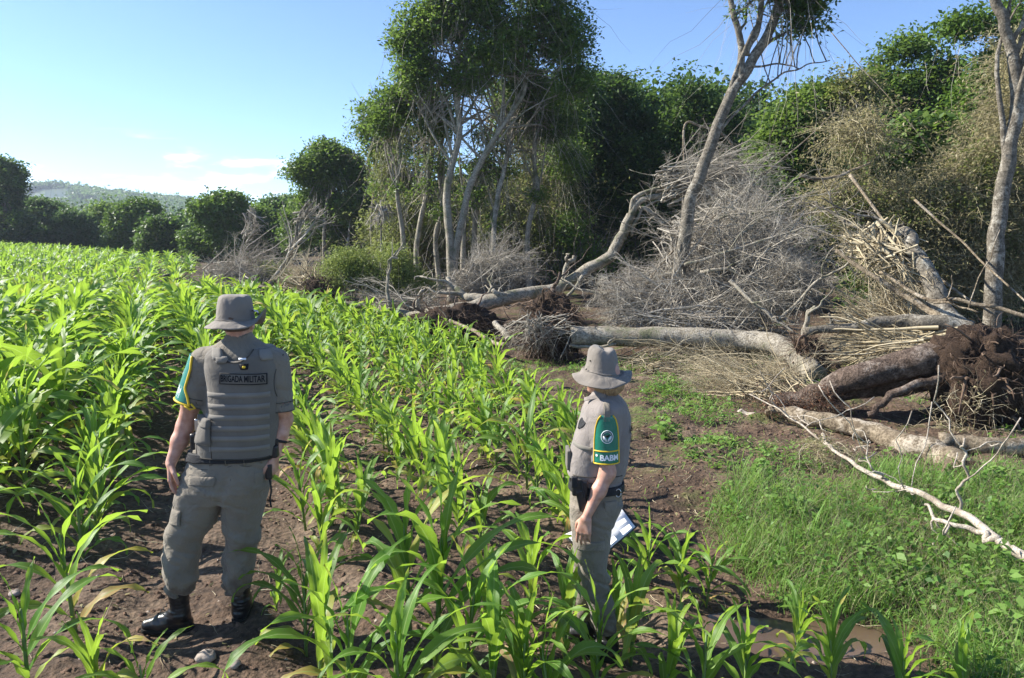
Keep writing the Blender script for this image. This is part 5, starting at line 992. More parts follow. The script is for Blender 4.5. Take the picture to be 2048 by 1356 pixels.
# ------------------------------------------------------------------ people: surfaces grown from signed distances
def nets(f, lo, hi, h):
    lo = np.asarray(lo, float); hi = np.asarray(hi, float); n = np.ceil((hi - lo) / h).astype(int) + 1
    ax = [lo[i] + np.arange(n[i]) * h for i in range(3)]
    X, Y, Z = np.meshgrid(*ax, indexing='ij'); S = f(X, Y, Z)
    ins = S < 0
    c = [ins[i:n[0] - 1 + i, j:n[1] - 1 + j, k:n[2] - 1 + k] for i in (0, 1) for j in (0, 1) for k in (0, 1)]
    cnt = sum(q.astype(np.int8) for q in c); act = (cnt > 0) & (cnt < 8); I = np.argwhere(act)
    idm = -np.ones(act.shape, int); idm[tuple(I.T)] = np.arange(len(I))
    acc = np.zeros((len(I), 3)); num = np.zeros(len(I))
    cor = [(i, j, k) for i in (0, 1) for j in (0, 1) for k in (0, 1)]
    for a in cor:
        for axn in range(3):
            if a[axn]: continue
            b = list(a); b[axn] = 1
            sa = S[I[:, 0] + a[0], I[:, 1] + a[1], I[:, 2] + a[2]]; sb = S[I[:, 0] + b[0], I[:, 1] + b[1], I[:, 2] + b[2]]
            m = (sa < 0) != (sb < 0); t = np.where(m, sa / np.where(m, sa - sb, 1), 0)
            p = np.tile(np.array(a, float), (len(I), 1)); p[:, axn] += t; acc += p * m[:, None]; num += m
    V = lo + (I + acc / num[:, None]) * h
    Q = []
    for axn in range(3):
        o1, o2 = [(1, 2), (2, 0), (0, 1)][axn]
        sl0 = [slice(1, -1)] * 3; sl1 = [slice(1, -1)] * 3
        sl0[axn] = slice(0, -1); sl1[axn] = slice(1, None)
        A = ins[tuple(sl0)]; B = ins[tuple(sl1)]; E_ = np.argwhere(A != B)
        off = np.ones(3, int); off[axn] = 0; E_ = E_ + off
        fl = ins[tuple(E_.T)]
        def cell(d1, d2):
            q = E_.copy(); q[:, o1] -= d1; q[:, o2] -= d2; return idm[tuple(q.T)]
        q = np.stack([cell(1, 1), cell(0, 1), cell(0, 0), cell(1, 0)], 1)
        q[~fl] = q[~fl][:, ::-1]; Q.append(q)
    return V, np.concatenate(Q)
def rc(X, Y, Z, a, b, ra, rb):
    a = np.asarray(a, float); b = np.asarray(b, float); d = b - a; L2 = d.dot(d) + 1e-12
    t = np.clip(((X - a[0]) * d[0] + (Y - a[1]) * d[1] + (Z - a[2]) * d[2]) / L2, 0, 1)
    return np.sqrt((X - a[0] - t * d[0]) ** 2 + (Y - a[1] - t * d[1]) ** 2 + (Z - a[2] - t * d[2]) ** 2) - (ra + t * (rb - ra))
def el(X, Y, Z, c, r):
    x, y, z = X - c[0], Y - c[1], Z - c[2]
    k0 = np.sqrt((x / r[0]) ** 2 + (y / r[1]) ** 2 + (z / r[2]) ** 2); k1 = np.sqrt((x / r[0] ** 2) ** 2 + (y / r[1] ** 2) ** 2 + (z / r[2] ** 2) ** 2) + 1e-9
    return k0 * (k0 - 1) / k1
def smin(a, b, k):
    h = np.clip(.5 + .5 * (b - a) / k, 0, 1); return b * (1 - h) + a * h - k * h * (1 - h)
class Col:
    """stack of super-ellipses; rows (v, uL, uR, ry, dy[, n]) in photo pixels at distance d"""
    def __init__(s, rows, d, n=2.2, grow=0., yaw=0.):
        r = []
        for q in rows:
            a = P(q[1], q[0], d + q[4]); b = P(q[2], q[0], d + q[4]); r.append(((a[2]), (a[0] + b[0]) / 2, d + q[4], (b[0] - a[0]) / 2 + grow, q[3] + grow, q[5] if len(q) > 5 else n))
        r = np.array(r)[::-1]; zz = np.linspace(r[0, 0], r[-1, 0], 240); s.z = zz; s.k = []
        for i in range(1, 6):
            v = np.interp(zz, r[:, 0], r[:, i]); ker = np.hanning(19); ker /= ker.sum(); v = np.convolve(np.pad(v, 9, 'edge'), ker, 'valid'); s.k.append(v)
        s.lo, s.hi = zz[0], zz[-1]
    def at(s, z): return [np.interp(z, s.z, k) for k in s.k]
    def sdf(s, X, Y, Z, top=.02, bot=.02):
        cx, cy, rx, ry, n = s.at(Z)
        q = (np.abs((X - cx) / rx) ** n + np.abs((Y - cy) / ry) ** n) ** (1 / n)
        d = (q - 1) * np.minimum(rx, ry)
        e = np.maximum(Z - s.hi, s.lo - Z)
        return np.maximum(d, e)
    def front(s, x, z, off=.006):
        cx, cy, rx, ry, n = s.at(z); t = np.clip(np.abs((x - cx) / rx), 0, .995); return cy - ry * (1 - t ** n) ** (1 / n) - off
def hand(W, f, n, s, curl=.5, scale=1., thumb=1., spread=1.):
    """round cones of a hand. W wrist, f toward the fingers, n out of the palm, s toward the thumb side"""
    W = np.asarray(W, float); f = np.asarray(f, float); f /= np.linalg.norm(f); n = np.asarray(n, float); n -= f * n.dot(f); n /= np.linalg.norm(n)
    s = np.asarray(s, float); s -= f * s.dot(f); s -= n * s.dot(n); s /= np.linalg.norm(s); k = scale; out = []; fing = []
    for i, (o, ln, cu) in enumerate([(.034, .073, .85), (.012, .082, 1.), (-.011, .076, 1.1), (-.032, .060, 1.25)]):
        K = W + f * .088 * k * (1 - abs(i - 1) * .04) + s * o * k; out.append((W + s * o * .55 * k + f * .012 * k, K, .015 * k, .0125 * k))
        a = K; ang = 0; 
        for j, (fr, r0, r1) in enumerate([(.46, .0098, .0088), (.30, .0088, .0078), (.24, .0078, .0066)]):
            ang += curl * cu * (.75 if j == 0 else .95); d = f * cos(ang) + n * sin(ang) + s * (o * .9 * spread) * cos(ang)
            d /= np.linalg.norm(d); b = a + d * ln * fr * k * 1.05; fing.append((a, b, r0 * k, r1 * k)); a = b
    a = W + f * .02 * k + s * .026 * k + n * .008 * k; b = a + (f * .65 + s * .62 * thumb + n * .35) / 1. * .038 * k; c = b + (f * .9 + s * .2 * thumb + n * .35) * .032 * k; e = c + (f * .95 + n * .3) * .026 * k
    fing += [(a, b, .0155 * k, .0122 * k), (b, c, .0118 * k, .0098 * k), (c, e, .0098 * k, .0078 * k)]
    return out, fing
def armfn(prims, palm, fing):
    def f(X, Y, Z):
        d = None
        for p in prims: q = rc(X, Y, Z, *p); d = q if d is None else smin(d, q, .03)
        for p in palm: d = smin(d, rc(X, Y, Z, *p), .016)
        e = None
        for p in fing: q = rc(X, Y, Z, *p); e = q if e is None else np.minimum(e, q)
        return smin(d, e, .005)
    return f
def bounds(prims, pad=.03):
    q = np.array([p[0] - p[2] * 1. for p in prims] + [p[1] - p[3] for p in prims] + [p[0] + p[2] for p in prims] + [p[1] + p[3] for p in prims]); return q.min(0) - pad, q.max(0) + pad
def grow(name, f, lo, hi, h, mat_, parent, org):
    V, Q = nets(f, lo, hi, h); return mesh(name, V - org, Q, mat_, parent)
def join_body(parts, mats, parent, org, mi):
    V = []; Q = []; n = 0; m = []
    for (v, q), i in zip(parts, mi): V.append(v); Q.append(q + n); n += len(v); m.append(np.full(len(q), i))
    return mesh('body', np.concatenate(V) - org, np.concatenate(Q), mats, parent, mi=np.concatenate(m))
def text_mesh(name, s, size, mapf, mat_, parent, org, bold=.012, spacing=1., width=None):
    cu = bpy.data.curves.new(name, 'FONT'); cu.body = s; cu.size = size; cu.align_x = 'CENTER'; cu.align_y = 'CENTER'; cu.offset = bold * size; cu.space_character = spacing
    ob = bpy.data.objects.new('tmp', cu); COL.objects.link(ob); dg = bpy.context.evaluated_depsgraph_get(); dg.update()
    me = bpy.data.meshes.new_from_object(ob.evaluated_get(dg)); bpy.data.objects.remove(ob); bpy.data.curves.remove(cu)
    xs = [v.co.x for v in me.vertices]; k = 1. if width is None else width / (max(xs) - min(xs)); x0 = (max(xs) + min(xs)) / 2
    for v in me.vertices: q = np.asarray(mapf((v.co.x - x0) * k, v.co.y)) - org; v.co = q
    me.materials.clear(); me.materials.append(mat_); me.name = name
    return link(bpy.data.objects.new(name, me), parent)
def patch(name, us, vs, mapf, mat_, parent, org, thick=None, smooth=False):
    """grid sheet through mapf(u, v), with a rim so it is not paper thin"""
    U, Vv = np.meshgrid(us, vs); nu, nv = len(us), len(vs)
    top = np.array([mapf(a, b, 0) for a, b in zip(U.ravel(), Vv.ravel())]); bot = np.array([mapf(a, b, 1) for a, b in zip(U.ravel(), Vv.ravel())])
    V = np.concatenate([top, bot]) - org; i, j = np.meshgrid(np.arange(nv - 1), np.arange(nu - 1), indexing='ij'); b = (i * nu + j).ravel()
    q = np.stack([b, b + 1, b + nu + 1, b + nu], -1); N0 = nu * nv; Q = [q, q[:, ::-1] + N0]
    ring = list(range(nu)) + [k * nu + nu - 1 for k in range(1, nv)] + [(nv - 1) * nu + k for k in range(nu - 2, -1, -1)] + [k * nu for k in range(nv - 2, 0, -1)]
    r2 = ring[1:] + ring[:1]; Q.append(np.array([[b_, a, a + N0, b_ + N0] for a, b_ in zip(ring, r2)]))
    return mesh(name, V, np.concatenate(Q), mat_, parent, smooth=smooth)
def box(name, c, size, ax, mat_, parent, org, bev=.006, extra=None):
    """rounded box grown as a distance surface; ax = 3 axes as rows"""
    c = np.asarray(c, float); ax = np.asarray(ax, float); hs = np.asarray(size, float) / 2
    def f(X, Y, Z):
        p = np.stack([X - c[0], Y - c[1], Z - c[2]], -1) @ ax.T; q = np.abs(p) - (hs - bev)
        d = np.linalg.norm(np.maximum(q, 0), axis=-1) + np.minimum(q.max(-1), 0) - bev
        return d
    ext = (np.abs(ax) * hs[:, None]).sum(0) + .01; h = max(.0022, min(size) / 14)
    return grow(name, f, c - ext, c + ext, h, mat_, parent, org)
def hat(parent, org, c, prof, brim, mat_, wave, tilt=(0, 0), dent=None, k=96):
    """prof: (r, z) from crown centre down to the brim edge, z relative to c; wave(theta, r) adds height beyond the crown"""
    V = []; th = np.linspace(0, 2 * pi, k, endpoint=False)
    p = spline(np.array([(a, b, 0) for a, b in prof]), 5)
    rows = [(r, z, 0) for r, z, _ in p] + [(r, z - .004, 1) for r, z, _ in p[::-1] if r > .05]
    for r, z, u in rows:
        x = r * np.cos(th); y = r * np.sin(th) * 1.1; zz = z + (wave(th, r) if r > brim else 0 * th)
        if dent is not None: zz = zz + dent(x, y, r, z)
        w = .0035 * noise3(x * 22, y * 22, zz * 22 + 3, 5) + .002 * noise3(x * 50, y * 50, zz * 40, 6)
        x2 = x * (1 + w * 6); y2 = y * (1 + w * 6); zz = zz + w
        V.append(np.stack([x2, y2, zz + tilt[0] * x2 + tilt[1] * y2], -1))
    V = np.array(V); m = len(V); Vf = V.reshape(-1, 3) + c - org
    i = np.arange(m - 1)[:, None] * k; j = np.arange(k)[None]; j2 = (j + 1) % k; Q = np.stack([i + j, i + k + j, i + k + j2, i + j2], -1).reshape(-1, 4)
    o = mesh('hat', Vf, Q, mat_, parent)
    # stitched hat band and brim stitching
    mb = MB(); e = .004
    bi = np.argmin([abs(q[0] - brim) + 10 * q[2] for q in rows]); ring = V[bi] + c; ring2 = ring.copy(); ring2[:, 2] += .002
    ctr = ring.mean(0); rr = ring2 + (ring2 - ctr) / np.linalg.norm(ring2 - ctr, axis=1)[:, None] * .002
    for j in range(k): pass
    mb.tube(np.vstack([rr, rr[:2]]), .0028, 5); mb.build('hat_seam', mat_, o, org)
    return o
def cloth(name, c1, bump=.5):
    m, t, o = mat(name); l = t.links.new; b = N(t, 'ShaderNodeBsdfPrincipled'); b.inputs['Roughness'].default_value = .85; b.inputs['Specular IOR Level'].default_value = .25; b.inputs['Sheen Weight'].default_value = .15
    g = N(t, 'ShaderNodeTexCoord'); n = N(t, 'ShaderNodeTexNoise'); n.inputs['Scale'].default_value = 7; n.inputs['Detail'].default_value = 5; l(g.outputs['Object'], n.inputs['Vector'])
    c = np.array(c1); r = ramp(t, [(.3, tuple(c * .86)), (.7, tuple(c * 1.12))]); l(n.outputs['Fac'], r.inputs[0]); l(r.outputs[0], b.inputs['Base Color'])
    n1 = N(t, 'ShaderNodeTexNoise'); n1.inputs['Scale'].default_value = 14; n1.inputs['Detail'].default_value = 3; n1.inputs['Distortion'].default_value = 1.2; l(g.outputs['Object'], n1.inputs['Vector'])
    n2 = N(t, 'ShaderNodeTexNoise'); n2.inputs['Scale'].default_value = 600; l(g.outputs['Object'], n2.inputs['Vector'])
    a = N(t, 'ShaderNodeMath', operation='MULTIPLY_ADD'); l(n2.outputs['Fac'], a.inputs[0]); a.inputs[1].default_value = .1; l(n1.outputs['Fac'], a.inputs[2])
    bp = N(t, 'ShaderNodeBump'); bp.inputs['Strength'].default_value = bump; bp.inputs['Distance'].default_value = .02; l(a.outputs[0], bp.inputs['Height']); l(bp.outputs[0], b.inputs['Normal']); l(b.outputs[0], o.inputs[0]); return m
def mudded(m, k=.35):
    t = m.node_tree; l = t.links.new; b = [n for n in t.nodes if n.type == 'BSDF_PRINCIPLED'][0]; src = b.inputs['Base Color'].links[0].from_socket
    g = N(t, 'ShaderNodeTexCoord'); s = N(t, 'ShaderNodeSeparateXYZ'); l(g.outputs['Object'], s.inputs[0]); n = N(t, 'ShaderNodeTexNoise'); n.inputs['Scale'].default_value = 16; n.inputs['Detail'].default_value = 6; l(g.outputs['Object'], n.inputs['Vector'])
    mr = N(t, 'ShaderNodeMapRange'); mr.inputs['From Min'].default_value = .55; mr.inputs['From Max'].default_value = .1; mr.inputs['To Min'].default_value = -.3; mr.inputs['To Max'].default_value = k; mr.clamp = False; l(s.outputs['Z'], mr.inputs['Value'])
    a = N(t, 'ShaderNodeMath', operation='ADD'); l(mr.outputs[0], a.inputs[0]); l(n.outputs['Fac'], a.inputs[1]); m2 = N(t, 'ShaderNodeMapRange'); m2.inputs['From Min'].default_value = .55; m2.inputs['From Max'].default_value = .75; m2.inputs['To Max'].default_value = .7; l(a.outputs[0], m2.inputs['Value'])
    x = N(t, 'ShaderNodeMix', data_type='RGBA'); l(m2.outputs[0], x.inputs['Factor']); l(src, x.inputs['A']); x.inputs['B'].default_value = (.1, .07, .05, 1); l(x.outputs['Result'], b.inputs['Base Color']); return m
M['khaki'] = cloth('uniform_cloth', (.215, .185, .143), .9); M['khaki2'] = cloth('shirt_cloth', (.21, .182, .142), .8)
M['vest'] = cloth('vest_cloth', (.15, .134, .112), .4); M['web'] = cloth('webbing', (.205, .187, .16), .1); M['vestw'] = cloth('vest_cloth_sunlit', (.235, .205, .185), .5)  # woman's copy of the vest cloth has sunlight put into its colour
M['hatc'] = cloth('hat_cloth', (.21, .183, .153), .4)
M['black'] = plain('black_leather', (.016, .016, .018), .35, .5, .3, 60, .3, 20); M['blackm'] = plain('black_nylon', (.02, .02, .022), .7, .3, .3, 120, .2, 20)
M['trouser'] = mudded(cloth('trouser_cloth', (.215, .185, .143), .9)); M['boot'] = mudded(plain('boot_leather', (.014, .014, .016), .32, .5, .25, 45, .3, 12), -.03); M['sole'] = plain('rubber_sole', (.02, .018, .016), .85, .2, .5, 60, .3, 20)
M['green'] = plain('green_band', (.014, .175, .115), .26, .6, .25, 30, .12, 10); M['yellow'] = plain('yellow_piping', (.75, .5, .02), .5, .4, 0, 10, .1, 30); M['white'] = plain('white_print', (.78, .8, .82), .35, .5, 0, 10, .04, 10)
M['ink'] = plain('black_print', (.012, .012, .014), .7, .2, 0, 10, .1, 30); M['silver'] = plain('metal', (.6, .6, .6), .3, .5, 0, 10, .05, 10, 1)
M['paper'] = plain('paper', (.78, .78, .8), .7, .3, 0, 10, .03, 5)
def skinmat():
    m, t, o = mat('skin'); l = t.links.new; b = N(t, 'ShaderNodeBsdfPrincipled'); b.inputs['Roughness'].default_value = .5; b.inputs['Subsurface Weight'].default_value = .12; b.inputs['Subsurface Scale'].default_value = .01
    g = N(t, 'ShaderNodeTexCoord'); n = N(t, 'ShaderNodeTexNoise'); n.inputs['Scale'].default_value = 30; n.inputs['Detail'].default_value = 6; l(g.outputs['Object'], n.inputs['Vector'])
    r = ramp(t, [(.3, (.42, .2, .135)), (.7, (.6, .35, .26))]); l(n.outputs['Fac'], r.inputs[0]); l(r.outputs[0], b.inputs['Base Color'])
    n2 = N(t, 'ShaderNodeTexNoise'); n2.inputs['Scale'].default_value = 220; l(g.outputs['Object'], n2.inputs['Vector']); bp = N(t, 'ShaderNodeBump'); bp.inputs['Strength'].default_value = .2; bp.inputs['Distance'].default_value = .002; l(n2.outputs['Fac'], bp.inputs['Height']); l(bp.outputs[0], b.inputs['Normal'])
    l(b.outputs[0], o.inputs[0]); return m
M['skin'] = skinmat(); M['hair_b'] = plain('blond_hair', (.4, .27, .14), .45, .5, .8, 90, .35, 40); M['hair_d'] = plain('short_hair', (.11, .07, .05), .7, .3, .8, 200, .3, 60)
def wr(X, Y, Z, a, fx=7, fz=26, s=0, sl=1.2):
    """cloth folds running mostly across the limb"""
    n = noise3(X * fx, Y * fx, Z * fz + X * fz * sl * .4, s); m = noise3(X * fx * 1.8 + 5, Y * fx * 1.8, Z * fz * .6 - X * fz * .5, s + 3)
    return a * ((1 - 2 * np.abs(n)) * .7 + m * .5)
def axisframe(A, B):
    w = B - A; L_ = np.linalg.norm(w); w = w / L_; e1 = np.array([0, -1., 0]); e1 -= w * e1.dot(w); e1 /= np.linalg.norm(e1); e2 = np.cross(w, e1); e2 *= (-1 if e2[0] > 0 else 1)
    return w, L_, e1, e2
def sleevemap(A, B, ra, rb, off=.006):
    w, L_, e1, e2 = axisframe(A, B)
    def f(t, phi, under=0): # t 0..1 down the sleeve, phi 0 = to the camera, + = to image left
        r = ra + (rb - ra) * t + off - under * .004; return A + w * L_ * t + (e1 * cos(phi) + e2 * sin(phi)) * r
    return f
def boot(parent, org, ankle, heel, toe, gz, r=.05, hgt=.13):
    toe = np.array(toe); heel = np.array(heel); ankle = np.array(ankle); d = (toe - heel); L_ = np.linalg.norm(d); d /= L_
    z = lambda p, h: np.array([p[0], p[1], gz + h])
    pr = [(z(heel, .045), z(heel + d * L_ * .55, .042), .041, .043), (z(heel + d * L_ * .5, .042), z(toe - d * .02, .034), .046, .034), (z(ankle, .1), ankle, .046, r), (z(heel + d * .03, .06), z(ankle, .12), .045, .045), (z(ankle, .1), z(heel + d * L_ * .6, .055), .045, .034)]
    def f(X, Y, Z):
        q = None
        for p in pr: e = rc(X, Y, Z, *p); q = e if q is None else smin(q, e, .03)
        q = q + .003 * (1 - 2 * np.abs(noise3(X * 12, Y * 12, Z * 55, 4))) * (Z > gz + .06)
        return np.maximum(np.maximum(q, gz + .018 - Z), Z - ankle[2])
    lo, hi = bounds(pr); o = grow('boot', f, lo, hi, .0045, M['boot'], parent, org)
    def g(X, Y, Z):
        q = np.minimum(rc(X, Y, Z * 0 + gz + .04, *pr[0][:2], .046, .048), rc(X, Y, Z * 0 + gz + .04, *pr[1][:2], .05, .038)); return np.maximum(q, np.abs(Z - gz - .009) - .012)
    grow('sole', g, lo - [0, 0, .02], [hi[0], hi[1], gz + .04], .0045, M['sole'], o, org)
    mb = MB(); side = np.cross(d, [0, 0, 1.])
    for i in range(6):
        t = i / 5; c = z(heel + d * L_ * (.62 - .3 * t), .075 + .09 * t) ; c = c + d * .018 * (1 - t)
        mb.tube([c - side * .022, c + np.array([0, 0, .006]) + d * .01, c + side * .022], .0028, 5)
    mb.build('laces', M['blackm'], o, org)
    return o

# ============================================================ the man
D = 4.1
orgM = np.array([P(430, 1258, D)[0], D, Hf(P(430, 1258, D)[0], D)])
man_o = empty('person', orgM); tag(man_o, 'person in grey uniform and bush hat seen from behind, standing with legs apart', 'person')
def pm(u, v, d=0): return P(u, v, D + d)
shirt = Col([(664, 456, 502, .062, .0), (676, 449, 508, .075, .01), (688, 430, 530, .095, .01), (700, 408, 556, .112, .0), (715, 398, 566, .125, 0), (740, 404, 564, .13, 0), (790, 414, 558, .13, 0), (850, 404, 552, .125, 0), (890, 398, 550, .122, 0), (925, 390, 546, .12, 0)], D)
vestM = Col([(692, 432, 540, .118, .01), (704, 420, 552, .145, .0), (730, 418, 559, .16, 0), (770, 424, 561, .165, 0), (815, 424, 560, .165, 0), (850, 408, 557, .16, 0), (880, 400, 554, .155, 0), (905, 402, 551, .15, 0)], D, 2.7, .008)
hips = Col([(893, 388, 551, .125, 0), (915, 380, 548, .135, 0), (945, 368, 542, .15, -.005), (975, 358, 537, .15, -.01), (1000, 352, 531, .13, 0)], D, 2.4)
legL = Col([(945, 372, 470, .125, 0), (1000, 352, 452, .115, -.01), (1030, 345, 438, .108, -.01), (1065, 331, 421, .1, -.01), (1095, 324, 402, .092, -.015), (1125, 322, 398, .088, -.02), (1150, 325, 395, .085, -.02), (1170, 331, 392, .08, -.02), (1184, 338, 390, .062, -.02)], D, 2.1)
legR = Col([(945, 440, 540, .125, 0), (1000, 438, 531, .115, 0), (1030, 440, 525, .108, .01), (1065, 449, 521, .1, .02), (1095, 448, 518, .095, .03), (1125, 443, 515, .09, .04), (1150, 443, 512, .085, .04), (1170, 446, 508, .08, .04), (1184, 454, 500, .062, .04)], D, 2.1)
def trous(X, Y, Z):
    a = legL.sdf(X, Y, Z); b = legR.sdf(X, Y, Z); h = hips.sdf(X, Y, Z); q = np.minimum(a, b); q = smin(q, h, .018)
    zk = pm(400, 1085)[2]; amp = .006 + .015 * np.exp(-((Z - zk) / .1) ** 2) + .014 * ss(.42, .24, Z)
    q = q + wr(X, Y, Z, amp, 6, 22, 3) + .004 * noise3(X * 14, Y * 14, Z * 9, 8)
    # seam hollow between the buttocks
    cx = np.interp(Z, [pm(0, 1030)[2], pm(0, 960)[2], pm(0, 905)[2]], [pm(440, 1030)[0], pm(468, 960)[0], pm(486, 905)[0]])
    q = q + .010 * np.exp(-((X - cx) / .022) ** 2) * (Y < D) * ss(pm(0, 915)[2], pm(0, 960)[2], Z)
    return q
lo = np.array([pm(300, 1)[0] - .12, D - .22, pm(0, 1190)[2] - .03]); hi = np.array([pm(560, 1000)[0] + .03, D + .24, pm(0, 888)[2] + .02])
trM = grow('trousers', trous, lo, hi, .0062, M['trouser'], man_o, orgM)
# pockets of the trousers: raised panels with a flap
def side_patch(name, col, rows, mt, par, off=.006, n=12, org=orgM, fn=None):
    """rows: (v, uL, uR) panel on the camera side of a column"""
    vs = np.array([r[0] for r in rows]); ul = np.array([r[1] for r in rows]); ur = np.array([r[2] for r in rows])
    def mp(a, b, under):
        v = np.interp(b, np.linspace(0, 1, len(vs)), vs); l = np.interp(v, vs, ul); r = np.interp(v, vs, ur); p = P(l + (r - l) * a, v, (fn or D)); x, z = p[0], p[2]
        return np.array([x, col.front(x, z, off - under * .005 if not (a in (0, 1) or b in (0, 1)) else off * .4 - under * .003), z])
    return patch(name, np.linspace(0, 1, n), np.linspace(0, 1, n), mp, mt, par, org)
side_patch('pocket_flap', legL, [(1008, 350, 380), (1030, 348, 378), (1036, 350, 379)], M['khaki'], trM, .016)
side_patch('back_pocket', hips, [(938, 396, 452), (948, 396, 452), (955, 398, 450)], M['khaki'], trM, .004)
side_patch('back_pocket', hips, [(932, 522, 536), (948, 523, 536), (955, 524, 535)], M['khaki'], trM, .005)
# shirt with sleeves
SLa, SLb = pm(410, 722, .0), pm(386, 808, -.01); SRa, SRb = pm(553, 724, .01), pm(561, 822, .0)
def shirtf(X, Y, Z):
    q = shirt.sdf(X, Y, Z)
    l = rc(X, Y, Z, SLa, SLb, .078, .092); w, L_, e1, e2 = axisframe(SLa, SLb); t = (X - SLa[0]) * w[0] + (Y - SLa[1]) * w[1] + (Z - SLa[2]) * w[2]
    l = np.maximum(l, t - L_); l = np.maximum(l, -np.maximum(rc(X, Y, Z, SLa, SLb + w * .05, .066, .082), (L_ - .05) - t))
    r = rc(X, Y, Z, SRa, SRb, .074, .072); w, L_, e1, e2 = axisframe(SRa, SRb); t = (X - SRa[0]) * w[0] + (Y - SRa[1]) * w[1] + (Z - SRa[2]) * w[2]
    r = r + wr(X, Y, Z, .004, 9, 20, 6); r = np.maximum(r, t - L_); r = np.maximum(r, -np.maximum(rc(X, Y, Z, SRa, SRb + w * .05, .06, .062), (L_ - .05) - t))
    q = smin(q, np.minimum(l, r), .035)
    q = q + .003 * noise3(X * 16, Y * 16, Z * 16, 2) + wr(X, Y, Z, .005, 7, 15, 71)
    # carve the neck
    q = np.maximum(q, -rc(X, Y, Z, pm(478, 640), pm(478, 672), .058, .058)); return q
lo = np.array([pm(340, 820)[0] - .03, D - .2, pm(0, 930)[2]]); hi = np.array([pm(600, 800)[0] + .02, D + .2, pm(0, 655)[2]])
shM = grow('shirt', shirtf, lo, hi, .006, M['khaki2'], man_o, orgM)
# collar
def collar(X, Y, Z):
    c = pm(478, 674); r = np.sqrt((X - c[0]) ** 2 + ((Y - D - .004) * 1.02) ** 2); tz = (Z - c[2]); R0 = .064 - tz * .22; q = np.abs(r - R0) - .004; return np.maximum(q, np.abs(tz) - .030)
c = pm(478, 674); grow('collar', collar, c - [.1, .1, .05], c + [.1, .1, .05], .0035, M['khaki2'], shM, orgM)
# vest
def vestf(X, Y, Z):
    q = vestM.sdf(X, Y, Z) + wr(X, Y, Z, .0005, 5, 10, 12)
    c = pm(488, 690); q = np.maximum(q, -el(X, Y, Z, (c[0], D, c[2] + .01), (.088, .4, .082)))          # neck scoop
    for sx, u in ((-1, 404), (1, 578)):
        a = pm(u, 762); q = np.maximum(q, -el(X, Y, Z, (a[0], D, a[2]), (.052, .5, .155)))                  # arm holes
    return q
lo = np.array([pm(395, 880)[0] - .03, D - .2, pm(0, 910)[2]]); hi = np.array([pm(570, 800)[0] + .03, D + .2, pm(0, 680)[2]])
vM = grow('vest', vestf, lo, hi, .0058, M['vest'], man_o, orgM)
def vmap(dv=0):
    def mp(a, b, under): p = P(a, b, D); return np.array([p[0], vestM.front(p[0], p[2], .0012 - .004 * under), p[2]])
    return mp
for i, (v0, v1) in enumerate([(774, 784), (796, 806), (817, 827), (838, 848), (858, 868), (879, 888)]):
    ul = [430, 430, 428, 442, 442, 440][i]; patch('webbing_strip', np.linspace(ul, 554 - i * .8, 26), np.linspace(v0, v1, 3), vmap(), M['web'], vM, orgM)
# shoulder straps
for rows_ in ([(690, 436, 458), (700, 441, 464), (712, 448, 470)], [(694, 530, 546), (704, 534, 553), (714, 540, 556)]):
    side_patch('shoulder_strap', vestM, rows_, M['web'], vM, .016, 8)
side_patch('strap_tab', vestM, [(704, 450, 476), (710, 452, 478), (717, 455, 474)], M['web'], vM, .021, 6)
side_patch('label_tab', vestM, [(707, 498, 512), (709, 498, 512), (711, 498, 512)], M['white'], vM, .012, 6)
side_patch('badge', vestM, [(718, 500, 517), (724, 501, 517), (729, 503, 516)], M['ink'], vM, .010, 6)
side_patch('badge_emblem', vestM, [(721, 506, 513), (724, 505, 514), (727, 507, 512)], M['yellow'], vM, .013, 6)
# name panel with lettering
pc = P(506.5, 747, D); wx = (P(550, 747, D)[0] - P(463, 747, D)[0]); hz = P(500, 736, D)[2] - P(500, 757, D)[2]
def pan(x, y, off): X = pc[0] + x; Z = pc[2] + y - .03 * x; return np.array([X, vestM.front(X, Z, off), Z])
patch('name_panel', np.linspace(-wx / 2, wx / 2, 24), np.linspace(-hz / 2, hz / 2, 5), lambda a, b, u: pan(a, b, .0075 - .005 * u), M['vest'], vM, orgM)
for (a0, a1, b0, b1) in ((-1, 1, .86, 1.0), (-1, 1, -1.0, -.86), (-1, -.965, -1, 1), (.965, 1, -1, 1)):
    patch('panel_border', np.linspace(a0 * wx / 2, a1 * wx / 2, 24 if a1 - a0 > 1 else 3), np.linspace(b0 * hz / 2, b1 * hz / 2, 3), lambda a, b, u: pan(a, b, .0092 - .003 * u), M['ink'], vM, orgM)
text_mesh('lettering', 'BRIGADA MILITAR', hz * .82, lambda x, y: pan(x, y, .0095), M['ink'], vM, orgM, .02, 1.0, wx * .93)
M['seam'] = plain('seam_shadow', (.075, .068, .058), .9, .1, 0, 10, .1, 30)  # seams and bindings tinted dark, shade along them put into the colour
def front_line(name, pts, col, r, par, org, off=.001, m_='seam'):
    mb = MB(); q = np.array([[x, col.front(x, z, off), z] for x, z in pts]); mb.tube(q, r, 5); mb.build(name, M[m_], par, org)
for u, s_ in ((404, 1), (578, -1)):
    a = pm(u, 762); front_line('arm_hole_shade_binding', [(a[0] + s_ * .053 * cos(t), a[2] + .156 * sin(t)) for t in np.linspace(-1.25, 1.3, 26)], vestM, .0035, vM, orgM, -.001)  # dark tubes draw the shading along the arm-hole edges
c = pm(488, 690); front_line('neck_binding', [(c[0] + .088 * sin(t), c[2] + .01 - .083 * cos(t)) for t in np.linspace(-1.35, 1.35, 24)], vestM, .0035, vM, orgM, .0)
front_line('hem_binding', [(pm(u, 903)[0], pm(u, 903)[2]) for u in np.linspace(404, 549, 20)], vestM, .004, vM, orgM, .0)
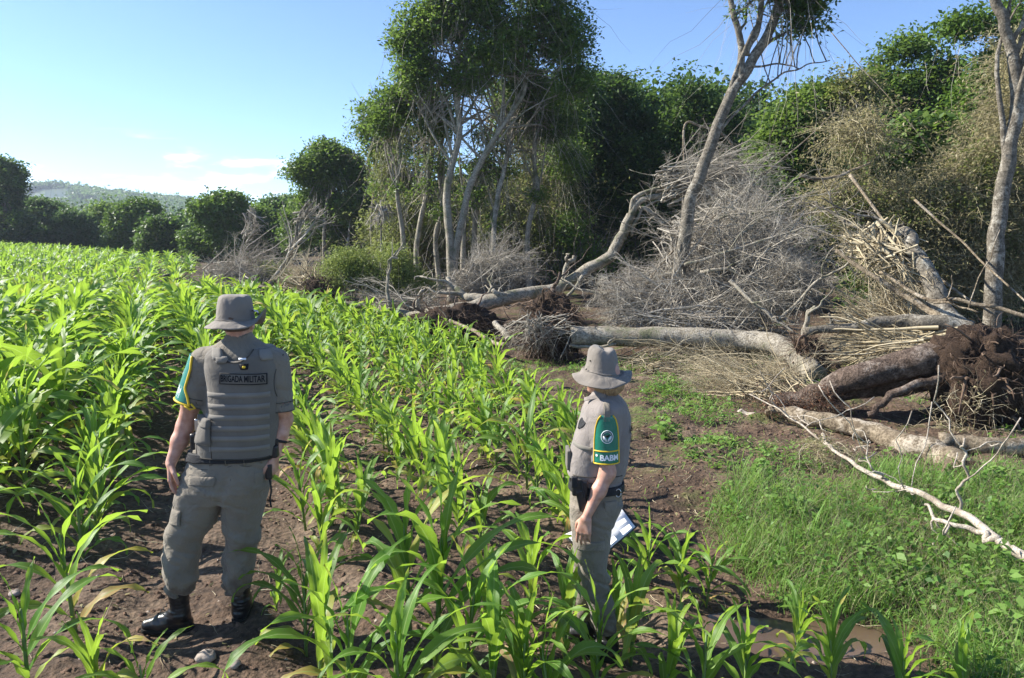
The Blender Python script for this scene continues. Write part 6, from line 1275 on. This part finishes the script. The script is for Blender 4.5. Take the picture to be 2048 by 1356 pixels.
front_line('side_seam', [(pm(u, v)[0], pm(u, v)[2]) for u, v in ((436, 815), (440, 830), (444, 880), (445, 902))], vestM, .002, vM, orgM, .0)
front_line('seat_seam', [(pm(u, v)[0], pm(u, v)[2]) for u, v in ((487, 916), (484, 930), (480, 945))], hips, .0014, trM, orgM, -.004)
for pts_ in ([(486, 916), (470, 921), (430, 925), (392, 925)], [(488, 916), (510, 920), (546, 921)]): front_line('yoke_seam', [(pm(u, v)[0], pm(u, v)[2]) for u, v in pts_], hips, .0016, trM, orgM, .001)
for u in (400, 440, 470, 505, 535): side_patch('belt_loop', hips, [(898, u - 2, u + 2), (908, u - 2, u + 2), (917, u - 2, u + 2)], M['khaki'], trM, .018, 3)
for A_, B_, ra_, rb_ in ((SLa, SLb, .078, .092), (SRa, SRb, .074, .074)):
    s__ = sleevemap(A_, B_, ra_, rb_, .0015)
    for t in (.985, .8): mb = MB(); mb.tube([s__(t, a) for a in np.linspace(0, 2 * pi, 40)], .0022, 5); mb.build('sleeve_hem', M['seam'], shM, orgM)
# pouch on the left flank
side_patch('pouch', vestM, [(826, 403, 444), (850, 401, 444), (876, 402, 445)], M['vest'], vM, .028, 10)
side_patch('pouch_flap', vestM, [(824, 402, 445), (834, 401, 445), (842, 402, 444)], M['vest'], vM, .034, 10)
# belt
def ringsdf(col, z, r, hh, th, g=.0):
    def f(X, Y, Z):
        cx, cy, rx, ry, n = col.at(Z); q = (np.abs((X - cx) / (rx + g)) ** n + np.abs((Y - cy) / (ry + g)) ** n) ** (1 / n); d = (q - 1) * np.minimum(rx, ry)
        return np.maximum(np.abs(d) - th, np.abs(Z - z - r * (X - cx)) - hh)
    return f
bz = pm(0, 906)[2]; grow('belt', ringsdf(hips, bz + .004, .02, .024, .006, .008), [pm(370, 906)[0] - .05, D - .2, bz - .05], [pm(560, 906)[0] + .05, D + .2, bz + .06], .0055, M['blackm'], man_o, orgM)
I3 = np.eye(3)
h_ = box('belt_pouch', pm(389, 890, -.05), (.036, .05, .135), I3, M['black'], man_o, orgM, .014); box('belt_pouch', pm(401, 888, -.09), (.042, .045, .14), I3, M['black'], man_o, orgM, .014); box('buckle_clip', pm(394, 850, -.05), (.022, .02, .07), I3, M['silver'], h_, orgM, .006)
box('belt_pouch', pm(548, 902, -.04), (.05, .05, .07), I3, M['black'], man_o, orgM, .012)
# brassard on the left sleeve
sm = sleevemap(SLa, SLb, .078, .092); lims = lambda t: (radians(np.interp(t, [-.1, .2, .62, .8, 1], [38, 24, 22, 2, -12])), radians(172))
def bm(a, b, u):
    l0, l1 = lims(b); return sm(b, l0 + (l1 - l0) * a, u)
br = patch('brassard', np.linspace(0, 1, 26), np.linspace(-.08, .96, 24), bm, M['green'], man_o, orgM, smooth=True)
mb = MB(); q = [sm(t, lims(t)[0]) for t in np.linspace(-.08, .96, 24)] + [sm(.96, lims(.96)[0] + (lims(.96)[1] - lims(.96)[0]) * a) for a in np.linspace(0, 1, 24)[1:]]
mb.tube(q, .0062, 6); mb.tube([sm(.9, radians(-12)), sm(.98, radians(-28)), sm(1.03, radians(-14)), sm(.97, radians(6))], .006, 6); mb.build('piping', M['yellow'], br, orgM)
def lm(x, y, c0=radians(84), t0=.78, R0=.088): return sm(t0 - y / .135, c0 - x / .1)
text_mesh('lettering', 'BABM', .05, lambda x, y: lm(x, y, radians(72), .76) + 0, M['white'], br, orgM, .03)
for k_ in range(3):
    mb = MB()
    rr_ = (.026, .021, .010)[k_]; mb.tube([sm(.36 - rr_ * sin(a) / .135, radians(98) - rr_ * cos(a) / .09, 0) for a in np.linspace(0, 2 * pi, 24)], .0014 if k_ else .0022, 4); mb.build('emblem_ring', M['white'], br, orgM)
# head, arms, hidden torso: one body
hc = pm(474, 640)
def headM(X, Y, Z):
    q = el(X, Y, Z, (hc[0], D + .005, hc[2] + .005), (.078, .098, .105)); q = smin(q, el(X, Y, Z, (hc[0] + .004, D + .045, hc[2] - .055), (.058, .062, .065)), .03)
    q = smin(q, rc(X, Y, Z, (hc[0] + .006, D + .0, hc[2] - .04), (hc[0] + .012, D - .005, hc[2] - .17), .056, .062), .02)
    q = smin(q, rc(X, Y, Z, (hc[0] + .01, D + .105, hc[2] - .005), (hc[0] + .01, D + .122, hc[2] - .04), .008, .013), .012)
    for s in (-1, 1): q = smin(q, np.maximum(el(X, Y, Z, (hc[0] + s * .08, D + .005, hc[2] - .022), (.012, .02, .032)), -1), .008)
    return q
hd = nets(headM, [hc[0] - .13, D - .14, hc[2] - .2], [hc[0] + .13, D + .16, hc[2] + .13], .005)
elL, wrL = pm(371, 852, .02), pm(342, 925, -.05)
aL = [(SLa, pm(385, 800), .055, .052), (pm(385, 800), elL, .052, .044), (elL, elL * .6 + wrL * .4, .045, .041), (elL * .6 + wrL * .4, wrL, .041, .0285)]
palm, fing = hand(wrL, (-.02, -.05, -1), (.9, .25, .0), (.25, -1., 0), .30, 1.06)
lo, hi = bounds(aL + palm + fing); armL = nets(armfn(aL, palm, fing), lo, hi, .0038)
elR, wrR = pm(568, 838, .03), pm(549, 912, -.02)
aR = [(SRa, pm(563, 810), .052, .05), (pm(563, 810), elR, .05, .044), (elR, elR * .6 + wrR * .4, .044, .04), (elR * .6 + wrR * .4, wrR, .04, .028)]
palmR, fingR = hand(wrR, (-.10, .05, -1), (-1., .1, .0), (-.2, -1., 0), .95, 1.04)
lo, hi = bounds(aR + palmR + fingR); armR = nets(armfn(aR, palmR, fingR), lo, hi, .0038)
def inner(X, Y, Z):
    q = shirt.sdf(X, Y, Z); q = np.minimum(q, np.minimum(legL.sdf(X, Y, Z), legR.sdf(X, Y, Z))); q = np.minimum(q, hips.sdf(X, Y, Z)); return q + .024
tor = nets(inner, [pm(320, 1000)[0], D - .2, pm(0, 1184)[2] - .02], [pm(580, 1000)[0], D + .2, pm(0, 690)[2]], .014)
join_body([hd, armL, armR, tor], [M['skin']], man_o, orgM, [0, 0, 0, 0])
def hairM(X, Y, Z):
    q = el(X, Y, Z, (hc[0], D + .0, hc[2] + .008), (.081, .101, .108)); return np.maximum(np.maximum(np.maximum(q, hc[2] - .055 - Z), Y - D - .05), Z - hc[2] - .03)
grow('hair', hairM, [hc[0] - .12, D - .14, hc[2] - .08], [hc[0] + .12, D + .1, hc[2] + .14], .005, M['hair_d'], man_o, orgM)
hb = pm(471, 650); ztop = pm(471, 589)[2] - hb[2]
def waveM(th, r):
    # snapped up on the image right, drooping elsewhere
    up = np.exp(-((np.angle(np.exp(1j * (th - radians(5))))) / .55) ** 2); return (r - .1) * (.85 * up * 1.9 - .12 + .05 * np.sin(3 * th + 1) + .03 * np.sin(7 * th))
hat(man_o, orgM, np.array([hb[0], D + .005, hb[2]]), [(0.001, ztop), (.05, ztop - .002), (.076, ztop - .012), (.088, ztop - .04), (.094, ztop - .09), (.098, .035), (.103, .028), (.128, .014), (.156, .0)], .1, M['hatc'], waveM, (.0, -.03))
mb = MB(); mb.tube([np.array([hb[0] + .1, D - .02, hb[2] + .08]), np.array([hb[0] + .125, D - .02, hb[2] + .075]), np.array([hb[0] + .13, D - .01, hb[2] + .055])], .006, 6); mb.build('brim_snap', M['silver'], man_o, orgM)
# boots, watch
gzL = Hf(pm(370, 1258)[0], D); gzR = Hf(pm(475, 1245, .08)[0], D + .08)
boot(man_o, orgM, [pm(361, 1180)[0], D - .02, pm(361, 1178)[2]], [pm(372, 1250)[0], D + .0, 0], [pm(292, 1250)[0], D - .02, 0], gzL, .058)
boot(man_o, orgM, [pm(477, 1180)[0], D + .04, pm(477, 1178)[2]], [pm(478, 1250)[0], D + .02, 0], [pm(462, 1250)[0], D + .27, 0], gzR, .055)
wc = elR * .42 + wrR * .58; wd_ = (wrR - elR) / np.linalg.norm(wrR - elR)
mb = MB(); e1 = np.cross(wd_, [0, 1, 0]); e1 /= np.linalg.norm(e1); e2 = np.cross(wd_, e1); mb.tube([wc + (e1 * cos(a) + e2 * sin(a)) * .038 for a in np.linspace(0, 2 * pi, 20)], .009, 6); wt = mb.build('watch', M['blackm'], man_o, orgM)
box('watch_case', wc + np.array([-.008, -.042, 0]), (.042, .014, .042), I3, M['black'], wt, orgM, .006)
# held in the right hand
hp = wrR + np.array([-.02, -.035, -.075]); org = hp.copy(); org[2] -= .12; rad_o = empty('handheld_radio', org); tag(rad_o, 'small black handheld device with a dangling strap gripped beside the man\'s hip', 'radio')
box('case', hp, (.034, .04, .085), I3, M['black'], rad_o, org, .008)
mb = MB(); q = wiggle([hp + [0, 0, -.04], hp + [.006, -.005, -.1], hp + [0, -.005, -.16], hp + [.004, 0, -.2]], .004, 3, 5); mb.tube(q, .005, 6); mb.build('wrist_strap', M['blackm'], rad_o, org)
box('knob', hp + [0, 0, .05], (.012, .012, .02), I3, M['blackm'], rad_o, org, .004)

# ============================================================ the woman
D = 4.15
gW = Hf(P(1195, 1300, D)[0], D); orgW = np.array([P(1200, 1300, D)[0], D, gW]); wo_ = empty('person', orgW); tag(wo_, 'person with blond hair in grey uniform seen side-on, face turned away, holding a clipboard', 'person')
def pw(u, v, d=0): return P(u, v, D + d)
shW = Col([(778, 1186, 1226, .055, 0), (790, 1182, 1238, .09, 0), (802, 1172, 1250, .15, 0), (818, 1164, 1256, .168, 0), (845, 1158, 1258, .16, 0), (880, 1146, 1257, .15, 0), (915, 1140, 1252, .138, 0), (945, 1142, 1246, .13, 0), (972, 1144, 1243, .135, 0)], D, 2.3)
vW = Col([(794, 1180, 1244, .10, 0), (806, 1170, 1254, .13, 0), (830, 1162, 1260, .142, 0), (860, 1152, 1261, .15, 0), (890, 1143, 1259, .152, 0), (920, 1136, 1255, .148, 0), (945, 1134, 1250, .145, 0), (952, 1140, 1246, .142, 0)], D, 2.6)
hipW = Col([(958, 1144, 1242, .135, 0), (985, 1141, 1243, .15, 0), (1015, 1140, 1242, .16, 0), (1040, 1142, 1228, .15, 0), (1062, 1150, 1216, .1, 0)], D, 2.3)
lgA = Col([(1010, 1141, 1242, .085, -.075), (1050, 1142, 1222, .084, -.075), (1090, 1146, 1221, .078, -.075), (1130, 1152, 1214, .072, -.07), (1165, 1162, 1220, .068, -.07), (1200, 1172, 1228, .066, -.07), (1240, 1182, 1238, .064, -.07), (1268, 1190, 1236, .055, -.07)], D, 2.1)
lgB = Col([(1010, 1141, 1236, .085, .075), (1050, 1143, 1226, .084, .08), (1090, 1144, 1216, .078, .085), (1130, 1146, 1206, .072, .09), (1165, 1148, 1202, .068, .1), (1200, 1148, 1200, .066, .1), (1235, 1150, 1200, .062, .1), (1258, 1156, 1196, .055, .1)], D, 2.1)
def trW(X, Y, Z):
    q = smin(np.minimum(lgA.sdf(X, Y, Z), lgB.sdf(X, Y, Z)), hipW.sdf(X, Y, Z), .03); zk = pw(0, 1140)[2]
    return q + wr(X, Y, Z, .006 + .014 * np.exp(-((Z - zk) / .1) ** 2) + .013 * ss(.22, .0, Z), 6, 22, 23)
tW = grow('trousers', trW, [pw(1130, 1000)[0] - .04, D - .22, pw(0, 1268)[2] - .03], [pw(1250, 1000)[0] + .05, D + .25, pw(0, 958)[2] + .01], .006, M['trouser'], wo_, orgW)
side_patch('pocket_flap', lgA, [(1072, 1150, 1206), (1084, 1150, 1206), (1090, 1151, 1205)], M['khaki'], tW, .012, 12, orgW, D - .07)
side_patch('hip_pocket', hipW, [(998, 1206, 1234), (1010, 1205, 1234), (1018, 1206, 1232)], M['khaki'], tW, .009, 12, orgW, D - .1)
WSa, WSb = pw(1211, 826, -.13), pw(1211, 922, -.135)
def shirtW(X, Y, Z):
    q = shW.sdf(X, Y, Z); l = rc(X, Y, Z, WSa, WSb, .066, .072); w, L_, e1, e2 = axisframe(WSa, WSb); t = (X - WSa[0]) * w[0] + (Y - WSa[1]) * w[1] + (Z - WSa[2]) * w[2]
    l = np.maximum(l, t - L_); l = np.maximum(l, -np.maximum(rc(X, Y, Z, WSa, WSb + w * .05, .054, .062), (L_ - .05) - t))
    a = pw(1214, 826, .14); b = pw(1208, 915, .15); r = np.maximum(rc(X, Y, Z, a, b, .062, .066), b[2] - Z)
    q = smin(q, np.minimum(l, r), .03) + .0025 * noise3(X * 18, Y * 18, Z * 12, 32); return np.maximum(q, -rc(X, Y, Z, pw(1205, 760), pw(1205, 786), .05, .05))
sW = grow('shirt', shirtW, [pw(1130, 900)[0] - .02, D - .25, pw(0, 975)[2]], [pw(1270, 830)[0] + .03, D + .25, pw(0, 770)[2]], .0058, M['vestw'], wo_, orgW)
def vestW(X, Y, Z):
    q = vW.sdf(X, Y, Z) + wr(X, Y, Z, .003, 6, 12, 42); c = pw(1206, 790); q = np.maximum(q, -el(X, Y, Z, (c[0], D, c[2] + .01), (.075, .075, .06)))
    for dy in (-.2, .2): a = pw(1211, 850); q = np.maximum(q, -el(X, Y, Z, (a[0], D + dy, a[2] + .01), (.072, .11, .13)))
    return q
vWo = grow('vest', vestW, [pw(1130, 900)[0] - .03, D - .2, pw(0, 956)[2] - .01], [pw(1270, 830)[0] + .03, D + .2, pw(0, 785)[2]], .0055, M['vestw'], wo_, orgW)
def panW(u, v, off): p = P(u, v, D - .1); return np.array([p[0], vW.front(p[0], p[2], off), p[2]])
patch('vest_trim', np.linspace(1148, 1183, 12), np.linspace(886, 894, 3), lambda a, b, u: panW(a, b + (a - 1148) * .12, .008 - .005 * u), M['web'], vWo, orgW)
patch('arm_hole_lining', np.linspace(0, 1, 8), np.linspace(0, 1, 10), lambda a, b, u: panW(1158 + 18 * b + (-1 if a < .5 else 1) * abs(a - .5) * 2 * 5 * sin(pi * min(max(b, .05), .95)), 862 - 34 * b, .007 - .004 * u), M['blackm'], vWo, orgW)
box('front_pouch', pw(1136, 915, 0), (.022, .13, .11), I3, M['vest'], vWo, orgW, .008)
front_line('hem_binding', [(x, z) for x, z in [(P(u, 950, D - .1)[0], P(u, 950, D - .1)[2]) for u in np.linspace(1146, 1244, 16)]], vW, .0035, vWo, orgW, .001)
a = pw(1211, 850); front_line('arm_hole_shade_binding', [(a[0] + .062 * cos(t), a[2] + .01 + .118 * sin(t)) for t in np.linspace(pi * .55, pi * 1.45, 20)], vW, .0035, vWo, orgW, -.008)  # arm-hole trim with the edge shade in its dark colour
for t in (.985,): mb = MB(); mb.tube([sleevemap(WSa, WSb, .066, .072, .0015)(t, a_) for a_ in np.linspace(0, 2 * pi, 40)], .002, 5); mb.build('sleeve_hem', M['seam'], sW, orgW)
# faint lettering on the back of the vest, seen edge-on
def backW(x, y):
    yy = D - x; z = pw(0, 862)[2] + y; cx, cy, rx, ry, n = vW.at(z); t = min(abs((yy - cy) / ry), .99); return np.array([cx + rx * (1 - t ** n) ** (1 / n) + .008, yy, z])
text_mesh('lettering', 'BRIGADA', .05, lambda x, y: backW(x, y + .028), M['ink'], vWo, orgW, .02); text_mesh('lettering', 'MILITAR', .05, lambda x, y: backW(x, y - .03), M['ink'], vWo, orgW, .02)
# collar wings
c = pw(1208, 784)
def collW(X, Y, Z):
    x, y, z = X - c[0], Y - D, Z - c[2]; r = np.sqrt(x * x + y * y); q = np.abs(r - (.056 + .0 - z * .55)) - .0035; return np.maximum(q, np.abs(z + .1 * x * 4 * 0) - .024 + .25 * np.maximum(0, -x - .03) * 0)
grow('collar', collW, c - [.1, .1, .06], c + [.1, .1, .06], .0035, M['vestw'], sW, orgW)
patch('collar_wing', np.linspace(0, 1, 8), np.linspace(0, 1, 6), lambda a, b, u: np.array([*(pw(1212 - 44 * a, 783 + 12 * a + 12 * b * (1 - .4 * a), -.075 + .035 * a - .02 * b - .0 + .004 * u))]), M['vestw'], sW, orgW)
smW = sleevemap(WSa, WSb, .066, .072)
patch('epaulette', np.linspace(-.24, .24, 8), np.linspace(-.5, .12, 8), lambda a, b, u: (smW(max(b, 0), a, u) if b > 0 else WSa + np.array([-a * .07, -.07 * cos(-b * 2.4) - .004 + .003 * u, .07 * sin(-b * 2.4)])), M['khaki2'], sW, orgW)
lw = lambda t: radians(np.interp(t, [-.02, .08, .25, .5, 1], [22, 40, 52, 58, 58]))
brW = patch('brassard', np.linspace(-1, 1, 28), np.linspace(.0, .99, 24), lambda a, b, u: smW(b, a * lw(b), u), M['green'], wo_, orgW, smooth=True)
mb = MB(); mb.tube([smW(t, lw(t)) for t in np.linspace(0, .99, 20)] + [smW(.99, a * lw(.99)) for a in np.linspace(1, -1, 20)[1:]] + [smW(t, -lw(t)) for t in np.linspace(.99, 0, 20)[1:]], .0042, 5)
mb.tube([smW(.73, a * lw(.73)) for a in np.linspace(-1, 1, 20)], .0042, 5); mb.build('piping', M['yellow'], brW, orgW)
Lw = np.linalg.norm(WSb - WSa)
def wm(x, y, t0, off=.002): q = smW(t0 - y / Lw, -(x) / .076); n = q - (WSa + (WSb - WSa) * (t0 - y / Lw)); return q + n / np.linalg.norm(n) * off
text_mesh('lettering', '° BABM', .042, lambda x, y: wm(x - .0, y, .865), M['white'], brW, orgW, .03, .95)
for rr_, th_ in ((.031, .0022), (.023, .0012)):
    mb = MB(); mb.tube([wm(rr_ * cos(a), rr_ * sin(a) * 1.08, .43) for a in np.linspace(0, 2 * pi, 30)], th_, 5); mb.build('emblem_ring', M['white'], brW, orgW)
for s in (-1, 1):
    mb = MB(); mb.tube([wm(s * .004, -.02, .43), wm(s * .013, -.008, .43), wm(s * .02, .004, .43)], [.004, .0055, .003], 6); mb.build('emblem_leaf', M['white'], brW, orgW)
mb = MB(); mb.tube([wm(-.012, .008, .43), wm(0, .002, .43), wm(.012, .009, .43)], [.003, .006, .003], 6); mb.build('emblem_crest', M['ink'], brW, orgW)
text_mesh('emblem_lettering', 'PATRULHA AMBIENTAL', .0085, lambda x, y: wm((.027 + y) * sin(x / .027 * .95), (.027 + y) * cos(x / .027 * .95), .43, .003), M['ink'], brW, orgW, .01)
# belt, holster, ring
bz = pw(0, 968)[2]; grow('belt', ringsdf(hipW, bz, 0, .022, .006, .01), [pw(1130, 968)[0] - .03, D - .2, bz - .04], [pw(1250, 968)[0] + .03, D + .2, bz + .04], .0055, M['blackm'], wo_, orgW)
hol = box('holster', pw(1160, 976, -.15), (.085, .035, .085), I3, M['black'], wo_, orgW, .012); a_ = radians(12); AX = np.array([[cos(a_), 0, sin(a_)], [0, 1, 0], [-sin(a_), 0, cos(a_)]])
box('holster_body', pw(1164, 1000, -.155), (.05, .035, .12), AX, M['black'], hol, orgW, .01); box('radio', pw(1149, 964, -.165), (.034, .03, .06), I3, M['blackm'], hol, orgW, .006); box('strap', pw(1166, 978, -.172), (.014, .008, .1), AX, M['blackm'], hol, orgW, .003)
mb = MB(); c = pw(1236, 985, -.12); mb.tube([c + np.array([.014 * cos(a), -.01, .022 * sin(a)]) for a in np.linspace(0, 2 * pi, 20)], .003, 6); cf = box('ring_pouch', pw(1235, 984, -.1), (.04, .03, .06), I3, M['black'], wo_, orgW, .01); mb.build('ring', M['silver'], cf, orgW)
# body
hw = pw(1205, 748); fd = np.array([-.80, .60, 0]); fs = np.array([fd[1], -fd[0], 0])
def headW(X, Y, Z):
    x = (X - hw[0]) * fd[0] + (Y - D) * fd[1]; y = (X - hw[0]) * fs[0] + (Y - D) * fs[1]; z = Z - hw[2]
    q = el(x, y, z, (-.005, 0, .01), (.095, .074, .1)); q = smin(q, el(x, y, z, (.04, 0, -.05), (.052, .054, .062)), .03)
    q = smin(q, rc(x, y, z, np.array([-.012, 0, -.04]), np.array([-.02, 0, -.16]), .05, .054), .02)
    q = smin(q, rc(x, y, z, np.array([.088, 0, .0]), np.array([.106, 0, -.034]), .007, .011), .012)
    q = smin(q, rc(x, y, z, np.array([.084, -.016, -.062]), np.array([.084, .016, -.062]), .007, .007), .006)
    q = smin(q, el(x, y, z, (.07, 0, -.095), (.022, .02, .016)), .012)
    for s in (-1, 1):
        q = np.maximum(q, -el(x, y, z, (.094, s * .03, .008), (.016, .016, .011))); q = np.minimum(q, el(x, y, z, (.078, s * .03, .008), (.013, .013, .012)))
        q = smin(q, el(x, y, z, (-.004, s * .075, -.015), (.018, .009, .03)), .006)
    return q
hd = nets(headW, [hw[0] - .15, D - .15, hw[2] - .2], [hw[0] + .15, D + .15, hw[2] + .13], .0045)
elW, wrW = pw(1215, 945, -.155), pw(1172, 1036, -.20)
aW = [(WSa, elW, .046, .040), (elW, elW * .6 + wrW * .4, .041, .036), (elW * .6 + wrW * .4, wrW, .036, .0235)]
palm, fing = hand(wrW, (-.14, -.02, -1), (.45, 1., 0), (-1, .35, 0), .26, .95); lo, hi = bounds(aW + palm + fing); arW = nets(armfn(aW, palm, fing), lo, hi, .0036)
elX, wrX = pw(1214, 945, .17), pw(1192, 1040, .13); aX = [(pw(1214, 826, .14), elX, .046, .040), (elX, wrX, .04, .0235)]
palm, fing = hand(wrX, (-.25, -.1, -1), (.3, -1., 0), (-1, 0, 0), .9, .93); lo, hi = bounds(aX + palm + fing); arX = nets(armfn(aX, palm, fing), lo, hi, .005)
def innerW(X, Y, Z): return np.minimum(np.minimum(shW.sdf(X, Y, Z), hipW.sdf(X, Y, Z)), np.minimum(lgA.sdf(X, Y, Z), lgB.sdf(X, Y, Z))) + .022
tor = nets(innerW, [pw(1120, 1000)[0], D - .2, pw(0, 1262)[2] - .02], [pw(1275, 900)[0], D + .22, pw(0, 790)[2]], .013)
join_body([hd, arW, arX, tor], [M['skin']], wo_, orgW, [0] * 4)
def hairW(X, Y, Z):
    x = (X - hw[0]) * fd[0] + (Y - D) * fd[1]; y = (X - hw[0]) * fs[0] + (Y - D) * fs[1]; z = Z - hw[2]
    q = el(x, y, z, (-.02, 0, .0), (.1, .088, .115)); q = smin(q, el(x, y, z, (-.055, 0, -.055), (.062, .078, .06)), .03)
    q = np.maximum(q, (x - .028) - .25 * (z + .02)); q = np.maximum(q, -.112 - z + .02 * np.sin(y * 60)); ang = np.arctan2(y, x)
    return q + .0035 * np.sin(ang * 46 + 3 * noise3(x * 20, y * 20, z * 6, 3)) + .003 * noise3(x * 40, y * 40, z * 10, 3) + 10 * np.maximum(0, z + .012)
grow('hair', hairW, [hw[0] - .16, D - .15, hw[2] - .14], [hw[0] + .16, D + .15, hw[2] + .13], .004, M['hair_b'], wo_, orgW)
hb = pw(1204, 756); zt = pw(1204, 694)[2] - hb[2]
def waveW(th, r):
    a = th - pi; return (r - .1) * (.75 * np.exp(-((np.angle(np.exp(1j * (th - .1)))) / .7) ** 2) + .55 * np.exp(-((np.angle(np.exp(1j * (th - pi)))) / .55) ** 2) - .22 + .05 * np.sin(5 * th))
def dentW(x, y, r, z): return np.where(z > zt - .05, -.022 * np.exp(-((x - .012) / .02) ** 2 - (y / .07) ** 2) * (r < .08), 0) * 1.0 - np.where(z > .03, .12 * x, 0)
ht = hat(wo_, orgW, np.array([hb[0], D, hb[2]]), [(0.001, zt), (.045, zt), (.066, zt - .01), (.078, zt - .035), (.088, zt - .09), (.097, .045), (.103, .038), (.13, .018), (.162, .0)], .1, M['hatc'], waveW, (.0, .04), dentW)
mb = MB()
for (u, v) in ((1173, 738), (1181, 721)):
    q = pw(u, v, -.055 if v > 730 else -.045); mb.tube([q, q + [-.004, -.012, 0]], .0035, 8)
mb.build('eyelet', M['ink'], ht, orgW)
ga = Hf(pw(1210, 1300)[0], D - .07); gb = Hf(pw(1170, 1290)[0], D + .1)
boot(wo_, orgW, [pw(1214, 1262)[0], D - .07, max(pw(0, 1262)[2], ga + .13)], [pw(1222, 1300)[0], D - .07, 0], [pw(1150, 1300)[0], D - .02, 0], ga, .045)
boot(wo_, orgW, [pw(1176, 1255)[0], D + .1, max(pw(0, 1252)[2], gb + .13)], [pw(1186, 1290)[0], D + .1, 0], [pw(1118, 1290)[0], D + .14, 0], gb, .045)
# clipboard
cA, cB, cC, cD = P(1246, 1014, 4.44), P(1275, 1053, 4.34), P(1186, 1132, 4.24), P(1126, 1070, 4.34)
org = (cA + cB + cC + cD) / 4; cb = empty('clipboard', org); tag(cb, 'clipboard with a white printed sheet held low behind the woman\'s thigh', 'clipboard')
nn = np.cross(cB - cA, cD - cA); nn /= np.linalg.norm(nn); nn *= (-1 if nn[1] > 0 else 1)
def quad(a, b, u, o, i=0.): 
    a = i + (1 - 2 * i) * a; b = i * .7 + (1 - 1.4 * i) * b; return (cA * (1 - a) + cB * a) * (1 - b) + (cD * (1 - a) + cC * a) * b + nn * (o - .004 * u)
patch('board', np.linspace(0, 1, 4), np.linspace(0, 1, 4), lambda a, b, u: quad(a, b, u, 0), M['black'], cb, org)
patch('paper', np.linspace(0, 1, 4), np.linspace(0, 1, 4), lambda a, b, u: quad(a, b, u * .25, .0022, .05), M['paper'], cb, org)
patch('clip', np.linspace(.35, .65, 4), np.linspace(.0, .05, 3), lambda a, b, u: quad(a, 1 - b, u * 1.5, .008), M['silver'], cb, org)

# ------------------------------------------------------------------ the air over the valley
def haze():
    lo = np.array([-760., -110, -14]); hi = np.array([760., 960, 62])
    V = [[(hi if b else lo)[i] for i, b in enumerate(c)] for c in [(0,0,0),(1,0,0),(1,1,0),(0,1,0),(0,0,1),(1,0,1),(1,1,1),(0,1,1)]]
    m, t, o = mat('haze'); v = N(t, 'ShaderNodeVolumePrincipled'); v.inputs['Color'].default_value = (.75, .85, 1, 1); v.inputs['Density'].default_value = .00045; v.inputs['Anisotropy'].default_value = .35
    t.links.new(v.outputs[0], o.inputs['Volume'])
    tag(mesh('haze', V, [(3, 2, 1, 0), (4, 5, 6, 7), (0, 1, 5, 4), (1, 2, 6, 5), (2, 3, 7, 6), (3, 0, 4, 7)], m, smooth=False), 'thin pale haze in the air over the field and hills', 'haze', kind='stuff')
haze()
